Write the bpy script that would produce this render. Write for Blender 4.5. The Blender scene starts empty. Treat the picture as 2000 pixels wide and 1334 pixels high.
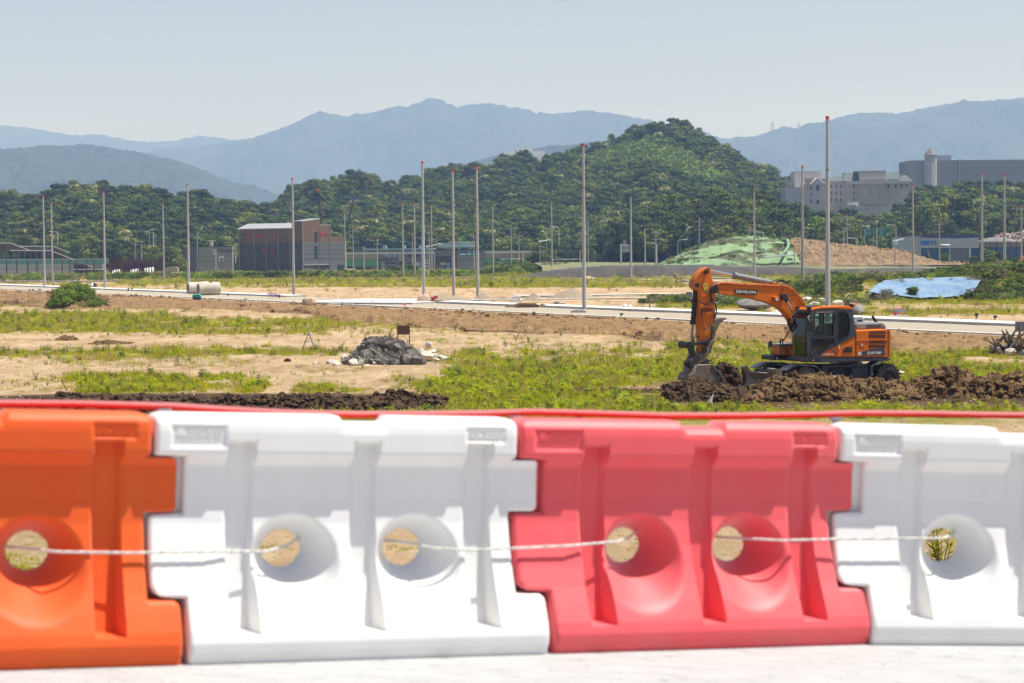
import bpy, bmesh, math, random
import numpy as np
from mathutils import Vector, Matrix, Quaternion
rad = math.radians
C = bpy.context.scene.collection
SC = bpy.context.scene
# ---------------------------------------------------------------- camera
HC = 5.1                      # eye height above the field
F = 4167.0                    # focal length in photo pixels (2000 wide)
PITCH, ROLL = math.atan(178 / F), 0.0085
CAM = Vector((0, 0, HC))
_f = Vector((0, math.cos(PITCH), -math.sin(PITCH)))
_u0 = Vector((0, math.sin(PITCH), math.cos(PITCH))); _r0 = Vector((1, 0, 0))
_r = _r0 * math.cos(ROLL) - _u0 * math.sin(ROLL)
_u = _u0 * math.cos(ROLL) + _r0 * math.sin(ROLL)
cam = bpy.data.objects.new('camera', bpy.data.cameras.new('camera')); C.objects.link(cam)
m = Matrix((_r, _u, -_f)).transposed().to_4x4(); m.translation = CAM
cam.matrix_world = m
cam.data.lens = 75; cam.data.sensor_width = 36
cam.data.clip_start = 0.1; cam.data.clip_end = 20000
cam.data.dof.use_dof = True; cam.data.dof.focus_distance = 79; cam.data.dof.aperture_fstop = 4.5
SC.camera = cam
# ---------------------------------------------------------------- light
SUN_EL, SUN_AZ = rad(68), rad(87)          # azimuth clockwise from +Y (straight ahead)
w = bpy.data.worlds.new('World'); SC.world = w; w.use_nodes = True
nt = w.node_tree; nt.nodes.clear()
sky = nt.nodes.new('ShaderNodeTexSky'); sky.sky_type = 'NISHITA'; sky.sun_disc = False
sky.sun_elevation = SUN_EL; sky.sun_rotation = SUN_AZ
sky.altitude = 50; sky.air_density = 1.0; sky.dust_density = 1.0; sky.ozone_density = 1.5
bg = nt.nodes.new('ShaderNodeBackground'); bg.inputs[1].default_value = 0.084
wo = nt.nodes.new('ShaderNodeOutputWorld')
hsv = nt.nodes.new('ShaderNodeHueSaturation'); hsv.inputs['Saturation'].default_value = .74; hsv.inputs['Value'].default_value = .92
nt.links.new(sky.outputs[0], hsv.inputs['Color'])
tint = nt.nodes.new('ShaderNodeMix'); tint.data_type = 'RGBA'; tint.blend_type = 'MULTIPLY'; tint.inputs[0].default_value = 1; tint.inputs[7].default_value = (1.0, .915, .94, 1)
nt.links.new(hsv.outputs[0], tint.inputs[6]); nt.links.new(tint.outputs[2], bg.inputs[0]); nt.links.new(bg.outputs[0], wo.inputs[0])
sd = bpy.data.lights.new('sun', 'SUN'); sd.energy = 4.6; sd.angle = rad(0.55); sd.color = (1.0, 0.975, 0.925)
sun = bpy.data.objects.new('sun', sd); C.objects.link(sun)
SDIR = Vector((math.sin(SUN_AZ) * math.cos(SUN_EL), math.cos(SUN_AZ) * math.cos(SUN_EL), math.sin(SUN_EL)))
sun.rotation_euler = SDIR.to_track_quat('Z', 'Y').to_euler(); sun.location = (20, -20, 60)
SC.view_settings.view_transform = 'Standard'; SC.view_settings.look = 'None'
SC.view_settings.exposure = 0.52; SC.view_settings.gamma = 1
SC.cycles.max_bounces = 6; SC.cycles.diffuse_bounces = 3; SC.cycles.glossy_bounces = 3
SC.cycles.transmission_bounces = 6; SC.cycles.transparent_max_bounces = 12; SC.cycles.volume_bounces = 1
SC.cycles.use_denoising = True
# ---------------------------------------------------------------- helpers
def ray(px, py):
    return _f + _r * ((px - 1000) / F) + _u * ((667 - py) / F)
def pix(px, py, Y):
    d = ray(px, py); return CAM + d * (Y / d.y)
def gnd(px, py, z=0.0):
    d = ray(px, py); return CAM + d * ((z - HC) / d.z)
def proj(P):
    v = Vector(P) - CAM; k = v.dot(_f)
    return 1000 + F * v.dot(_r) / k, 667 - F * v.dot(_u) / k
def projn(x, y, z):           # numpy version
    x = np.asarray(x, float); y = np.asarray(y, float); z = np.asarray(z, float) - HC
    k = x * _f.x + y * _f.y + z * _f.z
    k = np.where(k < 0.5, 0.5, k)
    return 1000 + F * (x * _r.x + y * _r.y + z * _r.z) / k, 667 - F * (x * _u.x + y * _u.y + z * _u.z) / k
def _h(ix, iy, s):
    n = (ix.astype(np.int64) * 374761393 + iy.astype(np.int64) * 668265263 + s * 974711) & 0x7fffffff
    n = ((n ^ (n >> 13)) * 1274126177) & 0x7fffffff
    n = n ^ (n >> 16)
    return (n & 0xffff) / 65535.0
def vnoise(x, y, s=0):
    x = np.asarray(x, float); y = np.asarray(y, float)
    ix = np.floor(x); iy = np.floor(y); fx = x - ix; fy = y - iy
    fx = fx * fx * (3 - 2 * fx); fy = fy * fy * (3 - 2 * fy)
    ix = ix.astype(int); iy = iy.astype(int)
    return (_h(ix, iy, s) * (1 - fx) + _h(ix + 1, iy, s) * fx) * (1 - fy) + (_h(ix, iy + 1, s) * (1 - fx) + _h(ix + 1, iy + 1, s) * fx) * fy
def fbm(x, y, o=4, s=0, g=0.5):
    a, t, r = 1.0, 0.0, 0.0
    for i in range(o):
        r = r + a * vnoise(x * 2 ** i, y * 2 ** i, s + i * 17); t += a; a *= g
    return r / t
def sstep(a, b, x):
    t = np.clip((np.asarray(x, float) - a) / (b - a), 0, 1); return t * t * (3 - 2 * t)
def interp(pts, x):
    return np.interp(x, [p[0] for p in pts], [p[1] for p in pts])

# ---- materials
def srgb(r, g, b):
    return tuple(((c / 255) / 12.92 if c / 255 <= 0.04045 else ((c / 255 + 0.055) / 1.055) ** 2.4) for c in (r, g, b))
MATS = {}
def mat(name, col, rough=0.6, metal=0.0, var=0.0, vscale=3.0, col2=None, bump=0.0, bscale=20.0, spec=0.5, alpha=1.0, emit=None, rnd=0.0, trans=0.0, coat=0.0, sheen=0.0, dirt=None, stretch=None):
    if name in MATS: return MATS[name]
    m = bpy.data.materials.new(name); m.use_nodes = True; MATS[name] = m
    n, l = m.node_tree.nodes, m.node_tree.links
    p = n['Principled BSDF']
    p.inputs['Roughness'].default_value = rough; p.inputs['Metallic'].default_value = metal
    p.inputs['Specular IOR Level'].default_value = spec
    p.inputs['Base Color'].default_value = (*col, 1)
    if coat: p.inputs['Coat Weight'].default_value = coat; p.inputs['Coat Roughness'].default_value = 0.25
    if sheen: p.inputs['Sheen Weight'].default_value = sheen; p.inputs['Sheen Roughness'].default_value = .6
    tc = n.new('ShaderNodeTexCoord'); src = tc.outputs['Object']
    if stretch:
        mp = n.new('ShaderNodeMapping'); mp.inputs['Scale'].default_value = stretch
        l.new(src, mp.inputs[0]); src = mp.outputs[0]
    out = None
    if var or col2:
        t = n.new('ShaderNodeTexNoise'); t.inputs['Scale'].default_value = vscale; t.inputs['Detail'].default_value = 6
        t.inputs['Roughness'].default_value = 0.65
        l.new(src, t.inputs[0])
        r = n.new('ShaderNodeMapRange'); r.inputs[1].default_value = 0.35; r.inputs[2].default_value = 0.65
        l.new(t.outputs[0], r.inputs[0])
        mx = n.new('ShaderNodeMix'); mx.data_type = 'RGBA'
        c2 = col2 or tuple(c * (1 - var) for c in col); c1 = col if col2 else tuple(min(1, c * (1 + var)) for c in col)
        mx.inputs[6].default_value = (*c1, 1); mx.inputs[7].default_value = (*c2, 1)
        l.new(r.outputs[0], mx.inputs[0]); out = mx.outputs[2]
    if dirt:
        t = n.new('ShaderNodeTexNoise'); t.inputs['Scale'].default_value = dirt[1]; t.inputs['Detail'].default_value = 8
        t.inputs['Roughness'].default_value = 0.75; l.new(tc.outputs['Object'], t.inputs[0])
        r = n.new('ShaderNodeMapRange'); r.inputs[1].default_value = dirt[2]; r.inputs[2].default_value = dirt[2] + 0.12
        l.new(t.outputs[0], r.inputs[0])
        mx = n.new('ShaderNodeMix'); mx.data_type = 'RGBA'
        if out: l.new(out, mx.inputs[6])
        else: mx.inputs[6].default_value = (*col, 1)
        mx.inputs[7].default_value = (*dirt[0], 1)
        l.new(r.outputs[0], mx.inputs[0]); out = mx.outputs[2]
    if rnd:
        oi = n.new('ShaderNodeObjectInfo'); hs = n.new('ShaderNodeHueSaturation')
        mr = n.new('ShaderNodeMapRange'); mr.inputs[3].default_value = 1 - rnd; mr.inputs[4].default_value = 1 + rnd
        l.new(oi.outputs['Random'], mr.inputs[0]); l.new(mr.outputs[0], hs.inputs['Value'])
        m2 = n.new('ShaderNodeMath'); m2.operation = 'MULTIPLY'; m2.inputs[1].default_value = 7.13
        m3 = n.new('ShaderNodeMath'); m3.operation = 'FRACT'
        l.new(oi.outputs['Random'], m2.inputs[0]); l.new(m2.outputs[0], m3.inputs[0])
        mh = n.new('ShaderNodeMapRange'); mh.inputs[3].default_value = 0.5 - rnd * 0.07; mh.inputs[4].default_value = 0.5 + rnd * 0.05
        l.new(m3.outputs[0], mh.inputs[0]); l.new(mh.outputs[0], hs.inputs['Hue'])
        if out: l.new(out, hs.inputs['Color'])
        else: hs.inputs['Color'].default_value = (*col, 1)
        out = hs.outputs[0]
    if out: l.new(out, p.inputs['Base Color'])
    if bump:
        t = n.new('ShaderNodeTexNoise'); t.inputs['Scale'].default_value = bscale; t.inputs['Detail'].default_value = 5
        l.new(src, t.inputs[0])
        b = n.new('ShaderNodeBump'); b.inputs['Strength'].default_value = min(1, bump); b.inputs['Distance'].default_value = 0.02 if bump <= 1 else 0.02 * bump
        l.new(t.outputs[0], b.inputs['Height']); l.new(b.outputs[0], p.inputs['Normal'])
    if alpha < 1: p.inputs['Alpha'].default_value = alpha
    if trans:
        # thin translucent leaf: diffuse + translucent
        tr = n.new('ShaderNodeBsdfTranslucent'); ms = n.new('ShaderNodeMixShader'); ms.inputs[0].default_value = trans
        if out: l.new(out, tr.inputs[0])
        else: tr.inputs[0].default_value = (*col, 1)
        l.new(p.outputs[0], ms.inputs[1]); l.new(tr.outputs[0], ms.inputs[2])
        l.new(ms.outputs[0], n['Material Output'].inputs[0])
    return m
def glass(name, tint, op=0.75, rough=0.05):
    """tinted pane: transparent mixed with a glossy dark pane"""
    if name in MATS: return MATS[name]
    m = bpy.data.materials.new(name); m.use_nodes = True; MATS[name] = m
    n, l = m.node_tree.nodes, m.node_tree.links; n.remove(n['Principled BSDF'])
    tr = n.new('ShaderNodeBsdfTransparent'); tr.inputs[0].default_value = (*tint, 1)
    g = n.new('ShaderNodeBsdfGlossy'); g.inputs['Roughness'].default_value = rough; g.inputs[0].default_value = (0.9, 0.95, 1, 1)
    fr = n.new('ShaderNodeFresnel'); fr.inputs[0].default_value = 1.5
    ms = n.new('ShaderNodeMixShader'); l.new(fr.outputs[0], ms.inputs[0]); l.new(tr.outputs[0], ms.inputs[1]); l.new(g.outputs[0], ms.inputs[2])
    l.new(ms.outputs[0], n['Material Output'].inputs[0]); return m

# ---- objects
def thing(name, label, cat, loc=(0, 0, 0), group=None):
    o = bpy.data.objects.new(name, None); C.objects.link(o); o.location = loc; o.empty_display_size = 0.2
    return tag(o, label, cat, group)
def tag(o, label, cat, group=None, kind=None):
    if label: o['label'] = label
    if cat: o['category'] = cat
    if group: o['group'] = group
    if kind: o['kind'] = kind
    return o
def copy_tree(o, parent=None):
    c = o.copy(); C.objects.link(c)
    if parent: c.parent = parent
    for ch in list(o.children): copy_tree(ch, c)
    return c
def place(o, mlist, parent=None):
    C.objects.link(o)
    for mm in (mlist if isinstance(mlist, (list, tuple)) else [mlist]): o.data.materials.append(mm)
    if parent:
        o.parent = parent
        top = parent
        while top.parent: top = top.parent
        if top is parent: o.location = -Vector(parent.location)
    return o
class MB:
    def __init__(s): s.v = []; s.f = []; s.m = []
    def add(s, vs, fs, mi=0):
        b = len(s.v); s.v += [tuple(v) for v in vs]; s.f += [tuple(i + b for i in f) for f in fs]; s.m += [mi] * len(fs)
    def box(s, c, sz, mi=0, rot=None):
        c = Vector(c); h = Vector(sz) / 2; vs = []
        for i in range(8):
            p = Vector((h.x * (1 if i & 1 else -1), h.y * (1 if i & 2 else -1), h.z * (1 if i & 4 else -1)))
            if rot is not None: p = rot @ p
            vs.append(c + p)
        s.add(vs, [(0, 2, 3, 1), (4, 5, 7, 6), (0, 1, 5, 4), (2, 6, 7, 3), (0, 4, 6, 2), (1, 3, 7, 5)], mi)
    def prism(s, pts, vec, mi=0):
        n = len(pts); vec = Vector(vec); pts = [Vector(p) for p in pts]
        nrm = Vector((0, 0, 0))
        for i in range(n): nrm += pts[i].cross(pts[(i + 1) % n])
        if nrm.dot(vec) > 0: pts = pts[::-1]
        s.add(pts + [p + vec for p in pts], [tuple(range(n)), tuple(range(2 * n - 1, n - 1, -1))] + [(i, i + n, (i + 1) % n + n, (i + 1) % n) for i in range(n)], mi)
    def cyl(s, a, b, r0, r1=None, n=12, mi=0, caps=True):
        a = Vector(a); b = Vector(b); r1 = r0 if r1 is None else r1
        d = (b - a).normalized(); q = d.orthogonal().normalized(); w_ = d.cross(q)
        vs = []
        for P, r in ((a, r0), (b, r1)):
            for i in range(n):
                t = 2 * math.pi * i / n; vs.append(P + (q * math.cos(t) + w_ * math.sin(t)) * r)
        fs = [(i, (i + 1) % n, (i + 1) % n + n, i + n) for i in range(n)]
        if caps: fs += [tuple(range(n - 1, -1, -1)), tuple(range(n, 2 * n))]
        s.add(vs, fs, mi)
    def tube(s, pts, r, n=6, mi=0):
        pts = [Vector(p) for p in pts]; rs = r if isinstance(r, (list, tuple)) else [r] * len(pts)
        vs = []; q = None
        for k, P in enumerate(pts):
            d = (pts[min(k + 1, len(pts) - 1)] - pts[max(k - 1, 0)]).normalized()
            if q is None: q = d.orthogonal().normalized()
            q = (q - d * q.dot(d)).normalized(); w_ = d.cross(q)
            for i in range(n):
                t = 2 * math.pi * i / n; vs.append(P + (q * math.cos(t) + w_ * math.sin(t)) * rs[k])
        fs = [(k * n + i, k * n + (i + 1) % n, (k + 1) * n + (i + 1) % n, (k + 1) * n + i) for k in range(len(pts) - 1) for i in range(n)]
        fs += [tuple(range(n - 1, -1, -1)), tuple(range((len(pts) - 1) * n, len(pts) * n))]
        s.add(vs, fs, mi)
    def rock(s, c, sz, rng, mi=0, sub=1, rough=0.25):
        bm = bmesh.new(); bmesh.ops.create_icosphere(bm, subdivisions=sub, radius=1)
        rot = Quaternion((rng.gauss(0, 1), rng.gauss(0, 1), rng.gauss(0, 1), rng.gauss(0, 1))).normalized()
        vs = []
        sz = Vector(sz) if hasattr(sz, '__len__') else Vector((sz, sz, sz))
        for v in bm.verts:
            p = v.co * (1 + rng.uniform(-rough, rough)); p = rot @ Vector((p.x, p.y * .8, p.z * .75))
            vs.append(Vector(c) + Vector((p.x * sz.x, p.y * sz.y, p.z * sz.z)))
        s.add(vs, [tuple(v.index for v in f.verts) for f in bm.faces], mi); bm.free()
    def build(s, name, mats, parent=None, smooth=None, bevel=0):
        me = bpy.data.meshes.new(name); me.from_pydata(s.v, [], s.f); me.update()
        if any(s.m): me.polygons.foreach_set('material_index', s.m)
        if smooth is not None:
            me.polygons.foreach_set('use_smooth', [True] * len(me.polygons))
            if smooth < 180: me.set_sharp_from_angle(angle=rad(smooth))
        o = place(bpy.data.objects.new(name, me), mats, parent)
        if bevel:
            b = o.modifiers.new('bevel', 'BEVEL'); b.width = bevel; b.segments = 2; b.limit_method = 'ANGLE'; b.angle_limit = rad(35)
        return o
def gridmesh(name, P, mats, parent=None, attrs=None, smooth=True, mi=None):
    """P: (n,m,3) array"""
    n, mm = P.shape[:2]
    me = bpy.data.meshes.new(name); me.vertices.add(n * mm); me.vertices.foreach_set('co', P.reshape(-1).astype(np.float32))
    i = np.arange(n - 1)[:, None] * mm + np.arange(mm - 1)[None, :]
    q = np.stack([i, i + 1, i + mm + 1, i + mm], -1).reshape(-1, 4)
    me.loops.add(q.size); me.loops.foreach_set('vertex_index', q.reshape(-1).astype(np.int32))
    me.polygons.add(len(q)); me.polygons.foreach_set('loop_start', (np.arange(len(q)) * 4).astype(np.int32))
    me.polygons.foreach_set('use_smooth', np.full(len(q), smooth))
    me.update(calc_edges=True); me.validate()
    for k, a in (attrs or {}).items():
        at = me.attributes.new(k, 'FLOAT', 'POINT'); at.data.foreach_set('value', a.reshape(-1).astype(np.float32))
    return place(bpy.data.objects.new(name, me), mats, parent)
def text(s, pos, xd, ud, size, m_, parent, name='lettering', ext=0.003, ax='CENTER', shear=0.0, off=0.0, sx=1.0, local=False):
    cu = bpy.data.curves.new(name, 'FONT'); cu.body = s; cu.size = size; cu.extrude = ext; cu.align_x = ax; cu.align_y = 'CENTER'
    cu.shear = shear; cu.offset = off; cu.resolution_u = 3
    cu.materials.append(m_); tmp = bpy.data.objects.new('tmp', cu); C.objects.link(tmp); bpy.context.view_layer.update()
    me = bpy.data.meshes.new_from_object(tmp, depsgraph=bpy.context.evaluated_depsgraph_get()); bpy.data.objects.remove(tmp); bpy.data.curves.remove(cu)
    o = bpy.data.objects.new(name, me); C.objects.link(o)
    if not me.materials: me.materials.append(m_)
    xd = Vector(xd).normalized(); ud = Vector(ud); ud = (ud - xd * ud.dot(xd)).normalized()
    mm = Matrix((xd * sx, ud, xd.cross(ud))).transposed().to_4x4(); mm.translation = Vector(pos)
    if local: o.parent = parent; o.matrix_basis = mm; return o
    o.parent = parent
    base = Vector(parent.location) if parent.type == 'EMPTY' else Vector((0, 0, 0))
    o.matrix_basis = Matrix.Translation(-base) @ mm
    return o
# ================================================================ near road, barriers
ALPHA_T = ray(10957, 975).normalized()                      # direction of the barrier row (runs away to the right, downhill)
TH = Vector((ALPHA_T.x, ALPHA_T.y, 0)).normalized(); NH = Vector((-TH.y, TH.x, 0))   # NH: away from the camera
KSL = ALPHA_T.z / math.hypot(ALPHA_T.x, ALPHA_T.y)
UPB = (Vector((0, 0, 1)) - ALPHA_T * ALPHA_T.z).normalized()
P0 = pix(303, 808, 8.42) - UPB * .975 + NH * .10                          # foot of the joint between the orange and the first white unit
def roadz(x, y):
    return P0.z + KSL * ((x - P0.x) * TH.x + (y - P0.y) * TH.y)
def gz(x, y):                                                # height of the ground everywhere near the site
    x = np.asarray(x, float); y = np.asarray(y, float)
    s = (x - P0.x) * NH.x + (y - P0.y) * NH.y
    rz = roadz(x, y) - 0.06
    slope = rz - np.clip(s - 0.75, 0, None) * 0.42
    fld = (fbm(x * .08, y * .08, 3, 5) - .5) * .35 * sstep(20, 40, y) + (fbm(x * 1.1, y * 1.1, 3, 9) - .5) * .07
    near = np.where(s < 0.75, rz, slope)
    z = np.maximum(near, fld) * (y < 40) + fld * (y >= 40)
    # spoil plateau on the right, far bank
    px = x / np.maximum(y, 1) * F + 1000
    z = z + MOUND(x, y)
    return z
def MOUND(x, y):
    # overgrown mound behind the road on the right, and the ground rising beyond the site
    m1 = 1.65 * sstep(203, 211, y) * (1 - sstep(232, 250, y)) * sstep(22, 36, x - (y - 205) * .1)
    m1 += 1.1 * sstep(200, 212, y) * (1 - sstep(228, 246, y)) * sstep(43, 50, x)
    m1 += .6 * (1 - sstep(186, 200, np.abs(y - 400) * 1.0 + 0)) * 0
    return m1 * (0.85 + 0.3 * fbm(x * .3, y * .3, 3, 21))
def gzs(x, y): return float(gz(np.array([x]), np.array([y]))[0])
# ---- paved road top
m_conc_road = mat('road_concrete', (.47, .48, .485), .9, var=.10, vscale=3.5, col2=(.40, .405, .41), bump=.4, bscale=40, spec=.2, dirt=((.25, .26, .27), 11.0, .56), stretch=(1, 3.5, 1))
us = np.linspace(-9, 16, 120); vs_ = np.linspace(-14, .7, 60)
U, V = np.meshgrid(us, vs_, indexing='ij')
Xr = P0.x + TH.x * U + NH.x * V; Yr = P0.y + TH.y * U + NH.y * V
o = gridmesh('road', np.stack([Xr, Yr, roadz(Xr, Yr)], -1), m_conc_road); tag(o, None, None, kind='structure')
# ---- barrier unit mesh (heightfield on both faces around an interlocking outline)
def barrier_mesh():
    dz = 0.008
    zs = list(np.arange(0, 1.0001, dz))
    for b in (.25, .595, .82): zs += [b - .0005, b + .0005]
    zs = np.array(sorted(set(np.round(zs, 5)))); xs = np.arange(-0.03, 1.66, 0.0085)
    def rnd_(d, r):  # rounding of an outside corner near a step: distance above/below it
        t = np.clip(1 - d / r, 0, 1); return r * (1 - np.sqrt(np.clip(1 - t * t, 0, 1)))
    def XR(z):
        if z >= .82: return 1.490 - rnd_(z - .82, .02) - rnd_(1 - z, .035)
        if z >= .595: return 1.603 - rnd_(z - .595, .025) - rnd_(.82 - z, .03)
        if z >= .25: return 1.478
        return 1.600 - rnd_(.25 - z, .03)
    def XL(z):
        if z >= .83: return .006 + rnd_(1 - z, .035)
        if z >= .585: return .128
        if z >= .262: return -.006 + rnd_(z - .262, .05) + rnd_(.585 - z, .02)
        return .125
    Dz = [(0, .255), (.028, .262), (.04, .27), (.085, .272), (.13, .258), (.2, .222), (.28, .178), (.36, .14), (.45, .104), (.55, .077), (.65, .064), (.79, .058), (.83, .102), (.845, .110), (.93, .108), (.965, .102), (.985, .085), (1, .065)]
    Gz = [(0, .2), (.12, .135), (.2, .108), (.3, .082), (.4, .063), (.5, .05), (.65, .042), (.9, .04), (1, .04)]
    n, mcol = len(zs), len(xs)
    xl = np.array([XL(z) for z in zs]); xr = np.array([XR(z) for z in zs])
    X = np.clip(np.repeat(xs[None, :], n, 0), xl[:, None], xr[:, None]); Z = np.repeat(zs[:, None], mcol, 1)
    holes = [(.562, .425, .080), (1.068, .425, .080)]
    for hx, hz, R in holes:                                    # snap vertices to the rim circle
        d = np.hypot(X - hx, Z - hz); k = np.abs(d - R) < .0046
        X = np.where(k, hx + (X - hx) / np.maximum(d, 1e-6) * R, X); Z = np.where(k, hz + (Z - hz) / np.maximum(d, 1e-6) * R, Z)
    D = interp(Dz, Z); G = interp(Gz, Z)
    for gx in (.345, .850, 1.330):
        wgt = sstep(.056, .043, np.abs(X - gx)) * sstep(.112, .118, Z) * sstep(.892, .878, Z)
        D = D * (1 - wgt) + np.minimum(D, G) * wgt
    for (x0, x1, z0, z1, dp) in ((.07, .275, .868, .955, .010), (1.27, 1.43, .898, .957, .010)):
        wgt = sstep(x0 - .006, x0 + .004, X) * sstep(x1 + .006, x1 - .004, X) * sstep(z0 - .006, z0 + .004, Z) * sstep(z1 + .006, z1 - .004, Z)
        D = D - dp * wgt
    dh = np.minimum(*[np.clip(np.hypot(X - hx, (Z - hz)) - R, 0, None) for hx, hz, R in holes])
    # outline rounding
    dist = np.minimum(X - xl[:, None], xr[:, None] - X)
    for zb, xa, xb in ((.82, 1.478, 1.61),(.595, 1.478, 1.61),(.25, 1.478, 1.61)):
        inx = (X > xa)
        dist = np.where(inx, np.minimum(dist, np.abs(Z - zb) + .002), dist)
    for zb in (.83, .585, .262):
        inx = (X < .128) & (X > xl[:, None] - 1)
        dist = np.where(inx, np.minimum(dist, np.abs(Z - zb) + .002), dist)
    rr = .016; t = np.clip(1 - dist / rr, 0, 1); D = D - rr * (1 - np.sqrt(np.clip(1 - t * t, 0, 1)))
    D = np.maximum(D, .002); k = .028; TB = .085                   # throat of the funnels lies behind the middle plane
    fn = -TB + 1.30 * dh + .24 * np.sqrt(dh); hh = np.clip(.5 + .5 * (D - fn) / k, 0, 1); DF = np.where(dh < .2, D * (1 - hh) + fn * hh - k * hh * (1 - hh), D); DF = np.where(dh <= 0, -TB, DF)
    fb = TB + 1.0 * dh; DB = np.where(dh < .1, np.maximum(np.minimum(D, fb), .002), D); DB = np.where(dh <= 0, TB, DB); DB = np.maximum(DB, -DF + .0)
    top = .028 * sstep(.735, .76, X) * sstep(.955, .93, X) * sstep(.90, 1.0, Z); Zf = Z - top
    A = np.stack([X, -DF, Zf], -1); B = np.stack([X, DB, Zf], -1)
    V = np.concatenate([A.reshape(-1, 3), B.reshape(-1, 3)]) * np.array([1.047, 1, .975]); N = n * mcol
    cx = (X[:-1, :-1] + X[1:, 1:] + X[:-1, 1:] + X[1:, :-1]) / 4; cz = (Z[:-1, :-1] + Z[1:, 1:] + Z[:-1, 1:] + Z[1:, :-1]) / 4
    ok = np.ones_like(cx, bool)
    for hx, hz, R in holes: ok &= np.hypot(cx - hx, cz - hz) > R - .0012
    wd = np.maximum(np.abs(X[:-1, 1:] - X[:-1, :-1]), np.abs(X[1:, 1:] - X[1:, :-1])); ok &= wd > 1e-6
    idx = np.arange(n - 1)[:, None] * mcol + np.arange(mcol - 1)[None, :]
    i = idx[ok]
    fr = np.stack([i, i + 1, i + mcol + 1, i + mcol], -1); bk = np.stack([i + N, i + mcol + N, i + mcol + 1 + N, i + 1 + N], -1)
    fs = [tuple(q) for q in fr] + [tuple(q) for q in bk]
    for r in range(n - 1):                                     # side walls
        for c, fl in ((0, 0), (mcol - 1, 1)):
            a, b = r * mcol + c, (r + 1) * mcol + c
            fs.append((a, b, b + N, a + N) if not fl else (a, a + N, b + N, b))
    for c in range(mcol - 1):                                  # top and bottom
        if abs(X[-1, c + 1] - X[-1, c]) > 1e-6:
            a = (n - 1) * mcol + c; fs.append((a, a + 1, a + 1 + N, a + N))
        if abs(X[0, c + 1] - X[0, c]) > 1e-6: fs.append((c + 1, c, c + N, c + 1 + N))
    me = bpy.data.meshes.new('barrier_shell'); me.from_pydata(V.tolist(), [], fs)
    bm = bmesh.new(); bm.from_mesh(me); bmesh.ops.remove_doubles(bm, verts=bm.verts, dist=.0003)
    bmesh.ops.dissolve_degenerate(bm, dist=.0002, edges=bm.edges); bmesh.ops.recalc_face_normals(bm, faces=bm.faces)
    # inner tongue that joins the neighbour
    bm.to_mesh(me); bm.free()
    me.polygons.foreach_set('use_smooth', [True] * len(me.polygons)); me.set_sharp_from_angle(angle=rad(50))
    return me
BSHELL = barrier_mesh()
def plastic(name, c, c2, rough=.42, scuff=(.9, .88, .86), spec=.7, sheen=0.0):
    m_ = mat(name, c, rough, col2=c2, vscale=2.2, bump=.10, bscale=9, coat=.0, spec=spec, sheen=sheen, stretch=(1, 1, .35), dirt=(scuff, 9.0, .655))
    p = m_.node_tree.nodes['Principled BSDF']
    p.inputs['Subsurface Weight'].default_value = 0.0
    return m_
m_white = plastic('white_plastic', (.85, .845, .83), (.79, .785, .77), scuff=(.68, .65, .58))
m_red = plastic('faded_red_plastic', (.83, .045, .060), (.78, .07, .085), rough=.55, sheen=.35, scuff=(.80, .25, .27))
m_org = plastic('orange_plastic', (.80, .085, .002), (.76, .105, .004), rough=.55, spec=.35, sheen=.15, scuff=(.8, .20, .06))
BROT = Matrix((ALPHA_T, (UPB.cross(ALPHA_T)).normalized(), UPB)).transposed().to_4x4()
def barrier(k, m_, lab):
    org = P0 + ALPHA_T * (1.57 * k + (.022 if k == 2 else 0))
    root = thing('road_barrier', lab, 'barrier', org, 'water-filled plastic road barriers in a row')
    root.rotation_euler = (BROT @ Matrix.Rotation(rad(-10.5 if k == 2 else 0), 4, 'Z')).to_euler()
    sh = bpy.data.objects.new('shell', BSHELL.copy()); C.objects.link(sh); sh.parent = root; sh.data.materials.append(m_)
    for bx in (((.02, 0, .42), (.30, .045, .80)), ((1.60, 0, .42), (.22, .03, .76))):
        b = MB(); b.box(*bx); q = b.build('coupling_tongue', m_, None); q.parent = root
    for s, x, z, size in (('RB-3000', 1.35, .927, .043), ('신도산업', .195, .925, .040)):
        text(s, (x * 1.047, -.0985, z * .975), (1, 0, 0), (0, 0, 1), size, m_, root, ext=.0035, off=.0006, local=True)
    b = MB(); b.cyl((.105, -.096, .905), (.105, -.102, .905), .016, n=16); b.cyl((.125, -.096, .896), (.125, -.103, .896), .009, n=12)
    for j in range(9): b.box((.09 + j * .02, -.0985, .868), (.012, .004, .008))
    q = b.build('maker_mark', m_, None); q.parent = root
    return root
barrier(-1, m_org, 'bright orange plastic road barrier at the left end of the row')
barrier(0, m_white, 'white plastic road barrier between the orange and the red barriers')
barrier(1, m_red, 'faded red plastic road barrier between two white ones')
barrier(2, m_white, 'white plastic road barrier right of the red one, cut off by the picture edge')
def bloc(x, y, z):  # row coordinates (x along row from joint 0) to world
    return P0 + ALPHA_T * x + NH * y + UPB * z
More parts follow.
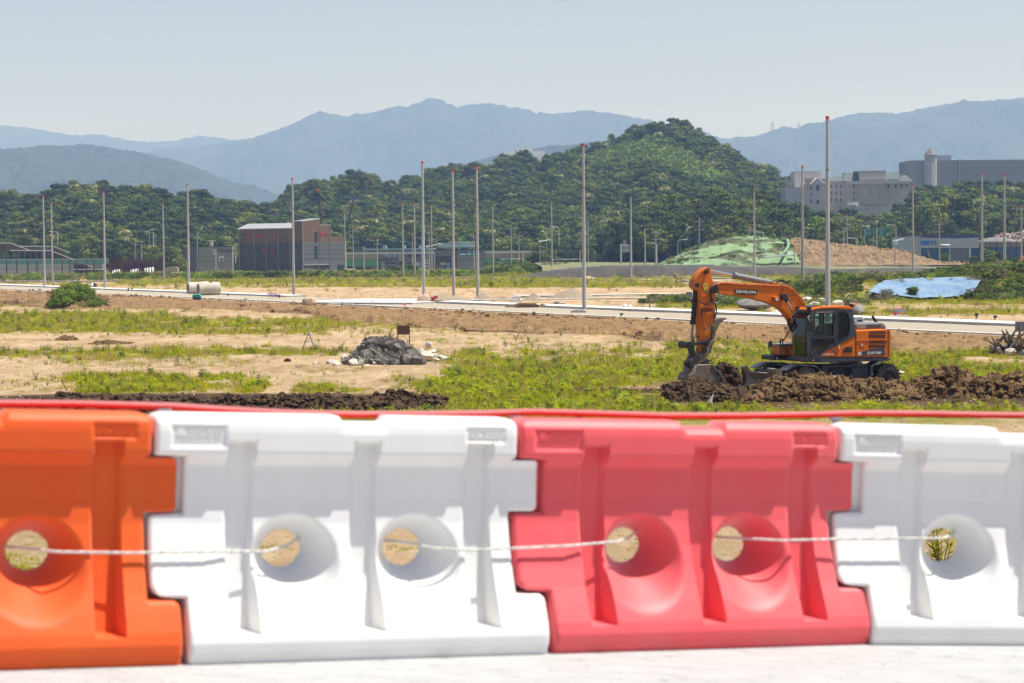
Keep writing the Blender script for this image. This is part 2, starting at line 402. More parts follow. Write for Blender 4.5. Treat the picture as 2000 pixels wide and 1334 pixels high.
# ---- rope
m_rope = mat('rope_white', (.80, .79, .75), .9, bump=1.0, bscale=90)
def rope(pts, lab):
    b = MB(); P = []
    for i in range(len(pts) - 1):
        a, c = Vector(pts[i]), Vector(pts[i + 1])
        for t in np.linspace(0, 1, 14, endpoint=False): P.append(a.lerp(c, float(t)))
    P.append(Vector(pts[-1]))
    for s in range(3):                                          # three twisted strands
        Q = [bloc(p.x, p.y, p.z) + (UPB * math.cos(i * .9 + s * 2.09) + NH * math.sin(i * .9 + s * 2.09)) * .0027 for i, p in enumerate(P)]
        b.tube(Q, .0037, 6)
    tag(b.build('rope', m_rope, smooth=180), lab, 'rope', 'white rope strung through the barriers')
H1, H2 = .555 * 1.047, 1.06 * 1.047
rope([(-.42 - .30, .10, .44), (H2 - 1.57, -.02, .435), (H2 - 1.57 + .09, -.10, .43), (-.10, -.135, .428), (.22, -.135, .430), (H1 - .11, -.11, .425), (H1, -.02, .435), (H1 + .12, .10, .47), (H1 + .3, .3, .5)], 'white twisted rope from the orange barrier into the first hole of the white one')
rope([(H2 - .2, .25, .44), (H2, .0, .445), (H2 + .09, -.10, .43), (1.35, -.135, .425), (1.8, -.135, .440), (1.57 + H1 - .1, -.10, .452), (1.57 + H1, -.01, .46), (1.57 + H1 + .15, .15, .50)], 'white twisted rope from the middle white barrier into the red one')
rope([(1.57 + H2 - .2, .2, .45), (1.57 + H2, 0, .45), (1.57 + H2 + .1, -.10, .455), (2.85, -.135, .455), (3.15, -.150, .462), (3.14 + H1 - .10, -.235, .472), (3.14 + H1 + .03, -.14, .474), (3.14 + H1 + .12, .0, .48), (3.14 + H1 + .16, .06, .48)], 'white twisted rope from the red barrier into the right-hand white one')
# ---- red webbing tape laid along the barrier tops
def along(px, py):  # point above the row seen at that pixel (plane through the back of the row top)
    d = ray(px, py); n = NH; o_ = P0 + NH * .10
    t = (o_ - CAM).dot(n) / d.dot(n); return CAM + d * t
m_tape = mat('red_webbing', (.85, .018, .010), .75, bump=.6, bscale=200, col2=(.78, .012, .008), vscale=30)
m_tape2 = mat('red_webbing_edge', (.85, .28, .28), .8, bump=.8, bscale=220)
tp = [(-80, 783), (0, 784), (150, 785), (345, 790), (450, 797), (560, 803), (700, 806), (850, 805.5), (960, 804), (1045, 801), (1160, 804), (1300, 808.5), (1450, 808.5), (1580, 806.5), (1670, 803.5), (1800, 804.5), (1950, 807.5), (2080, 808)]
xs = np.linspace(-80, 2080, 160); ys = interp(tp, xs)
b = MB(); vs1 = []
A = [along(x, y) for x, y in zip(xs, ys)]
for P in A:
    vs1 += [P + NH * .028 + UPB * .004, P - NH * .0 + UPB * .0, P - NH * .002 - UPB * .007, P - NH * .004 - UPB * .023]
k = len(A)
for i in range(k - 1):
    for j in range(3):
        b.add([], [], 0)
fs = []; ms = []
for i in range(k - 1):
    for j in range(3): fs.append((i * 4 + j, (i + 1) * 4 + j, (i + 1) * 4 + j + 1, i * 4 + j + 1)); ms.append(1 if j < 2 else 0)
b.v = [tuple(v) for v in vs1]; b.f = fs; b.m = ms
t = b.build('warning_tape', [m_tape, m_tape2], smooth=60); tag(t, 'long red webbing tape stretched along the tops of the barriers', 'tape')
so = t.modifiers.new('thick', 'SOLIDIFY'); so.thickness = .0015
m_clip = mat('grey_clip', (.25, .25, .27), .5)
for px, py, lab in ((322, 801, 'orange and white barriers'), (1005, 815, 'white and red barriers'), (1632, 818, 'red and right-hand white barriers')):
    P = along(px, py); b = MB(); b.box(P, (.055, .05, .012)); b.box(P + Vector((0, 0, -.03)), (.03, .03, .06))
    tag(b.build('tape_clip', m_clip, bevel=.003), 'small grey clip under the tape at the joint of the ' + lab, 'clip', 'tape clips at the barrier joints')
# ================================================================ ground cover masks (in plan, laid out from the survey of the photo)
GREEN = [ # (px0, px1, py0, py1, strength) patches of grass on the field, in photo pixels on the ground plane
 (-400, 330, 611, 651, 1.0), (-400, 200, 590, 600, .55), (200, 1000, 606, 613, .35), (300, 700, 622, 655, .85), (650, 1000, 632, 648, .55), (60, 900, 600, 606, .25),
 (-400, 640, 683, 699, 1.0), (600, 900, 690, 700, .75), (-400, 300, 698, 722, .35), (150, 450, 704, 722, .55), (130, 520, 736, 776, 1.0), (590, 700, 752, 772, .75),
 (60, 140, 745, 765, .5), (-50, 70, 742, 760, .4), (520, 760, 722, 735, .25), (330, 420, 700, 722, .6),
 (850, 1400, 686, 800, 1.05), (760, 900, 735, 765, .45), (900, 1300, 664, 690, .4), (1330, 1560, 655, 690, .85), (1380, 1640, 682, 760, 1.0), (1000, 1300, 652, 660, .25),
 (640, 2400, 779, 830, 1.15), (880, 1300, 760, 800, 1.1), (-400, 640, 776, 786, .2), (-400, 640, 800, 860, .5),
 (1740, 2400, 690, 704, .95), (1740, 2400, 716, 740, 1.0), (1740, 1900, 684, 760, 1.0), (1850, 2400, 742, 766, .8), (1760, 2400, 672, 690, .45),
 # between the roads
 (-200, 330, 553, 558, .4), (240, 1000, 550, 555.5, .95), (400, 960, 559, 561.5, .9), (930, 1380, 555, 563, 1.0), (780, 1360, 549, 553, .5), (-200, 420, 563, 566, .5), (330, 1000, 568, 571, .3),
 # beyond the far kerb
 (-400, 1140, 526, 546, 1.2), (300, 1360, 547.5, 556, .8), (-200, 1000, 557, 562, .45), (-400, 700, 536, 547, 1.1), (1080, 1700, 541, 545, .9),
 # right-hand waste land
 (1260, 1540, 584, 603, 1.0), (1180, 1340, 598, 604, .4), (1450, 2500, 540, 596, 1.1), (1500, 1640, 590, 612, .7), (1640, 2500, 607, 618, 1.0), (1640, 2500, 596, 607, .25),
 # seen through the barrier holes
 (-100, 130, 1040, 1160, .9), (500, 620, 1050, 1072, .5), (740, 830, 1050, 1072, .5), (1200, 1260, 1060, 1076, .4),
]
def green(x, y):
    px, py = projn(x, y, np.zeros_like(np.asarray(x, float)))
    n1 = fbm(x * .35, y * .09, 4, 31); n2 = fbm(x * 1.3, y * .5, 3, 77)
    d = HC * F / np.maximum(y, 5)                              # px below the horizon
    jx = (n1 - .5) * 260; jy = (n2 - .5) * np.clip(d * .13, 1.5, 26)
    qx, qy = px + jx, py + jy; g = np.zeros_like(px)
    for x0, x1, y0, y1, s in GREEN:
        ex = 26; ey = max(.6, (y1 - y0) * .18)
        g = np.maximum(g, s * sstep(x0 - ex, x0 + ex, qx) * sstep(x1 + ex, x1 - ex, qx) * sstep(y0 - ey, y0 + ey, qy) * sstep(y1 + ey, y1 - ey, qy))
    g = g * (.25 + 1.25 * n2) * (.55 + .9 * n1)
    far = sstep(430, 520, y)
    return np.clip(np.maximum(g, far * .9), 0, 1.3)
# roads/kerbs in plan: near kerb (A), main kerb (B), both parallel
A0, A1 = gnd(0, 565), gnd(1976, 656); DIR = (A1 - A0).normalized(); DIR.z = 0; DIR.normalize()
NRM = Vector((-DIR.y, DIR.x, 0))                               # points away from the camera (up-right)
if NRM.y < 0: NRM = -NRM
def adist(x, y): return (x - A0.x) * NRM.x + (y - A0.y) * NRM.y   # signed distance behind kerb A
B0 = gnd(940, 596); WB = float(adist(B0.x, B0.y))
def road_mask(x, y):
    a = adist(x, y); return sstep(-.4, .2, a) * sstep(WB + 2.6, WB + 2.0, a)
BOT = [(-300, 590), (0, 595), (90, 598), (210, 600), (440, 603), (605, 613), (656, 626), (800, 636), (940, 643), (1080, 649), (1231, 658), (1333, 668), (1500, 676), (1745, 690), (1880, 688), (2000, 676), (2300, 690)]
def soil(x, y):
    px, py = projn(x, y, np.zeros_like(np.asarray(x, float)))
    a = adist(x, y)
    bot = interp(BOT, px); top = 565 + .04605 * px
    s = sstep(top + 1, top + 2.5, py) * sstep(bot + 3, bot - 2, py + (fbm(x * .25, y * .12, 4, 3) - .5) * np.clip((bot - top) * .5, 4, 18))
    s = np.maximum(s, sstep(1250, 1330, px) * sstep(742, 752, py) * sstep(802, 790, py + (fbm(x, y, 3, 8) - .5) * 24))
    s = np.maximum(s, sstep(900, 800, px + (fbm(x, y * .3, 3, 8) - .5) * 200) * sstep(768, 774, py) * sstep(815, 800, py))
    s = np.maximum(s, .8 * sstep(1090, 1130, px) * sstep(757, 760, py) * sstep(769, 765, py))
    return s
m_ground = bpy.data.materials.new('earth_and_grass'); m_ground.use_nodes = True
def ground_material(m_):
    n, l = m_.node_tree.nodes, m_.node_tree.links; p = n['Principled BSDF']; p.inputs['Roughness'].default_value = .95; p.inputs['Specular IOR Level'].default_value = .15
    tc = n.new('ShaderNodeTexCoord')
    def noise(sc, det=6, ro=.6, stretch=None):
        t = n.new('ShaderNodeTexNoise'); t.inputs['Scale'].default_value = sc; t.inputs['Detail'].default_value = det; t.inputs['Roughness'].default_value = ro
        if stretch:
            mp = n.new('ShaderNodeMapping'); mp.inputs['Scale'].default_value = stretch; l.new(tc.outputs['Object'], mp.inputs[0]); l.new(mp.outputs[0], t.inputs[0])
        else: l.new(tc.outputs['Object'], t.inputs[0])
        return t.outputs[0]
    def rng_(s, a, b, c=0, d=1):
        r = n.new('ShaderNodeMapRange'); r.inputs[1].default_value = a; r.inputs[2].default_value = b; r.inputs[3].default_value = c; r.inputs[4].default_value = d
        l.new(s, r.inputs[0]); return r.outputs[0]
    def mix(f, a, b):
        mx = n.new('ShaderNodeMix'); mx.data_type = 'RGBA'
        for s, i in ((a, 6), (b, 7)):
            if isinstance(s, tuple): mx.inputs[i].default_value = (*s, 1)
            else: l.new(s, mx.inputs[i])
        l.new(f, mx.inputs[0]); return mx.outputs[2]
    def mul(a, b):
        q = n.new('ShaderNodeMath'); q.operation = 'MULTIPLY'; q.use_clamp = True
        for s, i in ((a, 0), (b, 1)):
            if isinstance(s, float): q.inputs[i].default_value = s
            else: l.new(s, q.inputs[i])
        return q.outputs[0]
    def attr(k):
        a = n.new('ShaderNodeAttribute'); a.attribute_name = k; return a.outputs['Fac']
    sand = mix(rng_(noise(.35, 6, .6, (1, .35, 1)), .38, .62), (.50, .355, .215), (.34, .225, .12))
    sand = mix(rng_(noise(1.6, 8, .7, (1, .3, 1)), .5, .68), sand, (.56, .43, .28))
    sand = mix(rng_(noise(9, 6, .75), .60, .72), sand, (.25, .17, .10))
    sand = mix(rng_(noise(.9, 5, .6, (1, .15, 1)), .60, .72, 0, .6), sand, (.43, .42, .36))
    brown = mix(rng_(noise(2.2, 8, .7), .35, .65), (.20, .112, .055), (.10, .055, .027))
    brown = mix(rng_(noise(14, 5, .7), .6, .7), brown, (.30, .19, .105))
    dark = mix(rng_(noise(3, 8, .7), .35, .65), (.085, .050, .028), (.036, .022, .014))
    gcol = mix(rng_(noise(.6, 6, .7, (1, .3, 1)), .35, .65), (.22, .25, .018), (.32, .28, .055))
    gcol = mix(rng_(noise(6, 6, .7), .45, .65), gcol, (.075, .11, .02))
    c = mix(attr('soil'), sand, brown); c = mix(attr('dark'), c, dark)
    gm = n.new('ShaderNodeMath'); gm.operation = 'ADD'; l.new(attr('green'), gm.inputs[0]); l.new(rng_(noise(5, 7, .75), .3, .7, -.55, .45), gm.inputs[1])
    c = mix(rng_(gm.outputs[0], .42, 1.0, 0, .85), c, gcol)
    rc = mix(rng_(noise(1.2, 8, .7), .35, .65), (.47, .42, .34), (.36, .30, .22))
    c = mix(attr('road'), c, rc)
    l.new(c, p.inputs['Base Color'])
    bp = n.new('ShaderNodeBump'); bp.inputs['Strength'].default_value = 1; bp.inputs['Distance'].default_value = .12; l.new(noise(4, 9, .75), bp.inputs['Height']); l.new(bp.outputs[0], p.inputs['Normal'])
ground_material(m_ground)
ys = np.concatenate([np.linspace(-60, 24, 90), np.geomspace(24.5, 60, 90), np.arange(60.3, 130, .32), np.geomspace(131, 480, 330), np.geomspace(485, 11000, 60)])
ts = np.linspace(-1, 1, 560)
Yg, Tg = np.meshgrid(ys, ts, indexing='ij'); Xg = Tg * (24 + np.maximum(Yg, 0) * .30 + np.maximum(Yg - 500, 0) * .5)
Zg = gz(Xg, Yg)
gr_a = green(Xg, Yg); so_a = soil(Xg, Yg); ro_a = road_mask(Xg, Yg)
pxg, pyg = projn(Xg, Yg, 0 * Xg)
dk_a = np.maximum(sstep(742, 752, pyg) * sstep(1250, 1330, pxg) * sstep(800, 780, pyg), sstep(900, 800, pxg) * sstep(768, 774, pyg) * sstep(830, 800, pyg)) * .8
Zg = Zg + so_a * (fbm(Xg * 2.2, Yg * 2.2, 4, 55) - .5) * .10 * (Yg > 40)
Zg = np.where((Yg > 40), Zg * (1 - ro_a) + ro_a * (.02 + (fbm(Xg * .5, Yg * .5, 3, 4) - .5) * .05), Zg)
Zg[0:, 0] -= 0
gr_a = gr_a * (1 - ro_a) * (1 - .8 * so_a)
o = gridmesh('ground', np.stack([Xg, Yg, Zg], -1), m_ground, attrs=dict(green=gr_a, soil=so_a, road=ro_a, dark=dk_a)); tag(o, None, None, kind='structure')
# ---------------------------------------------------------------- scatter machinery
LIB = bpy.data.collections.new('scatter_sources')               # not linked to the scene
def scatter(name, variants, pts, rotz, scl, idx, label, cat, kind='stuff', tilt=None):
    me = bpy.data.meshes.new(name); n = len(pts)
    me.vertices.add(n); me.vertices.foreach_set('co', np.asarray(pts, np.float32).reshape(-1))
    for k, a, ty in (('rz', rotz, 'FLOAT'), ('sc', scl, 'FLOAT'), ('ix', idx, 'INT')):
        at = me.attributes.new(k, ty, 'POINT'); at.data.foreach_set('value', np.asarray(a, np.float32 if ty == 'FLOAT' else np.int32))
    o = bpy.data.objects.new(name, me); C.objects.link(o); tag(o, label, cat, kind=kind)
    col = bpy.data.collections.new(name + '_src')
    for i, v in enumerate(variants):
        q = bpy.data.objects.new('%s_src_%02d' % (name, i), v); col.objects.link(q)
    g = bpy.data.node_groups.new(name + '_gn', 'GeometryNodeTree')
    g.interface.new_socket('Geometry', in_out='INPUT', socket_type='NodeSocketGeometry'); g.interface.new_socket('Geometry', in_out='OUTPUT', socket_type='NodeSocketGeometry')
    N, L = g.nodes, g.links
    gi, go = N.new('NodeGroupInput'), N.new('NodeGroupOutput')
    ip = N.new('GeometryNodeInstanceOnPoints'); ci = N.new('GeometryNodeCollectionInfo'); ci.inputs['Collection'].default_value = col
    ci.inputs['Separate Children'].default_value = True; ci.inputs['Reset Children'].default_value = True
    ip.inputs['Pick Instance'].default_value = True
    def na(k, t):
        a = N.new('GeometryNodeInputNamedAttribute'); a.data_type = t; a.inputs[0].default_value = k; return a.outputs['Attribute']
    cr = N.new('ShaderNodeCombineXYZ'); L.new(na('rz', 'FLOAT'), cr.inputs[2])
    L.new(gi.outputs[0], ip.inputs['Points']); L.new(ci.outputs[0], ip.inputs['Instance']); L.new(na('ix', 'INT'), ip.inputs['Instance Index'])
    L.new(cr.outputs[0], ip.inputs['Rotation']); L.new(na('sc', 'FLOAT'), ip.inputs['Scale']); L.new(ip.outputs[0], go.inputs[0])
    md = o.modifiers.new('scatter', 'NODES'); md.node_group = g
    return o
def mesh_of(mb, name, mats, smooth=False):
    me = bpy.data.meshes.new(name); me.from_pydata(mb.v, [], mb.f)
    if any(mb.m): me.polygons.foreach_set('material_index', mb.m)
    for m_ in mats: me.materials.append(m_)
    if smooth: me.polygons.foreach_set('use_smooth', [True] * len(me.polygons))
    return me
# ---- grass and weeds
m_gr = [mat('grass_fresh', (.43, .45, .010), .7, rnd=.35, trans=.35, spec=.12), mat('grass_dry', (.46, .37, .13), .8, rnd=.3, trans=.3, spec=.2), mat('weed_leaf', (.38, .45, .008), .6, rnd=.35, trans=.35, spec=.15), mat('weed_dark', (.12, .19, .015), .65, rnd=.3, trans=.25, spec=.3)]
def tuft(seed, n, h, spread, w_, mi, lean=.5):
    R = random.Random(seed); b = MB()
    for i in range(n):
        a = R.uniform(0, 6.283); r = spread * math.sqrt(R.random()); x, y = r * math.cos(a), r * math.sin(a)
        hh = h * R.uniform(.45, 1.1); la = R.uniform(0, 6.283); le = hh * lean * R.uniform(.2, 1)
        dx, dy = math.cos(la) * le, math.sin(la) * le; px_, py_ = -math.sin(la) * w_ * .5, math.cos(la) * w_ * .5
        b.add([(x - px_, y - py_, -.02), (x + px_, y + py_, -.02), (x + dx * .4 + px_ * .8, y + dy * .4 + py_ * .8, hh * .6), (x + dx * .4 - px_ * .8, y + dy * .4 - py_ * .8, hh * .6), (x + dx, y + dy, hh)],
              [(0, 1, 2, 3), (3, 2, 4)], 0)
    return mesh_of(b, 'tuft', [m_gr[mi]])
def weed(seed, stems, h, leaf, mi):
    R = random.Random(seed); b = MB()
    for s in range(stems):
        a = R.uniform(0, 6.283); r = R.uniform(0, h * .25); x, y = r * math.cos(a), r * math.sin(a); hh = h * R.uniform(.6, 1.1)
        lx, ly = R.uniform(-.2, .2) * hh, R.uniform(-.2, .2) * hh
        b.add([(x - .004, y, 0), (x + .004, y, 0), (x + lx, y + ly, hh)], [(0, 1, 2)], 0)
        k = int(6 + hh * 14)
        for j in range(k):
            t = R.uniform(.12, 1); q = R.uniform(0, 6.283); L_ = leaf * R.uniform(.6, 1.2) * (1.2 - .5 * t); up = R.uniform(-.1, .6)
            c = Vector((x + lx * t, y + ly * t, hh * t)); d = Vector((math.cos(q), math.sin(q), up)).normalized(); s_ = Vector((-math.sin(q), math.cos(q), R.uniform(-.3, .3))) * L_ * .22
            b.add([c, c + d * L_ * .5 + s_, c + d * L_, c + d * L_ * .5 - s_], [(0, 1, 2, 3)], 0)
    return mesh_of(b, 'weed', [m_gr[mi]])
TUFTS = [tuft(1, 30, .19, .20, .012, 0), tuft(2, 26, .14, .24, .012, 0, .8), tuft(3, 26, .26, .18, .011, 1, .4), tuft(4, 34, .16, .28, .013, 0, .7), weed(5, 7, .25, .12, 2), weed(6, 5, .38, .14, 2), weed(7, 6, .34, .12, 3), tuft(8, 30, .34, .22, .012, 3, .4)]
def scatter_grass(name, x0f, x1f, y0, y1, dens, seed, label, probs, smin=.7, smax=1.3, power=2.0, mask=None, bare=.02):
    R = np.random.default_rng(seed); n = int(dens * (y1 - y0) * ((x1f(y1) - x0f(y1)) + (x1f(y0) - x0f(y0))) / 2)
    y = R.uniform(y0, y1, n); u = R.random(n)
    lo, hi = x0f(y), x1f(y); wmax = max(x1f(y0) - x0f(y0), x1f(y1) - x0f(y1)); keep = R.random(n) < (hi - lo) / wmax
    x = lo + (hi - lo) * u
    g = (mask or green)(x, y); g = g * (1 - road_mask(x, y)) * (1 - .85 * soil(x, y))
    keep &= R.random(n) < np.maximum(np.clip(g, 0, 1) ** power, bare * (1 - road_mask(x, y)))
    x, y, g = x[keep], y[keep], g[keep]; z = gz(x, y) - .01
    sc = R.uniform(smin, smax, len(x)) * (.55 + .5 * np.clip(g, 0, 1))
    ix = R.choice(len(TUFTS), len(x), p=probs)
    print(name, len(x))
    return scatter(name, TUFTS, np.stack([x, y, z], -1), R.uniform(0, 6.28, len(x)), sc, ix, label, 'grass')
vis0 = lambda y: -.255 * y - 2.5
vis1 = lambda y: .255 * y + 2.5
P1 = [.27, .25, .12, .22, .09, .02, .02, .01]; P2 = [.28, .22, .19, .2, .04, .02, .03, .02]
scatter_grass('grass_near', vis0, vis1, 64, 88, 40, 1, 'short green grass and weeds nearest behind the barriers', P1, .6, 1.15)
scatter_grass('grass_middle', vis0, vis1, 88, 150, 13, 2, 'patchy grass over the sandy middle of the field', P2, .8, 1.5)
scatter_grass('grass_far', vis0, vis1, 150, 260, 5, 3, 'grass beside and beyond the pale kerbs', P2, 1.1, 2.0)
scatter_grass('grass_beyond', vis0, vis1, 260, 520, 1.6, 4, 'distant grass around the far kerb and the buildings', P2, 1.8, 3.2)
scatter_grass('grass_verge', vis0, vis1, 26, 46, 60, 5, 'sparse grass below the road seen through the barrier holes', [.3, .3, .1, .3, 0, 0, 0, 0], .3, .75, bare=.05)
m_peb = mat('pebble', (.42, .36, .28), .9, var=.3, vscale=.5)
PEB = []
for i in range(3):
    mb = MB(); mb.rock((0, 0, 0), 1, random.Random(i + 90), 0, 1, .3); PEB.append(mesh_of(mb, 'pebble', [m_peb]))
R = np.random.default_rng(15); n = 14000; yy = R.uniform(26, 120, n); xx = R.uniform(-.26, .26, n) * yy
scatter('pebbles', PEB, np.stack([xx, yy, gz(xx, yy) + .005], -1), R.uniform(0, 6.28, n), .008 + .040 * R.random(n) ** 4 * (yy / 60), R.integers(0, 3, n), 'pebbles and grit scattered over the sandy ground', 'pebbles')
# ================================================================ far hills
def hillmesh(name, prof, Yf, Yb, ybase, mats, nx=500, nv=90, cell=6.0, amp=3.0, seed=0, shape=1.0, back=True):
    """a hill whose crest follows prof [(px, py)] at distance Yb and whose foot is at Yf"""
    x0, x1 = prof[0][0], prof[-1][0]
    px = np.linspace(x0, x1, nx); crest = interp(prof, px)
    v = np.linspace(0, 1, nv)
    PX, V = np.meshgrid(px, v, indexing='ij')
    Y = Yf + (Yb - Yf) * V
    X = (PX - 1000) / F * Yb                                     # straight fore-and-aft columns
    cz = np.array([pix(a, b, Yb).z for a, b in zip(px, crest)])
    Z = cz[:, None] * np.sin(V * math.pi / 2) ** shape
    rid = fbm(X / (Yb * .035), Y / (Yb * .035), 4, seed) - .5
    Z = Z + rid * cz.mean() * .55 * np.sin(V * math.pi) ** .8
    cn = fbm(X / cell, Y / cell, 3, seed + 5, .6)
    Z = Z + (cn - .5) * 2 * amp
    # back slope
    Xb = X[:, -1:]; Yb_ = np.full_like(Xb, Yb + (Yb - Yf) * .6); Zb = np.zeros_like(Xb) - 5
    X = np.concatenate([X, Xb], 1); Y = np.concatenate([Y, Yb_], 1); Z = np.concatenate([Z, Zb], 1)
    o = gridmesh(name, np.stack([X, Y, Z], -1), mats); return tag(o, None, None, kind='structure')
m_far = mat('far_forest', (.018, .026, .012), .95, col2=(.040, .050, .025), vscale=.0045, spec=.05)
m_mid = mat('mid_forest', (.014, .022, .010), .95, col2=(.050, .062, .026), vscale=.05, spec=.05)
hillmesh('far_mountains', [(-1500, 300), (-600, 262), (-200, 235), (0, 244), (60, 250), (110, 262), (150, 268), (200, 264), (260, 275), (330, 279), (400, 279), (480, 277), (560, 272), (700, 285), (1000, 300), (1300, 310)], 7800, 9300, 470, m_far, 1000, 90, 22, 9, 3)
hillmesh('central_mountains', [(200, 470), (280, 330), (330, 300), (400, 286), (440, 281), (500, 268), (560, 250), (600, 232), (635, 224), (660, 232), (690, 240), (740, 233), (790, 219), (830, 216), (850, 209), (880, 212), (900, 216), (950, 217), (1010, 230), (1060, 238), (1110, 236), (1160, 232), (1200, 240), (1250, 247), (1330, 262), (1450, 290), (1650, 330), (2100, 420)], 6200, 7500, 470, m_far, 1200, 120, 20, 8, 11)
hillmesh('right_mountains', [(1150, 470), (1250, 330), (1330, 298), (1400, 280), (1440, 272), (1470, 268), (1520, 265), (1550, 258), (1580, 248), (1620, 236), (1650, 228), (1680, 222), (1715, 221), (1750, 222), (1800, 213), (1850, 205), (1900, 201), (1935, 198), (1965, 204), (2000, 208), (2100, 216), (2400, 190), (3000, 260)], 5200, 6700, 470, m_far, 1200, 120, 18, 7, 19)
hillmesh('small_ridge', [(820, 430), (880, 332), (940, 312), (990, 300), (1060, 292), (1130, 287), (1200, 282), (1260, 300), (1400, 340), (1500, 400)], 3300, 4000, 470, m_far, 500, 50, 8, 2.5, 29)
hillmesh('mid_hill', [(-900, 380), (-400, 372), (-60, 345), (0, 337), (60, 317), (95, 311), (130, 302), (165, 297), (200, 294), (230, 299), (262, 301), (300, 306), (350, 316), (400, 332), (450, 352), (500, 368), (550, 386), (620, 415), (760, 460)], 3000, 4600, 470, m_mid, 900, 260, 9, 4.5, 37)
# radio masts and the hazy pylons on the ridges
m_steel = mat('galvanised_steel', (.40, .41, .42), .5, metal=.4, var=.1)
def pylon(px, pyt, pyb, Y, w_, lab, m_=None):
    t = thing('lattice_pylon', lab, 'pylon', pix(px, pyb, Y), 'lattice pylons on the distant hills'); b = MB(); P = pix(px, pyb, Y); T = pix(px, pyt, Y); h = T.z - P.z
    for sx in (-1, 1):
        for sy in (-1, 1): b.cyl(P + Vector((sx * w_, sy * w_, 0)), P + Vector((sx * w_ * .15, sy * w_ * .15, h)), w_ * .10, n=4)
    for i in range(8):
        k0, k1 = 1 - .85 * i / 8, 1 - .85 * (i + 1) / 8; z0, z1 = h * i / 8, h * (i + 1) / 8
        for sy in (-1, 1): b.cyl(P + Vector((-w_ * k0, sy * w_ * k0, z0)), P + Vector((w_ * k1, sy * w_ * k1, z1)), w_ * .07, n=4); b.cyl(P + Vector((w_ * k0, sy * w_ * k0, z0)), P + Vector((-w_ * k1, sy * w_ * k1, z1)), w_ * .07, n=4)
    b.build('lattice', m_ or m_steel, t); b = MB()
    for zf, wf in ((.72, 1.3), (.84, 1.1), (.95, .8)): b.box(P + Vector((0, 0, h * zf)), (w_ * 2 * wf, w_ * .2, w_ * .2))
    b.build('cross_arms', m_ or m_steel, t)
pylon(1509, 238, 272, 6350, 6, 'faint grey pylon standing on the right-hand mountain skyline')
pylon(1560, 240, 262, 6400, 6, 'fainter pylon farther right on the right-hand mountain slope')
pylon(472, 328, 362, 4300, 4, 'pale pylon beyond the shoulder of the rounded hill at left')
pylon(789, 332, 352, 4600, 4, 'pale pylon rising from haze left of the central woods')
b = MB(); P = pix(900, 214, 7450); b.cyl(P, P + Vector((0, 0, 14)), 1.2, .6, 6); tag(b.build('radio_mast', m_steel), 'thin mast on the highest summit of the central mountains', 'mast')
b = MB(); P = pix(868, 212, 7450)
for dx, h, w_ in ((-22, 8, 14), (-4, 11, 10), (12, 7, 16)): b.box(P + Vector((dx, 0, h / 2 - 3)), (w_, 12, h))
tag(b.build('summit_station', mat('summit_concrete', (.3, .3, .3), .8)), 'low buildings on the highest summit of the central mountains', 'building')
# ================================================================ trees
m_bark = mat('bark', (.12, .085, .06), .9, var=.3, vscale=2)
def leafmat(n_, c, rnd=.3): return mat(n_, c, .6, rnd=rnd, trans=.22, spec=.2)
LM = [leafmat('leaf_green', (.105, .15, .014)), leafmat('leaf_light', (.18, .225, .020)), leafmat('leaf_dark', (.048, .080, .012)), leafmat('leaf_bloom', (.46, .43, .19), .12), leafmat('leaf_lush', (.19, .29, .035))]
def crown(seed, R_, H_, nclump, leaves, ls, lm, lm2, bloom=0.0, cone=0.0, flat=1.0, mats=None):
    R = random.Random(seed); b = MB(); vs = []; fs = []; ms = []
    for c in range(nclump):
        a = R.uniform(0, 6.283); t = R.random(); zc = (.25 + .75 * t) ; rr = math.sqrt(max(.02, 1 - ((zc - .55) / .55) ** 2)) * (R.random() ** .35)
        rr *= (1 - cone * zc); cx, cy, cz = math.cos(a) * rr * R_, math.sin(a) * rr * R_, H_ * (.18 + .78 * zc)
        cr = R_ * R.uniform(.26, .46); up = zc > .6
        bl = R.random() < bloom and zc > .45
        for j in range(leaves):
            u = Vector((R.gauss(0, 1), R.gauss(0, 1), R.gauss(0, 1))).normalized()
            rad_ = cr * R.uniform(.62, 1.08); p = Vector((cx, cy, cz)) + Vector((u.x, u.y, u.z * .62 * flat)) * rad_
            n_ = (u + Vector((R.gauss(0, .45), R.gauss(0, .45), R.gauss(.25, .45)))).normalized(); q = n_.orthogonal().normalized(); q = Quaternion(n_, R.uniform(0, 6.28)) @ q; w_ = n_.cross(q)
            s_ = ls * R.uniform(.55, 1.25); k = len(vs)
            vs += [p + q * s_, p + w_ * s_ * .6, p - q * s_, p - w_ * s_ * .6]; fs.append((k, k + 1, k + 2, k + 3))
            ms.append(2 if (bl and u.z > .05 and R.random() < .75) else (1 if R.random() < .35 else 0))
    b.v = [tuple(v) for v in vs]; b.f = fs; b.m = ms
    return mesh_of(b, 'crown', [LM[lm], LM[lm2], LM[3]])
def trunk(seed, R_, H_, n=5, r=.16):
    R = random.Random(seed); b = MB(); b.tube([(0, 0, -1.5), (R.uniform(-.1, .1), 0, H_ * .3), (R.uniform(-.2, .2), R.uniform(-.2, .2), H_ * .75)], [r, r * .8, r * .35], 6)
    for i in range(n):
        a = R.uniform(0, 6.28); z0 = H_ * R.uniform(.25, .5); b.tube([(0, 0, z0), (math.cos(a) * R_ * .35, math.sin(a) * R_ * .35, z0 + H_ * .16), (math.cos(a) * R_ * .7, math.sin(a) * R_ * .7, z0 + H_ * .26)], [r * .5, r * .35, r * .15], 5)
    return mesh_of(b, 'trunk', [m_bark], True)
TREE = []
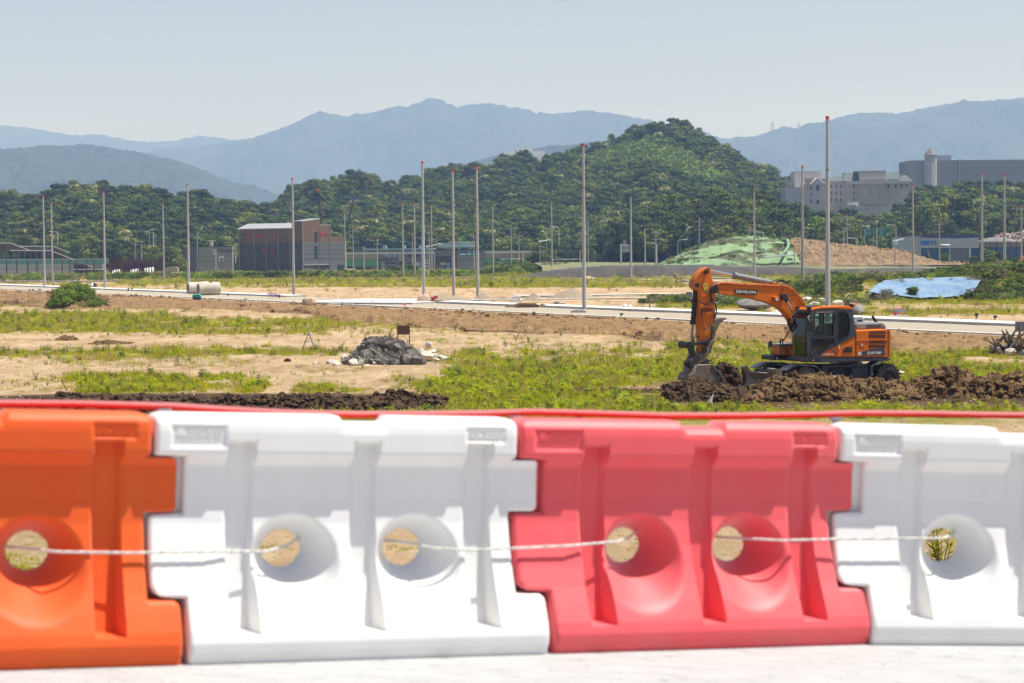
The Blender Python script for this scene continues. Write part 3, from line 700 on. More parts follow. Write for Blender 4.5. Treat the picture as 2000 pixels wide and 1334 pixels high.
for i, (R_, H_, nc, lv, ls, a, b_, bl, co) in enumerate([(3.3, 9, 34, 60, .34, 0, 1, 0, 0), (3.6, 8.4, 38, 60, .34, 2, 0, 0, .1), (3.0, 9.6, 32, 60, .32, 0, 2, 0, .15), (3.5, 8.6, 38, 64, .34, 0, 1, .42, 0), (2.8, 9.2, 30, 60, .30, 1, 0, 0, .25), (3.4, 9.8, 30, 56, .36, 2, 2, 0, .05), (3.7, 8.0, 40, 60, .34, 0, 0, .25, 0)]):
    TREE.append((crown(100 + i, R_, H_, nc, lv, ls, a, b_, bl, co), trunk(200 + i, R_, H_)))
TWHOLE = []
for i, (c_, t_) in enumerate(TREE):                              # one-mesh copies for the far mass of the wood
    me = c_.copy(); TWHOLE.append(me)
def woods(name, prof, foot, Yf, Yb, step, H_, seed, sc=(.8, 1.25), probs=None, mats=None, powr=1.0, extra=None, hole=None):
    """wooded slope: returns the ground surface and the tree positions"""
    nx, nv = 160, 26
    x0, x1 = prof[0][0], prof[-1][0]
    def top(px, v): return interp(foot, px) + (interp(prof, px) - interp(foot, px)) * np.clip(v, 0, 1) ** powr
    def zat(px, v):
        Y = Yf + (Yb - Yf) * v; py = top(px, v)
        z = np.array([pix(a, b, c).z for a, b, c in zip(np.ravel(px), np.ravel(py), np.ravel(Y))]).reshape(np.shape(Y))
        return Y, z - H_ * .88
    PX, V = np.meshgrid(np.linspace(x0, x1, nx), np.linspace(0, 1, nv), indexing='ij')
    Y, Z = zat(PX, V); X = (PX - 1000) / F * Y
    Z = Z + (fbm(X / 18, Y / 18, 3, seed) - .5) * 4
    Zf = np.full((nx, 1), -3.0); Z = np.maximum(Z, -1)
    X = np.concatenate([X[:, :1], X, X[:, -1:] * 1.0], 1); Y = np.concatenate([Y[:, :1] - 6, Y, Y[:, -1:] + 60], 1); Z = np.concatenate([Zf, Z, Zf], 1)
    o = gridmesh(name, np.stack([X, Y, Z], -1), mat('forest_floor', (.045, .065, .02), .95, col2=(.09, .11, .035), vscale=.3)); tag(o, None, None, kind='structure')
    R = np.random.default_rng(seed); pts = []
    xs = np.arange((x0 - 1000) / F * Yb, (x1 - 1000) / F * Yb, step); ysn = np.arange(Yf + 1, Yb + step, step)
    for yy in ysn:
        for xx in xs:
            x = xx + R.uniform(-.45, .45) * step; y = yy + R.uniform(-.45, .45) * step; px = x / y * F + 1000
            if px < x0 or px > x1: continue
            v = (y - Yf) / (Yb - Yf)
            if v > 1.02: continue
            if hole is not None and hole(px, v): continue
            pts.append((px, min(v, 1), x, y))
    pts = np.array(pts); Yp, Zp = zat(pts[:, 0], pts[:, 1])
    n = len(pts); s = R.uniform(sc[0], sc[1], n) * H_ / 9.0
    crestbump = (R.random(n) < .10) * R.uniform(.05, .25, n) * (pts[:, 1] > .85)
    s = s * (1 + crestbump)
    ix = R.choice(len(TREE), n, p=probs)
    return [(pts[i, 2], pts[i, 3], max(Zp[i], -.5), s[i], int(ix[i]), R.uniform(0, 6.28), name) for i in range(n)]
ALLT = []
L_prof = [(-160, 386), (0, 384), (40, 390), (75, 388), (110, 378), (150, 370), (200, 367), (250, 374), (300, 378), (350, 389), (380, 386), (410, 388), (450, 400), (500, 404), (545, 418), (600, 430)]
ALLT += woods('left_wooded_hill', L_prof, [(-160, 488), (600, 488)], 600, 790, 4.7, 8.2, 1, probs=[.2, .24, .2, .08, .06, .16, .06], powr=.75)
C_prof = [(520, 420), (545, 400), (575, 372), (610, 362), (645, 362), (690, 344), (735, 350), (752, 372), (775, 376), (800, 352), (850, 338), (900, 330), (960, 324), (1010, 308), (1060, 318), (1110, 306), (1170, 286), (1220, 268), (1260, 250), (1300, 244), (1340, 248), (1380, 270), (1420, 290), (1460, 312), (1500, 334), (1540, 352), (1600, 385), (1680, 400)]
def meadow(px, v): return (1130 < px < 1400) and (.50 < v < .93) and (abs((px - 1130) / 270 - (1.02 - (v - .5) / .43 * .9)) < .26)
ALLT += woods('central_wooded_hill', C_prof, [(520, 486), (1680, 478)], 640, 980, 5.4, 8.8, 2, probs=[.27, .17, .20, .10, .11, .08, .07], powr=.8, hole=meadow)
R_prof = [(1560, 400), (1620, 392), (1660, 396), (1700, 404), (1730, 384), (1790, 377), (1830, 372), (1880, 366), (1950, 372), (2050, 368), (2160, 366)]
ALLT += woods('right_wooded_slope', R_prof, [(1560, 478), (2160, 466)], 600, 770, 4.8, 8.2, 3, probs=[.24, .14, .18, .1, .2, .08, .06], powr=.8, hole=lambda px, v: v > .55 and px < 1785)
K_prof = [(1185, 468), (1215, 440), (1260, 412), (1330, 398), (1380, 386), (1440, 384), (1500, 384), (1545, 400), (1580, 428), (1620, 440), (1660, 455)]
ALLT += woods('near_wooded_bank', K_prof, [(1185, 492), (1660, 486)], 535, 600, 4.8, 9.5, 4, probs=[.25, .35, .2, .02, .03, .15, .0], powr=.7)
# hedgerow and single trees standing nearer than the woods
SING = [(112, 486, 560, 6), (150, 478, 585, 7), (186, 488, 560, 6), (215, 480, 548, 8), (238, 492, 560, 6), (20, 486, 600, 6), (60, 483, 590, 6), (340, 488, 560, 7), (300, 484, 590, 7), (330, 497, 545, 6), (350, 505, 530, 5.5),
        (1052, 486, 545, 7), (1078, 490, 540, 6), (1020, 508, 520, 5), (1100, 486, 560, 7), (1120, 480, 575, 8), (1145, 488, 560, 6), (1175, 496, 545, 5), (1035, 500, 545, 7), (1195, 482, 570, 8),
        (965, 515, 530, 4), (985, 512, 535, 4), (800, 516, 492, 4.2), (785, 520, 490, 3.4), (815, 520, 490, 3.6), (770, 524, 490, 3), (1000, 518, 530, 4), (1260, 490, 535, 6), (1290, 488, 545, 7), (1310, 492, 540, 6), (1335, 480, 555, 7),
        (1800, 410, 590, 13), (1830, 398, 600, 15), (1870, 384, 610, 15), (1905, 412, 600, 12), (1945, 430, 590, 10), (1975, 420, 600, 11), (1850, 440, 575, 10), (1890, 452, 570, 9), (1760, 440, 590, 10), (1960, 455, 575, 8),
        (1930, 490, 455, 6.0), (1905, 500, 452, 4.6), (1950, 492, 458, 5.6), (1880, 508, 448, 3.4), (1860, 508, 452, 3.4), (1985, 506, 450, 4), (1845, 500, 460, 4), (1745, 505, 470, 4), (1600, 470, 560, 8), (1560, 466, 560, 9), (1630, 474, 570, 8), (1670, 470, 575, 8), (1720, 476, 580, 7),
        (1010, 306, 925, 13), (1025, 300, 930, 13), (1068, 306, 935, 9), (1280, 246, 960, 13), (1255, 250, 955, 12), (1325, 246, 965, 13), (1338, 250, 960, 11), (690, 340, 860, 12), (712, 340, 870, 11), (680, 352, 850, 11), (612, 358, 800, 11), (630, 360, 800, 10), (762, 354, 840, 9), (190, 362, 800, 9)]
Rs = random.Random(5)
for px, pyt, Y, H_ in SING:
    T = pix(px, pyt, Y); ALLT.append((T.x, T.y, T.z - H_ * .95, H_ / 9.0, Rs.choice([0, 1, 2, 4, 5, 0]), Rs.uniform(0, 6.28), 'single'))
def key(t):
    px = t[0] / t[1] * F + 1000
    if px < -30 or px > 2030: return 1e9
    return t[1] if t[6] != 'single' else t[1] - 500
ALLT.sort(key=key)
NI = 285
LABT = {'left_wooded_hill': ('broadleaf tree at the front of the wooded hill behind the left of the site', 'trees at the foot of the left wooded hill'),
        'central_wooded_hill': ('broadleaf tree at the front of the tall wooded hill in the middle', 'trees at the foot of the central wooded hill'),
        'right_wooded_slope': ('broadleaf tree on the wooded slope below the hilltop buildings at right', 'trees on the right wooded slope'),
        'near_wooded_bank': ('dark broadleaf tree in the dense bank behind the green-netted mound', 'trees on the bank behind the netted mound')}
def tree_obj(t, lab, grp):
    x, y, z, s, ix, rz, nm = t
    r = thing('broadleaf_tree', lab, 'tree', (x, y, z), grp); r.rotation_euler = (0, 0, rz); r.scale = (s, s, s)
    for nme, me in (('crown', TREE[ix][0]), ('trunk', TREE[ix][1])):
        q = bpy.data.objects.new(nme, me); C.objects.link(q); q.parent = r
for t in ALLT[:NI]:
    if t[6] == 'single':
        px = t[0] / t[1] * F + 1000
        if t[1] > 740: lab, grp = 'tall tree standing clear above the wooded skyline', 'tall trees along the wooded skyline'
        elif px < 400: lab, grp = 'roadside tree by the far viaduct on the left', 'roadside trees on the left'
        elif px < 860: lab, grp = 'low green bush in front of the grey stores', 'bushes in front of the grey stores'
        elif px < 1230: lab, grp = 'roadside tree beside the concrete overpass', 'roadside trees by the overpass'
        elif px < 1400: lab, grp = 'low tree at the foot of the dark wooded bank', 'low trees left of the netted mound'
        elif t[1] < 480: lab, grp = 'bush growing in front of the blue and grey works', 'bushes in front of the blue works'
        else: lab, grp = 'tall leafy tree rising behind the blue and grey works', 'tall trees behind the blue works'
    else: lab, grp = LABT[t[6]]
    tree_obj(t, lab, grp)
rest = [t for t in ALLT[NI:]]
print('trees', len(ALLT))
A_ = np.array([[t[0], t[1], t[2]] for t in rest])
scatter('forest', TWHOLE, A_, [t[5] for t in rest], [t[3] for t in rest], [t[4] for t in rest], 'mass of trees covering the wooded hills behind the site', 'forest')
# light green scrub on the clearing of the central hill
SHRUB = [crown(300 + i, 1.5, 2.2, 14, 46, .17, 0, 4, 0, 0) for i in range(3)]
R = np.random.default_rng(9); sp = []
for k in range(2600):
    px, v = R.uniform(1120, 1410), R.uniform(.45, .97)
    if not meadow(px, v): continue
    Y = 640 + 340 * v; py = interp([(520, 486), (1680, 478)], px) + (interp(C_prof, px) - interp([(520, 486), (1680, 478)], px)) * v ** .8
    P = pix(px, py, Y); sp.append((P.x, P.y, P.z - 6.6))
sp = np.array(sp)
scatter('hill_scrub', SHRUB, sp, R.uniform(0, 6.28, len(sp)), R.uniform(2.2, 3.3, len(sp)), R.integers(0, 3, len(sp)), 'light green scrub on the open slope of the central hill', 'scrub')
# bushes over the waste ground, right side, and along the far bank
BUSH = [crown(320, 1.0, 1.1, 12, 60, .09, 4, 1, 0, 0), crown(321, 1.0, 1.0, 12, 60, .085, 0, 4, 0, 0), crown(322, .9, 1.3, 10, 50, .08, 2, 0, 0, 0)]
DRY = [crown(330 + i, 1.0, 1.2, 10, 55, .07, 0, 0) for i in range(2)]
m_dry = mat('dry_twigs', (.24, .20, .12), .9, rnd=.2)
for me in DRY: me.materials.clear(); me.materials.append(m_dry); me.materials.append(mat('dry_stalks', (.34, .28, .16), .9, rnd=.2)); me.materials.append(m_dry)
def bushes(name, regs, seed, lab, dry=.0):
    R = np.random.default_rng(seed); P_, S_, I_ = [], [], []
    for x0, x1, y0, y1, n, s0, s1, dr in regs:                    # px range, distance range
        px = R.uniform(x0, x1, n); y = R.uniform(y0, y1, n); x = (px - 1000) / F * y; z = gz(x, y)
        P_.append(np.stack([x, y, z - .1], -1)); S_.append(R.uniform(s0, s1, n)); I_.append(np.where(R.random(n) < dr, R.integers(3, 5, n), R.integers(0, 3, n)))
    P_ = np.concatenate(P_); n = len(P_)
    return scatter(name, BUSH + DRY, P_, R.uniform(0, 6.28, n), np.concatenate(S_), np.concatenate(I_), lab, 'bushes')
bushes('waste_ground_bushes', [(1500, 1660, 206, 250, 300, .45, .9, .05), (1640, 1760, 206, 235, 140, .35, .7, .30), (1700, 1960, 214, 246, 620, .4, .75, .05), (1900, 2080, 200, 236, 620, .4, .8, .22), (1915, 2010, 198, 206, 80, .3, .6, .35), (1560, 1700, 185, 205, 60, .25, .5, .2), (1690, 1760, 201, 205, 18, .4, .7, .9)], 40, 'tangled bushes and weeds over the waste ground at right')
bushes('kerbside_weeds', [(1270, 1345, 197, 212, 60, .3, .7, .1), (1395, 1545, 186, 206, 130, .3, .8, .08), (1250, 1400, 196, 206, 60, .25, .5, .1)], 41, 'leafy weeds between the kerbs behind the excavator')
bushes('far_scrub', [(-50, 960, 398, 440, 420, .6, 1.3, .12), (450, 620, 400, 415, 120, .8, 1.5, .05), (960, 1100, 440, 500, 160, 1.0, 2.0, .03), (1050, 1160, 392, 410, 80, .8, 1.4, .1), (1090, 1700, 392, 400, 220, .5, 1.0, .1), (1560, 1900, 300, 370, 160, .6, 1.0, .1)], 42, 'low scrub along the far side of the site')
# ================================================================ haze
b = MB(); b.box((0, 5000, 318), (15000, 10700, 656)); hz = b.build('haze', [])
hm = bpy.data.materials.new('haze'); hm.use_nodes = True; hn = hm.node_tree.nodes; hn.clear()
ho = hn.new('ShaderNodeOutputMaterial'); pv = hn.new('ShaderNodeVolumePrincipled')
pv.inputs['Color'].default_value = (.33, .52, 1.0, 1); pv.inputs['Density'].default_value = 1.9e-4; pv.inputs['Anisotropy'].default_value = 0.0
pv.inputs['Absorption Color'].default_value = (1, 1, 1, 1); pv.inputs['Blackbody Intensity'].default_value = 0
hm.node_tree.links.new(pv.outputs[0], ho.inputs['Volume']); hz.data.materials.append(hm); tag(hz, 'thin blue summer haze filling the air', 'haze', kind='stuff')
# ================================================================ kerbs and pavements
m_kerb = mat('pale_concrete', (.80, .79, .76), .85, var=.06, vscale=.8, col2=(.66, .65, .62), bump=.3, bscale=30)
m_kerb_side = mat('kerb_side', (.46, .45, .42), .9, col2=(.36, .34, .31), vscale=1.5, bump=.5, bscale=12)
def yh(px): return 489 + .0085 * (1000 - px)
def strip(name, pts, wid, h, m_, m2=None, away=True, jit=.0):
    """raised slab whose front edge follows pts (ground points); wid metres deep"""
    b = MB(); n = len(pts); P = [Vector((p[0], p[1], 0)) for p in pts]
    for i in range(n - 1):
        d = (P[i + 1] - P[i]); L_ = d.length; d.normalize(); q = Vector((-d.y, d.x, 0));
        if q.y < 0: q = -q
        k = max(1, int(L_ / 6))
        for j in range(k):
            a, c = P[i].lerp(P[i + 1], j / k) + d * .01, P[i].lerp(P[i + 1], (j + 1) / k) - d * .01
            z = h + (Rs.random() - .5) * jit
            q0, q1 = q * 0, q * wid
            vs = [a + q0, c + q0, c + q1, a + q1]; za = float(-.15)
            b.add([v + Vector((0, 0, za)) for v in vs] + [v + Vector((0, 0, z)) for v in vs], [(4, 5, 6, 7)], 0)
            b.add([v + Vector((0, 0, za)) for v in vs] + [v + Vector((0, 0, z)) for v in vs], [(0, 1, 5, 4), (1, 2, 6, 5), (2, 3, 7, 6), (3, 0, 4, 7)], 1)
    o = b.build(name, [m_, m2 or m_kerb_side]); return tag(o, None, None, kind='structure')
G = gnd
An = lambda s, off=0: (A0.x + DIR.x * s + NRM.x * off, A0.y + DIR.y * s + NRM.y * off)
if DIR.x < 0: DIR = -DIR
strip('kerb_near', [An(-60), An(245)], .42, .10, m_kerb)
def Bl(px):   # point on the main kerb line seen at column px
    lo, hi = -80, 300
    for _ in range(40):
        mid = (lo + hi) / 2; q = An(mid, WB)
        if q[0] / q[1] * F + 1000 < px: lo = mid
        else: hi = mid
    return An(lo, WB)
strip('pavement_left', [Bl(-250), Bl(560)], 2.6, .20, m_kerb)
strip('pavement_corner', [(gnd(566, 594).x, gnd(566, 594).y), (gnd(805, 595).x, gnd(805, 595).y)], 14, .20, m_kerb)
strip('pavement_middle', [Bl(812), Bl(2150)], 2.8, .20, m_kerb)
strip('pavement_side', [(gnd(880, 590).x, gnd(880, 590).y), (gnd(1045, 588.5).x, gnd(1045, 588.5).y), (gnd(1345, 584).x, gnd(1345, 584).y)], 1.3, .22, m_kerb)
strip('pavement_beyond', [(gnd(1010, 581.5).x, gnd(1010, 581.5).y), (gnd(1345, 577).x, gnd(1345, 577).y)], 2.5, .22, m_kerb)
m_kerb2 = mat('dusty_concrete', (.60, .58, .54), .9, col2=(.44, .42, .39), vscale=.4)
def gp(px, py): q = gnd(px, py); return (q.x, q.y)
strip('kerb_far', [gp(-220, 553), gp(0, 552), gp(340, 549.5), gp(680, 547), gp(940, 544.5), gp(1100, 545)], 1.2, .30, m_kerb2, jit=.1)
strip('kerb_far_right', [gp(1100, 546.5), gp(1240, 548), gp(1370, 552), gp(1560, 556)], 1.0, .22, m_kerb2)
strip('kerb_far_back', [gp(1130, 541), gp(1380, 545), gp(1560, 548)], 1.4, .25, m_kerb2)
# ================================================================ concrete poles
m_pole = mat('pole_concrete', (.45, .455, .45), .85, col2=(.34, .345, .345), vscale=1.2, bump=.25, bscale=15, stretch=(1, 1, .15))
m_cap = mat('red_cap', (.75, .03, .03), .5)
m_band = mat('dark_band', (.10, .10, .10), .6)
POLES = [(1616, 228, 'tallest bare concrete pole with a red cap, rising behind the orange excavator'), (1139, 282, 'bare concrete pole with red cap between the big gravel heap and the pavement edge'), (825, 316, 'bare concrete pole with red cap beside the beige sack and the red buckets'),
 (931, 327, 'bare concrete pole with red cap on the near pavement left of the stacked kerb blocks'), (884, 333, 'bare concrete pole with red cap standing behind the low gravel heap'), (571, 348, 'bare concrete pole with red cap in front of the brown and grey building'),
 (366, 360, 'bare concrete pole with red cap in front of the two concrete pipes'), (202, 374, 'bare concrete pole with red cap right of the weed-covered heap'), (84, 383, 'leftmost bare concrete pole with red cap, in front of the white sheet hoarding'), (100, 397, 'slim concrete pole just right of the leftmost one'),
 (318, 397, 'bare concrete pole at the right end of the maroon posts'), (673, 416, 'bare concrete pole at the right-hand corner of the brown and grey building'), (786, 397, 'left one of the close pair of slim poles before the grey store'), (809, 397, 'right one of the close pair of slim poles before the grey store'),
 (842, 401, 'slim pole at the left edge of the store with the blue sign'), (962, 401, 'slim pole in front of the green girder, right of the blue-signed store'), (1077, 395, 'slim pole in front of the roadside trees by the overpass'), (1232, 384, 'slim pole at the left of the dark earth bank'),
 (1473, 373, 'slim pole rising in front of the green-netted mound'), (1567, 324, 'tall pole rising in front of the bare brown spoil heap'), (1783, 360, 'tall pole at the right end of the spoil heap before the blue works'), (1918, 338, 'left one of the pair of tall poles before the blue works'), (1962, 341, 'right one of the pair of tall poles before the blue works')]
def stem(b, P, H_, r0, r1, n=14): b.cyl(P - Vector((0, 0, .3)), P + Vector((0, 0, H_)), r0, r1, n)
for px, pyt, lab in POLES:
    d = F * 9.0 / (yh(px) - pyt); T = pix(px, pyt, d); z0 = gzs(T.x, d); H_ = T.z - z0
    t = thing('concrete_pole', lab, 'pole', (T.x, d, z0), 'bare concrete poles with red caps'); P = Vector((T.x, d, z0))
    b = MB(); stem(b, P, H_ - .12, .185, .105); b.build('shaft', m_pole, t, smooth=40)
    b = MB(); b.cyl(P + Vector((0, 0, H_ - .16)), P + Vector((0, 0, H_ + .05)), .135, .12, 12); b.build('red_cap', m_cap, t, smooth=40)
    b = MB(); b.cyl(P + Vector((0, 0, H_ * .74)), P + Vector((0, 0, H_ * .74 + .05)), .15, .148, 12); b.build('band', m_band, t)
# ---- utility poles with cross-arms, lamps, signals
m_upole = mat('utility_pole', (.42, .415, .39), .85, var=.12, vscale=1, stretch=(1, 1, .2))
m_ins = mat('insulator', (.55, .53, .50), .4)
def utility(px, pyt, pyb, Y, arms, lab, r=.16, cap=True, lamp=0):
    P = pix(px, pyb, Y); T = pix(px, pyt, Y); H_ = T.z - P.z; t = thing('utility_pole', lab, 'pole', P, 'utility poles with cross-arms')
    b = MB(); stem(b, P, H_, r, r * .62, 10); b.build('shaft', m_upole, t, smooth=40)
    for fz, wd in arms:
        b = MB(); q = P + Vector((0, 0, H_ * fz)); b.box(q, (wd, .12, .12))
        for k in (-.46, -.25, .25, .46): b.cyl(q + Vector((k * wd, 0, .06)), q + Vector((k * wd, 0, .34)), .06, .04, 6)
        b.build('cross_arm', m_steel, t)
    if cap: b = MB(); b.cyl(P + Vector((0, 0, H_)), P + Vector((0, 0, H_ + .25)), r * .9, r * .8, 8); b.build('red_cap', m_cap, t)
    if lamp:
        b = MB(); q = P + Vector((0, 0, H_ * .62)); b.tube([q, q + Vector((lamp * .9, 0, .35)), q + Vector((lamp * 1.8, 0, .4))], .05); b.box(q + Vector((lamp * 2.0, 0, .38)), (.7, .3, .15)); b.build('street_light', m_ins, t)
UT = [(690, 446, 531, 530, [(.78, 1.9), (.93, 1.9)], 'utility pole with two cross-arms before the green girder, right of the brown building'), (711, 480, 530, 535, [(.9, 1.2)], 'short utility pole between the green girder and the grey store'), (737, 467, 531, 530, [(.84, 1.7)], 'utility pole at the left edge of the grey store'), (676, 470, 531, 540, [(.85, 1.2)], 'thin utility pole right at the corner of the brown building'),
 (806, 455, 532, 528, [(.74, 2.0), (.98, 2.0)], 'utility pole with cross-arms behind the middle of the grey stores'), (839, 453, 532, 526, [(.84, 2.0), (.98, 1.6)], 'utility pole with cross-arms left of the blue-signed store'), (926, 460, 531, 530, [(.78, 1.9), (.96, 1.9)], 'utility pole with cross-arms in front of the blue shop sign'), (999, 444, 534, 500, [(.78, 2.0), (.97, 2.0)], 'utility pole with two cross-arms right of the green girder'), (1014, 459, 533, 520, [(.78, 1.8), (.95, 1.8)], 'utility pole with two cross-arms beside the taller one right of the green girder'),
 (1149, 433, 518, 540, [(.6, 1.9), (.82, 1.9)], 'utility pole with cross-arms just right of the gravel-heap pole'), (1366, 427, 521, 440, [(.76, 2.0), (.93, 2.0)], 'utility pole with two cross-arms in front of the left slope of the netted mound'), (1281, 450, 522, 450, [(.75, 1.5), (.93, 1.5)], 'utility pole with a street light before the dark wooded bank'), (1464, 448, 520, 450, [(.80, 1.9), (.97, 1.9)], 'utility pole with cross-arms on the crest of the netted mound'),
 (1655, 424, 520, 440, [(.78, 2.2), (.96, 2.2)], 'utility pole with two cross-arms in front of the bare spoil heap'), (1648, 446, 520, 442, [(.9, .9)], 'thin pole close beside the one in front of the bare spoil heap'), (1835, 436, 522, 440, [(.80, 1.7), (.97, 1.7)], 'utility pole with two cross-arms before the white panel of the works'), (1995, 405, 517, 420, [(.80, 2.6), (.97, 2.0)], 'rightmost utility pole, cut by the picture edge'), (66, 462, 490, 640, [(.8, 2.0)], 'utility pole behind the sheet-roofed shed'), (265, 473, 505, 560, [(.85, 1.6)], 'utility pole between the maroon posts and the left viaduct'), (277, 470, 506, 560, [(.75, 1.6), (.92, 1.4)], 'utility pole in front of the left viaduct, right of its twin'), (386, 456, 525, 545, [(.72, 1.9), (.88, 1.9)], 'utility pole in front of the grey clad building on the left'), (460, 474, 512, 570, [(.6, 1.4), (.85, 1.6)], 'utility pole in the gap between the grey clad and the brown building')]
for px, a_, c_, Y, arms, lab in UT: utility(px, a_, c_, Y, arms, lab, lamp=(-1 if px == 1281 else 0), cap=px not in (711, 676, 386, 460, 66, 1648))
b = MB(); P = pix(1260, 519, 455); stem(b, P, pix(1260, 446, 455).z - P.z, .17, .11); tag(b.build('concrete_pole', m_upole, smooth=40), 'plain pole without arms standing before the dark wooded bank', 'pole')
m_galv = mat('lamp_post_grey', (.50, .53, .54), .5, metal=.3); m_lamp = mat('lamp_head', (.75, .76, .76), .4)
def lamp(px, pyt, pyb, Y, side, lab, arm=1.6):
    P = pix(px, pyb, Y); H_ = pix(px, pyt, Y).z - P.z; t = thing('street_lamp', lab, 'street lamp', P, 'street lamps beyond the site')
    b = MB(); b.tube([P, P + Vector((0, 0, H_ * .9)), P + Vector((side * arm * .25, 0, H_ * .985)), P + Vector((side * arm, 0, H_))], [.11, .08, .06, .05], 8); b.build('post', m_galv, t, smooth=60)
    b = MB(); b.box(P + Vector((side * (arm + .3), 0, H_)), (.9, .34, .18)); b.build('lamp_head', m_lamp, t, bevel=.05)
for a in [(113, 452, 484, 600, -1, 'street lamp left of the leafy roadside trees on the left'), (292, 449, 488, 600, 1, 'left one of the two street lamps behind the maroon posts', .6), (300, 453, 488, 600, -1, 'right one of the two street lamps behind the maroon posts'), (1068, 446, 494, 600, 1, 'street lamp above the overpass behind the slim pole'), (1092, 442, 488, 610, -1, 'tall street lamp above the roadside trees by the overpass'), (1129, 456, 490, 600, 1, 'street lamp just left of the gravel-heap pole'),
          (1324, 468, 502, 520, 1, 'street lamp at the left foot of the netted mound'), (1283, 474, 521, 500, -1, 'street lamp beside the utility pole at the dark wooded bank'), (1158, 478, 492, 560, 1, 'short street lamp right of the gravel-heap pole'), (1682, 441, 480, 560, 1, 'street lamp left of the green direction signs'), (1750, 439, 480, 560, -1, 'street lamp right of the green direction signs'), (1674, 465, 482, 520, -1, 'low street lamp above the bare spoil heap'), (1491, 453, 470, 520, -1, 'street lamp above the netted mound')]: lamp(*a)
def signal(px, pyt, pyb, Y, arm, ya, heads, lab):
    P = pix(px, pyb, Y); T = pix(px, pyt, Y); t = thing('traffic_signal', lab, 'traffic signal', P, 'traffic signals on long arms'); b = MB()
    b.cyl(P, T, .13, .10, 10); b.build('post', m_galv, t, smooth=60); a = pix(px, ya, Y); e = pix(px + arm, ya + (1 if arm < 0 else 0), Y)
    b = MB(); b.cyl(a, e, .09, .05, 8); b.build('arm', m_galv, t, smooth=60)
    for k in heads:
        b = MB(); q = pix(px + k, ya + 2.2, Y); b.box(q, (1.15, .3, .40))
        for j in (-1, 0, 1): b.cyl(q + Vector((j * .36, -.15, 0)), q + Vector((j * .36, -.30, 0)), .14, .15, 8)
        b.build('signal_head', m_band, t)
signal(1021.5, 493, 533, 505, -50, 505.5, (-49, -31), 'traffic signal with two heads in front of the green girder')
signal(1133, 491, 519, 520, -57, 506, (-40,), 'traffic signal with its arm passing behind the slim pole by the trees')
signal(1762, 482, 502, 470, 0.1, 486, (), 'short signal post at the right end of the spoil heap')
# tall slim lamp with two heads and the white crane-arm lights
def twinlamp(px, pyt, pyb, Y, x1, y1, lab, x0=-3):
    P = pix(px, pyb, Y); T = pix(px, pyt, Y); t = thing('street_lamp', lab, 'street lamp', P, 'street lamps with long slanting arms'); b = MB(); b.cyl(P, T, .12, .08, 8); b.build('post', m_upole, t)
    b = MB(); a = pix(px + x0, y1 + 1, Y); e = pix(px + x1, y1, Y); b.cyl(pix(px + x0, pyt + 3, Y), pix(px, pyt + 5, Y), .22, .12, 6); b.cyl(pix(px, pyt + 4, Y), e, .16, .08, 6); b.build('slanting_arm', m_lamp, t)
twinlamp(1055, 468, 534, 505, 20, 467.5, 'street lamp with slanting white arm beside the slim pole by the overpass'); twinlamp(1748, 467, 524, 425, 18, 466, 'street lamp with slanting arm and a small pale green banner'); twinlamp(1855, 475, 521, 430, -17, 478, 'street lamp with white slanting arm before the works'); twinlamp(835, 478, 531, 540, 26, 475, 'street lamp with white slanting arm above the stores')
b = MB(); b.box(pix(1750.5, 474, 424.5), (.75, .04, .85)); tag(b.build('banner', mat('mint_banner', (.45, .75, .58), .7)), 'small pale green banner hung below the slanting street lamp arm', 'banner')
# gantry sign seen from behind
P = pix(1213, 518, 470); t = thing('road_sign', 'grey back of a large road sign on a thick steel post', 'road sign', P); b = MB(); b.cyl(P, pix(1213, 476, 470), .22, .2, 12); b.build('post', m_galv, t, smooth=60)
b = MB(); b.cyl(pix(1213, 479, 470), pix(1228, 479, 470), .1); b.cyl(pix(1213, 489, 470), pix(1228, 489, 470), .1); b.build('arm', m_galv, t)
m_signback = mat('sign_back', (.30, .30, .33), .6)
b = MB(); b.box(pix(1223, 486, 470), (1.6, .1, 1.6)); b.box(pix(1220, 474, 470), (.7, .1, 1.0)); b.build('sign_panel', m_signback, t)
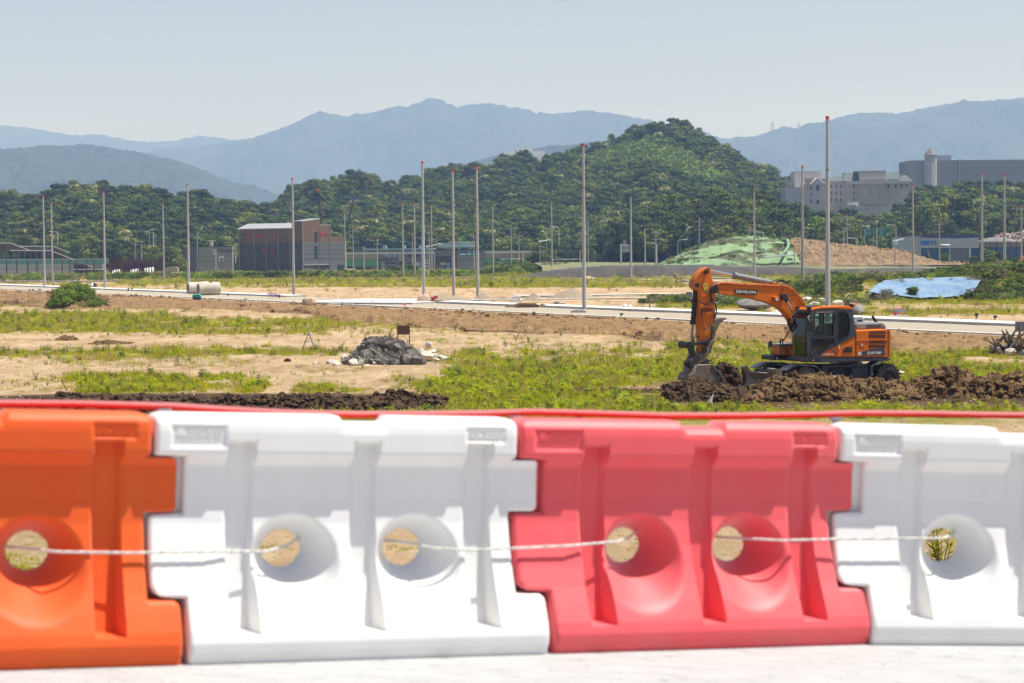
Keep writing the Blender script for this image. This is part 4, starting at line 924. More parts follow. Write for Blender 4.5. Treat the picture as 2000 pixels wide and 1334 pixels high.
# green direction signs
m_gsign = mat('green_sign', (.0, .17, .105), .5); m_wht = mat('white_paint', (.80, .82, .80), .6); m_blue = mat('blue_paint', (.02, .10, .42), .5)
def gsign(px0, px1, py0, py1, Y, lab, rows, posts, arrow):
    n_ = Vector((0, -1, 0)); t = thing('direction_sign', lab, 'road sign', pix(px0, 500, Y), 'green direction signs over the road')
    def Q(x, y, o=0): return pix(x, y, Y - o)
    b = MB(); b.prism([Q(px0, py0), Q(px1, py0), Q(px1, py1), Q(px0, py1)], (0, .12, 0)); b.build('sign_panel', m_gsign, t)
    for p in posts: b = MB(); b.cyl(pix(p, 500, Y + .2), pix(p, py0 - .5, Y + .2), .12, n=8); b.build('post', m_galv, t)
    for s, x, y, sz in rows: text(s, Q(x, y, .02), (1, 0, 0), (0, 0, 1), sz, m_wht, t, ext=.01)
    b = MB()
    if arrow == 'up':
        b.prism([Q(px0 + 1.6, py1 - 1.8, .02), Q(px0 + 2.8, py1 - 1.8, .02), Q(px0 + 2.8, py0 + 4.5, .02), Q(px0 + 1.6, py0 + 4.5, .02)], (0, -.02, 0)); b.prism([Q(px0 + .5, py0 + 5, .02), Q(px0 + 3.9, py0 + 5, .02), Q(px0 + 2.2, py0 + 3, .02)], (0, -.02, 0))
    else:
        b.prism([Q(px1 - 6, py1 - 2.5, .02), Q(px1 - 5, py1 - 1.5, .02), Q(px1 - 2.6, py1 - 4, .02), Q(px1 - 3.6, py1 - 5, .02)], (0, -.02, 0)); b.prism([Q(px1 - 4.8, py1 - 5.5, .02), Q(px1 - 1.8, py1 - 5.5, .02), Q(px1 - 1.8, py1 - 2.6, .02)], (0, -.02, 0))
    b.build('arrow', m_wht, t)
    return t
gsign(1688, 1706.3, 445.3, 461.8, 540, 'green direction sign with an upright white arrow, left one of the pair', [('안 산', 1696.8, 448, .48), ('Ansan', 1698, 451.8, .24), ('안 국', 1697, 455.6, .48), ('Anguk', 1698, 459.4, .24)], (1687.6, 1705.8), 'up')
t = gsign(1717.5, 1737.5, 444.5, 461, 540, 'green direction sign with a slanting white arrow, right one of the pair', [('화 성 시', 1723.5, 447.4, .46), ('Hwaseong', 1723, 451.4, .24), ('남 수', 1722.5, 454.8, .46), ('Namsu', 1722.5, 458.6, .24)], (1712.2,), 'side')
b = MB(); q = pix(1733, 452, 539.9); b.box(q, (.6, .05, .35)); b.build('route_badge', m_blue, t)
# ================================================================ buildings
class Pl:
    """vertical wall plane through the point seen at (px, py, Y); yaw turns its face (0 = facing the camera side)"""
    def __init__(s, px, py, Y, yaw=0.0):
        s.P = pix(px, py, Y); s.e = Vector((math.cos(yaw), math.sin(yaw), 0)); s.n = Vector((math.sin(yaw), -math.cos(yaw), 0))
    def pt(s, px, py, off=0.0):
        d = ray(px, py); o_ = s.P + s.n * off; return CAM + d * ((o_ - CAM).dot(s.n) / d.dot(s.n))
    def rect(s, x0, x1, y0, y1, off=0.0):
        """level rectangle whose left-top and right-bottom fall on those pixels"""
        a, c = s.pt(x0, y0, off), s.pt(x1, y1, off)
        return [Vector((a.x, a.y, a.z)), Vector((c.x, c.y, a.z)), c, Vector((a.x, a.y, c.z))]
    def box(s, mb, x0, x1, y0, y1, off, th, mi=0): mb.prism(s.rect(x0, x1, y0, y1, off), -s.n * th, mi)
def part(pl, name, m_, par, rects, off=.03, th=.06, label=None):
    b = MB()
    for r in rects: pl.box(b, *r, off, th)
    o = b.build(name, m_, par)
    if label: o['label'] = label
    return o
def windows(pl, par, rects, m_f, m_g, fr=.10, off=.06):
    for r in rects:
        q = pl.rect(*r, off); b = MB(); L_ = (q[1] - q[0]).length; H_ = (q[0] - q[3]).length; c = (q[0] + q[2]) / 2
        rot = Matrix((pl.e, -pl.n, Vector((0, 0, 1)))).transposed()
        for dx, dz, w_, h_ in ((0, H_ / 2, L_ + fr, fr), (0, -H_ / 2, L_ + fr, fr), (-L_ / 2, 0, fr, H_ - fr), (L_ / 2, 0, fr, H_ - fr)): b.box(c + pl.e * dx + Vector((0, 0, dz)), (w_, .12, h_), 0, rot)
        w_ = b.build('window', m_f, par); g = MB(); g.box(c + pl.n * -.0, (L_ - fr, .04, H_ - fr), 0, rot); g.build('pane', m_g, w_)
m_brown = mat('brown_cladding', (.155, .092, .055), .6, var=.06, vscale=.4, stretch=(1, 1, .1)); m_dgrey = mat('charcoal_cladding', (.055, .062, .078), .55, var=.08, vscale=.4)
m_mgrey = mat('mid_grey_cladding', (.115, .122, .135), .6, var=.05, vscale=.3); m_lgrey = mat('light_grey_cladding', (.27, .28, .30), .6, var=.07, vscale=.25)
m_roofm = mat('metal_roof', (.36, .37, .39), .5, var=.06, vscale=.5); m_seam = mat('seam_dark', (.04, .045, .05), .6); m_pipe = mat('downpipe', (.32, .33, .35), .5)
m_redf = mat('red_window_frame', (.55, .02, .05), .5); m_gls = mat('window_glass', (.03, .06, .07), .08, spec=.8); m_glb = mat('window_glass_teal', (.05, .14, .16), .1, spec=.8)
# ---- brown and grey three-storey building
Cp = pix(592, 533, 505); ya = rad(-35); yb = rad(55)
PL = Pl(592, 533, 505, ya); PR = Pl(592, 533, 505, yb)            # left and right facades meeting at the corner
t = thing('office_building', 'three-storey building clad brown above and charcoal below, with red window frames', 'building', (Cp.x, Cp.y, 0))
def solid(name, m_, par, plan, z0, z1):
    b = MB(); b.prism([Vector((p.x, p.y, z0)) for p in plan], (0, 0, z1 - z0)); return b.build(name, m_, par)
cL = PL.pt(465.5, 500); cR = PR.pt(672, 500); cRm = PR.pt(646.5, 500); cRt = PR.pt(626, 500)
c0 = Vector((PL.P.x, PL.P.y, 0)); back = (cL - c0) + (cR - c0)
zb = PR.pt(600, 473).z; zlow = -.5
def plan(a, c, inset=0): d1 = Vector((a.x - c0.x, a.y - c0.y, 0)); d2 = Vector((c.x - c0.x, c.y - c0.y, 0)); return [c0, c0 + d2, c0 + d1 + d2, c0 + d1]
solid('charcoal_wall', m_mgrey, t, plan(cL, cR), zlow, zb)
zl = PL.pt(466, 448.5).z; zr = PR.pt(660, 462).z; zt = PR.pt(620, 428).z; zs = PR.pt(640, 440).z; zt0 = PR.pt(594, 433).z
cLt = PL.pt(574, 500)
solid('brown_wall', m_brown, t, [c0 + (cLt - c0) * Vector((1, 1, 0)).x * 1 if False else Vector((cLt.x, cLt.y, 0)), c0, Vector((cRt.x, cRt.y, 0)), Vector((cRt.x, cRt.y, 0)) + Vector((cLt.x - c0.x, cLt.y - c0.y, 0))], zb, zt0)
solid('brown_wall', m_brown, t, [Vector((cRt.x, cRt.y, 0)), Vector((cRm.x, cRm.y, 0)), Vector((cRm.x, cRm.y, 0)) + Vector((cL.x - c0.x, cL.y - c0.y, 0)), Vector((cRt.x, cRt.y, 0)) + Vector((cL.x - c0.x, cL.y - c0.y, 0))], zb, zs)
solid('brown_wall', m_brown, t, [Vector((cRm.x, cRm.y, 0)), Vector((cR.x, cR.y, 0)), Vector((cR.x, cR.y, 0)) + Vector((cL.x - c0.x, cL.y - c0.y, 0)), Vector((cRm.x, cRm.y, 0)) + Vector((cL.x - c0.x, cL.y - c0.y, 0))], zb, zr)
dR = Vector((cRt.x - c0.x, cRt.y - c0.y, 0)); o3 = [Vector((cLt.x, cLt.y, 0)), Vector((cLt.x, cLt.y, 0)) + dR, Vector((cL.x, cL.y, 0)) + dR, Vector((cL.x, cL.y, 0))]
solid('brown_wall', m_brown, t, o3, zb, zl)
part(PL, 'charcoal_cladding_left', m_dgrey, t, [(466, 591.6, 475, 545)], .04, .08)
b = MB(); zpk = PL.pt(500, 436.5).z + .6
e0, e1, e2, e3 = [Vector((q.x, q.y, 0)) for q in o3]; lo = Vector((0, 0, zl + .02)); hi = Vector((0, 0, zl + 1.25))
mid1, mid2 = e0 + dR * .55, e3 + dR * .55
ov = (e3 - e0).normalized() * .4
b.prism([e0 + lo, e3 + ov + lo, mid2 + hi, mid1 + hi], (0, 0, .18)); b.prism([mid1 + hi, mid2 + hi, e2 + lo, e1 + lo], (0, 0, .18)); b.build('roof', m_roofm, t)
q0 = PL.pt(573.5, 433.5); q1 = PR.pt(626.5, 427); b = MB(); top = [Vector((cLt.x, cLt.y, zt0 + .02)), Vector((c0.x, c0.y, zt0 + .02)), Vector((cRt.x, cRt.y, zt + .02)), Vector((cRt.x + cLt.x - c0.x, cRt.y + cLt.y - c0.y, zt + .02))]
b.prism(top, (0, 0, .2)); b.build('tower_roof', m_roofm, t)
b = MB(); b.prism([Vector((c0.x, c0.y, zt0)) , Vector((cRt.x, cRt.y, zt0)), Vector((cRt.x, cRt.y, zt))], (PL.P - PL.pt(573.5, 500)) * 0 + Vector((cLt.x - c0.x, cLt.y - c0.y, 0))); b.build('brown_wall', m_brown, t)
b = MB(); b.prism([Vector((cRt.x, cRt.y, zs + .02)), Vector((cRm.x, cRm.y, zs + .02)), Vector((cRm.x + cLt.x - c0.x, cRm.y + cLt.y - c0.y, zs + .02)), Vector((cRt.x + cLt.x - c0.x, cRt.y + cLt.y - c0.y, zs + .02))], (0, 0, .15)); b.build('step_roof', m_roofm, t)
for x, y0 in ((467, 449), (496.5, 449), (519.5, 450), (543.5, 450), (566, 450), (590.7, 434)):
    b = MB(); a, c = PL.pt(x, y0, .14), PL.pt(x, 545, .14); c = Vector((a.x, a.y, -.2)); b.cyl(a, c, .09, n=8); b.build('downpipe', m_pipe, t)
windows(PL, t, [(471.5, 477, 457.5, 467.5)], m_seam, m_glb); windows(PL, t, [(481, 488, 455, 464.5), (500.5, 504.5, 459.5, 464), (509.5, 514.5, 457, 463), (534.5, 539, 456.5, 462.5)], m_redf, m_gls, .15, .1); windows(PL, t, [(513, 517.5, 487, 493), (530, 534.5, 487, 493)], m_redf, m_dgrey, .15, .12)
windows(PL, t, [(473, 495, 495, 503), (499, 504.5, 482.5, 503)], m_seam, m_gls, .1, .08); windows(PR, t, [(626, 630, 454.5, 459), (635, 639.3, 454.5, 459)], m_redf, m_gls, .16); windows(PR, t, [(615, 620, 454, 472), (615, 620, 481.5, 503.5), (615.5, 620.5, 518, 531.5), (627, 642.5, 518, 531.5), (660.5, 671, 518, 530)], m_seam, m_gls, .12)
part(PR, 'panel_seams', m_seam, t, [(624.3, 624.6, 441, 532), (643, 643.3, 441, 532), (596, 671, 488, 488.25), (596, 671, 496, 496.25), (596, 671, 505, 505.25), (596, 671, 480, 480.25)], .02, .03)
part(PR, 'ledge', m_pipe, t, [(594, 643, 516.3, 517.3)], .25, .25)
# ---- grey clad building on the left
def cuboid(name, m_, par, pl, x0, x1, y0, depth, z0=-.5):
    a, c = pl.pt(x0, y0), pl.pt(x1, y0); b = MB(); k = -pl.n * depth; z1 = a.z
    b.prism([Vector((a.x, a.y, z0)), Vector((c.x, c.y, z0)), Vector((c.x, c.y, z0)) + k, Vector((a.x, a.y, z0)) + k], (0, 0, z1 - z0)); return b.build(name, m_, par)
A1p = Pl(388, 529, 545); t = thing('warehouse', 'plain grey metal-clad warehouse with a small poster and orange flame mark', 'building', (A1p.P.x, A1p.P.y, 0))
cuboid('wall', m_lgrey, t, A1p, 388, 452.6, 482, 3); Ps = Pl(388, 529, 545.05, rad(-38)); cuboid('side_wall', m_mgrey, t, Ps, 357, 387.9, 483, 10)
part(A1p, 'panel_seams', m_mgrey, t, [(x, x + .22, 483, 529) for x in np.arange(393, 452, 6.1)] + [(388.5, 452, y, y + .2) for y in (492, 501, 510, 519)], .02, .03)
part(A1p, 'roof_edge', m_seam, t, [(387.5, 453.2, 481, 482.2), (452.4, 453.6, 482.3, 529)], .12, .3)
part(A1p, 'poster', m_wht, t, [(427.2, 436.8, 500, 509.5)], .1, .1); part(A1p, 'poster_picture', mat('poster_blue', (.05, .22, .36), .5), t, [(432.6, 436, 503.6, 508.6)], .14, .06); part(A1p, 'poster_text', m_blue, t, [(428.2, 431.6, 501, 502), (428.2, 431, 503, 503.4), (428.2, 431, 505, 508)], .14, .06)
b = MB(); q = A1p.pt(433.3, 486.5, .12); b.prism([q + Vector((x * .13, 0, z * .13)) for x, z in ((0, 5), (.9, 2.5), (1.1, 0), (.8, -2.4), (0, -3), (-.8, -2.4), (-1.1, 0), (-.7, 2))], (0, .08, 0)); b.build('flame_mark', mat('orange_mark', (.75, .20, .02), .5), t)
text('Forest', A1p.pt(443.5, 488.8, .12), (1, 0, 0), (0, 0, 1), 1.15, m_seam, t, ext=.03); text('OIH', A1p.pt(427.5, 488.8, .12), (1, 0, 0), (0, 0, 1), 1.0, m_seam, t, ext=.03); text('since', A1p.pt(446, 492.6, .12), (1, 0, 0), (0, 0, 1), .6, m_seam, t, ext=.02)
P = A1p.pt(413.5, 481, -2); b = MB(); b.cyl(P - Vector((0, 0, .3)), P + Vector((0, 0, 1.4)), .42, .42, 10); b.box(P + Vector((0, 0, 1.45)), (1.9, .5, .2)); b.build('roof_vent', m_ins, t)
t2 = thing('floodlight_pole', 'pale pole carrying two pairs of square floodlights before the grey warehouse', 'light pole', A1p.pt(421.5, 529, 3)); b = MB(); b.cyl(A1p.pt(421.5, 530, 3), A1p.pt(421.5, 489, 3), .13, .11, 8); b.build('post', m_galv, t2)
for x, y in ((417, 489), (421.8, 488.8), (416.6, 494.5), (419.3, 494.5)): b = MB(); b.box(A1p.pt(x, y, 3.3), (.32, .2, .28)); b.build('floodlight', m_lamp, t2)
P = A1p.pt(432.8, 529, 6); b = MB(); b.cyl(P, A1p.pt(432, 503, 6), .12, .1, 8); tag(b.build('wooden_post', mat('old_wood', (.14, .10, .07), .9)), 'weathered wooden post in front of the poster of the grey warehouse', 'post')
# ---- long viaduct / overpass
m_girder = mat('green_girder', (.10, .36, .25), .55, var=.12, vscale=.3); m_oc = mat('old_concrete', (.26, .245, .22), .9, var=.2, vscale=.25)
t = thing('overpass', 'long concrete overpass with a green steel girder behind the stores', 'bridge', pix(830, 530, 575)); pl = Pl(830, 500, 575)
part(pl, 'deck', m_oc, t, [(655, 1182, 496.5, 502.5)], 0, 9); part(pl, 'girder', m_girder, t, [(655, 740, 502.8, 520)], -1, 7); part(pl, 'girder', m_girder, t, [(741, 1006, 502.8, 512.5)], -1, 7)
part(pl, 'rail', m_galv, t, [(655, 1182, 492.6, 493)] + [(x, x + .2, 493.2, 496.3) for x in np.arange(656, 1182, 6.)], .05, .08)
for x in (661, 741, 1008, 1100): part(pl, 'pier', m_oc, t, [(x, x + 6, 503, 536)], -1, 6)
part(pl, 'abutment', m_oc, t, [(1042, 1075, 503, 532), (1120, 1180, 503, 520)], -.5, 8)
t = thing('overpass', 'green-girdered overpass partly hidden by trees at the left of the photo', 'bridge', pix(200, 500, 610)); pl = Pl(200, 500, 610)
part(pl, 'deck', m_oc, t, [(120, 350, 487.8, 490.2)], 0, 9); part(pl, 'girder', m_girder, t, [(120, 350, 490.4, 497)], -.5, 7); part(pl, 'wall', m_oc, t, [(120, 350, 497.2, 512)], -1, 6)
# ---- grey stores in the middle
pl = Pl(780, 531, 548); t = thing('store_building', 'long dark grey store building with a navy sign on its upper floor', 'building', pix(780, 531, 548))
m_store = mat('store_grey', (.105, .108, .125), .6, var=.15, vscale=.3); m_store2 = mat('store_grey_light', (.17, .17, .185), .6, var=.1, vscale=.3)
cuboid('wall', m_store, t, pl, 739.5, 779, 497, 14); cuboid('wall', m_store2, t, Pl(780, 531, 548.3), 785, 846, 496, 14); cuboid('stair_tower', m_store, t, Pl(780, 531, 549), 779.1, 784.9, 495, 12)
part(pl, 'fascia_band', m_store2, t, [(740, 778, 498, 504.5), (787, 820, 498, 504.5)], .15, .3); part(pl, 'sign_board', m_blue, t, [(754.3, 770, 496.6, 503)], .35, .2); text('미소시', pl.pt(762.3, 499.8, .4), (1, 0, 0), (0, 0, 1), .95, m_wht, t, ext=.02)
part(pl, 'sign_board', m_blue, t, [(830, 842, 496.5, 502.5)], .35, .2); part(pl, 'sign_board', m_seam, t, [(796, 819, 497.6, 501)], .35, .2)
part(pl, 'white_louvres', m_lamp, t, [(779.3, 784.6, y, y + 2) for y in (496.5, 501.5, 507, 519)] + [(830, 838, y, y + 2.2) for y in (507.5, 512.5, 519)], .2, .25)
windows(pl, t, [(743.5, 773.5, 511, 516.5), (795, 815, 511, 516.5), (757, 774, 519, 531)], m_pipe, m_gls, .12, .1); part(pl, 'awning', m_lamp, t, [(812, 846, 526, 526.8)], 1.2, 1.2)
b = MB(); b.box(pl.pt(748.5, 519, 5), (.75, .12, 2.2)); tag(b.build('banner_stand', m_lgrey), 'tall pale banner standing in front of the left end of the grey store', 'banner')
b = MB(); b.box(pl.pt(816.5, 515.5, 4), (.9, .12, .9)); tag(b.build('notice_board', mat('pale_blue_board', (.42, .50, .66), .5)), 'pale blue square notice board in front of the grey store', 'sign')
b = MB(); b.box(pl.pt(775, 532, 8), (9, .05, 1.0)); tag(b.build('mesh_fence', mat('teal_fence', (.10, .22, .22), .7)), 'low teal fence in front of the grey store', 'fence')
# sheet roofs and netting behind the stores
pl = Pl(770, 500, 590); m_teal = mat('teal_roof', (.30, .55, .58), .5, var=.1, vscale=.4)
t = thing('factory_shed', 'low factory sheds with pale teal roof edges behind the grey stores', 'building', pix(770, 510, 590)); cuboid('wall', m_mgrey, t, pl, 694, 850, 488.5, 12, 0); part(pl, 'roof_edge', m_teal, t, [(712, 848, 485.8, 487.6)], .3, 12.5); part(pl, 'roof_edge', m_lgrey, t, [(694, 735, 487.9, 489.2)], .5, 12.6)
for x, w_ in ((751, 9), (789, 7), (820, 5)):
    b = MB(); b.prism([pl.pt(x - w_ / 2, 485.5, .5), pl.pt(x + w_ / 2, 485.5, .5), pl.pt(x + w_ / 2 - 2, 479, .5), pl.pt(x - w_ / 2 + 1, 480, .5)], (0, 2.5, 0)); b.build('roof_monitor', m_teal, t)
m_net = mat('dark_net', (.02, .045, .06), .9, alpha=.55); t = thing('safety_net', 'tall dark blue netting hung on thin posts behind the factory sheds', 'netting', pix(770, 500, 605)); b = MB(); xs_ = np.linspace(700, 846, 14)
for i in range(13): b.prism([pix(xs_[i], 488, 605), pix(xs_[i + 1], 488, 605), pix(xs_[i + 1], 471 + 1.5 * math.sin(i + 1), 605), pix(xs_[i], 471 + 1.5 * math.sin(i), 605)], (0, .03, 0))
b.build('net', m_net, t)
for x in xs_[::2]: b = MB(); b.cyl(pix(x, 530, 605.2), pix(x, 470, 605.2), .09, n=6); b.build('post', m_galv, t)
# ---- store with the blue sign
pl = Pl(895, 531, 540); t = thing('corner_store', 'grey two-part corner store with a long blue sign and mint annex on its roof', 'building', pix(895, 531, 540))
cuboid('wall', m_store2, t, pl, 851, 889.5, 489, 14); cuboid('wall', m_lgrey, t, Pl(895, 531, 540.1), 891.6, 945, 488, 14); part(pl, 'dark_frame', m_seam, t, [(849.5, 946.5, 486.8, 488), (849.5, 850.9, 488, 533), (889.7, 891.4, 488, 533), (945.2, 946.8, 488, 533)], .35, .6)
part(pl, 'panel_seams', m_mgrey, t, [(896, 943, y, y + .3) for y in (505, 507.7, 511.8, 517.5, 524.5)] + [(869, 869.3, 489, 500)], .02, .04); part(pl, 'lower_storey', m_store, t, [(851, 889, 512.5, 533)], .1, .2)
windows(pl, t, [(852.5, 858, 501, 511.5), (858.5, 864, 501, 511.5), (864.5, 870, 501, 511.5), (870.5, 876, 501, 511.5), (876.5, 881, 501, 511.5)], m_seam, m_gls, .12, .06)
part(pl, 'sign_board', mat('sign_blue', (.015, .13, .42), .45), t, [(896, 940.3, 492.4, 498.8)], .45, .3); part(pl, 'sign_picture', mat('sign_cyan', (.14, .46, .62), .45), t, [(898, 910, 494.3, 496)], .5, .1); part(pl, 'sign_picture', m_wht, t, [(898, 910, 496.2, 497.8)], .5, .1)
text('GS', pl.pt(915.6, 495.9, .5), (1, 0, 0), (0, 0, 1), .80, m_wht, t, ext=.03, off=.02); text('25', pl.pt(921.6, 495.9, .5), (1, 0, 0), (0, 0, 1), .80, mat('cyan_letters', (.08, .55, .75), .5), t, ext=.03, off=.02); text('안녕하세요', pl.pt(932, 496, .5), (1, 0, 0), (0, 0, 1), .5, m_wht, t, ext=.02)
part(pl, 'small_sign', m_blue, t, [(935.2, 943.6, 523, 530.6)], .3, .25); text('영업중', pl.pt(939.5, 525.2, .35), (1, 0, 0), (0, 0, 1), .34, m_wht, t, ext=.02); text('택배', pl.pt(939.5, 528.6, .35), (1, 0, 0), (0, 0, 1), .34, m_wht, t, ext=.02)
part(pl, 'yellow_poster', mat('yellow_poster', (.55, .42, .12), .5), t, [(860, 869.5, 512.8, 517.5)], .2, .15); part(pl, 'canopy', m_mgrey, t, [(849, 880, 521, 526)], 1.0, .8)
cuboid('mint_annex', mat('mint_wall', (.36, .55, .52), .6), t, Pl(895, 500, 546), 855, 926, 475.5, 6, 6); part(Pl(895, 500, 546), 'annex_roof', m_wht, t, [(875, 926, 472.6, 473.6), (852, 863, 476.8, 477.6)], .6, 7); windows(Pl(895, 500, 546), t, [(895, 898, 480.5, 486), (916, 920, 480.5, 486), (873.5, 877, 481, 486)], m_wht, m_gls, .1)
t = thing('shop_sign', 'square blue shop sign on a blue post in front of the corner store', 'sign', pl.pt(875, 533, 6)); b = MB(); b.cyl(pl.pt(875, 534, 6), pl.pt(875, 523, 6), .14, n=8); b.build('post', m_blue, t); b = MB(); pl.box(b, 870.6, 880, 512.8, 523.4, 6.2, .3); b.build('sign_panel', mat('sign_blue', (), 0), t)
text('GS', pl.pt(875.3, 516, 6.25), (1, 0, 0), (0, 0, 1), .62, m_wht, t, ext=.02); text('25', pl.pt(875.3, 520, 6.25), (1, 0, 0), (0, 0, 1), .62, mat('cyan_letters', (), 0), t, ext=.02)
# ---- sheet-roofed frames and hoarding, far left
m_under = mat('rusty_sheet', (.13, .098, .07), .8, var=.35, vscale=.6); m_edge = mat('roof_edge_grey', (.45, .45, .43), .6); m_frame = mat('steel_frame', (.22, .25, .27), .6)
ROOFS = [([(-80, 477, 522), (20, 475.6, 522), (59, 490, 522), (-80, 494, 545)], 'sloping sheet roof on a steel frame at the left picture edge'), ([(38, 482, 528), (104, 482, 528), (136, 494.6, 528), (62, 495, 548)], 'sloping sheet roof behind the others, left of the green overpass'),
         ([(20, 490, 510), (99, 490.6, 510), (182, 523, 510), (120, 514, 522), (40, 503, 530)], 'largest sloping sheet roof, reaching down towards the maroon posts'), ([(145, 527, 508), (198, 527, 508), (229, 538.4, 508), (150, 538.6, 512)], 'lowest dark sloping roof on the ground beside the maroon posts')]
for q, lab in ROOFS:
    P = [pix(*a) for a in q]; t = thing('sheet_roof_shed', lab, 'shed', (P[0].x, P[0].y, 0), 'sheet-roofed steel frames on the left'); b = MB(); b.prism(P, (0, 0, .12)); b.build('roof_sheet', m_under, t)
    b = MB(); n_ = len(P)
    for i in range(n_): b.cyl(P[i] + Vector((0, 0, .1)), P[(i + 1) % n_] + Vector((0, 0, .1)), .10, n=5)
    b.build('roof_edge', m_edge, t)
    b = MB(); cc = sum(P, Vector()) / n_
    for k in range(1, 9):
        f = k / 9; a = P[0].lerp(P[1], f); c = P[-1].lerp(P[2], f); b.cyl(a - Vector((0, 0, .15)), c - Vector((0, 0, .15)), .07, n=4)
    b.build('rafters', m_frame, t)
    for k in range(7):
        f = (k + .5) / 7; a = P[-1].lerp(P[2], f); c = P[0].lerp(P[1], f)
        for v in (a, c):
            if v.z > 1: b = MB(); b.cyl(Vector((v.x, v.y, -.2)), v, .10, n=6); b.build('post', m_frame, t)
t = thing('frame_panel', 'pale tilted panel lying under the largest sheet roof', 'panel', pix(42, 510, 522)); b = MB(); b.prism([pix(30, 499, 522), pix(74, 501, 522), pix(68, 515, 518), pix(43, 515, 518)], (0, .1, .1)); b.build('panel', mat('pale_timber', (.42, .36, .27), .8), t)
m_hoard = mat('white_hoarding', (.50, .51, .54), .6, var=.08, vscale=.8); m_mint = mat('mint_net', (.25, .52, .46), .8, alpha=.5); m_maroon = mat('maroon_steel', (.17, .022, .022), .6, var=.25, vscale=1)
t = thing('hoarding', 'white corrugated hoarding topped with mint netting in front of the sheds', 'fence', pix(70, 539, 506)); xs_ = np.arange(-40, 143, 1.45)
b = MB()
for i, x in enumerate(xs_): b.prism([pix(x, 539, 506 + (i % 2) * .12), pix(x + 1.38, 539, 506 + (i % 2) * .12), pix(x + 1.38, 518.2, 506 + (i % 2) * .12), pix(x, 518.2, 506 + (i % 2) * .12)], (0, .05, 0))
b.build('sheet_panels', m_hoard, t); b = MB(); b.prism([pix(-40, 518, 505.9), pix(143, 518, 505.9), pix(143, 516, 505.9), pix(-40, 516, 505.9)], (0, .05, 0)); b.build('mint_band', mat('mint_band', (.40, .62, .55), .7), t)
b = MB(); b.prism([pix(-40, 516, 506.2), pix(213, 516, 506.2), pix(213, 507, 506.2), pix(-40, 507, 506.2)], (0, .03, 0)); b.build('netting', m_mint, t); b = MB(); b.cyl(pix(-40, 507.2, 506.3), pix(213, 505.5, 506.3), .05, n=5); b.cyl(pix(-40, 530, 505.8), pix(143, 531, 505.8), .05, n=5); b.build('rail', m_galv, t)
for k, x in enumerate([-6, 13.3, 33, 54.5, 72.5, 88.3, 105, 121.5, 137, 150, 169.7, 184.2] + [213.8, 218, 222.4, 227, 231, 235, 236.6, 240.5, 245, 248.8, 251.4, 254.3, 258, 263.3, 268.3, 272, 277.5, 281.6, 286, 291, 296.4, 301.8, 305.8, 310.4, 315.4, 321]):
    d_ = 505.3 if k < 12 else 503 + (k % 3) * 1.6; P = pix(x, 539.5, d_); T = pix(x, 505.5 if k >= 12 else 507, d_); H_ = T.z - P.z + 0; b = MB()
    w_ = .20; b.box(P + Vector((0, -.13, H_ / 2)), (w_, .03, H_)); b.box(P + Vector((0, .13, H_ / 2)), (w_, .03, H_)); b.box(P + Vector((0, 0, H_ / 2)), (.03, .23, H_))
    lab = 'maroon steel post standing against the white hoarding' if k < 9 else ('maroon steel post under the low end of the largest sheet roof' if k < 12 else 'maroon steel post in the dense bare row right of the sheds')
    tag(b.build('steel_post', m_maroon), lab, 'post', ['maroon posts against the white hoarding', 'maroon posts by the end of the sheet roof', 'dense row of bare maroon posts'][0 if k < 9 else (1 if k < 12 else 2)])
for i, (x0, x1, y0, y1) in enumerate([(217, 233, 527, 536), (252, 268, 526, 537), (279, 300, 523, 536)]):
    b = MB(); b.prism([pix(x0, y1, 522), pix(x1, y1, 522), pix(x1 + 1, y0, 523), pix(x0 + 3, y0 + 2, 523)], (0, 1.2, .2)); tag(b.build('white_sheeting', m_lamp), ['left', 'middle', 'right'][i] + ' heap of white sheeting seen between the dense maroon posts', 'sheeting', 'white sheeting behind the maroon posts')
b = MB(); b.prism([pix(165, 528, 520), pix(200, 528, 520), pix(200, 516, 520), pix(170, 516, 520)], (0, 2, 0)); tag(b.build('site_cabin', m_lgrey), 'plain grey cabin wall behind the low end of the sheet roofs', 'cabin')
b = MB(); b.box(pix(335, 527, 505), (3.3, 2, 1.0)); b.box(pix(338, 522.5, 505), (1.6, 2, .3)); tag(b.build('timber_stack', mat('pale_timber', (), 0), bevel=.03), 'low pale block right of the maroon posts', 'block')
t = thing('mobile_mast', 'grey telecom mast with equipment boxes at the far left', 'mast', pix(16.5, 478, 640)); b = MB(); b.cyl(pix(16.5, 482, 640), pix(16.5, 449, 640), .3, .22, 8); b.build('post', m_galv, t)
for dy, w_, h_ in ((451, 3.4, 2.4), (456, 4.2, 4), (461, 3, 3.2), (466, 4, 2.4)): b = MB(); b.box(pix(17, dy, 640), (w_ * .15 * 1.2, 1.2, h_ * .15 * 1.6)); b.build('equipment_box', m_lgrey, t)
# crane booms behind the brown building
def boom(x0, y0, x1, y1, Y, lab, c, tipc):
    t = thing('crane_boom', lab, 'crane', pix(x0, y0, Y)); a, e = pix(x0, y0, Y), pix(x1, y1, Y); b = MB(); m1, m2 = a.lerp(e, .4), a.lerp(e, .72)
    b.cyl(a, m1, .34, .32, 6); b.cyl(m1, m2, .27, .25, 6); b.cyl(m2, e, .2, .17, 6); b.build('telescopic_sections', c, t); b = MB(); b.box(e + Vector((0, 0, .2)), (.7, .5, .8)); b.build('boom_head', tipc, t, bevel=.1)
boom(630, 470, 622.5, 375, 560, 'dark red telescopic crane boom rising behind the brown building', mat('crane_maroon', (.06, .02, .025), .5), m_cap); boom(668, 480, 691, 389, 560, 'black telescopic crane boom with a blue tip leaning right', m_seam, mat('crane_blue', (.03, .08, .45), .5))
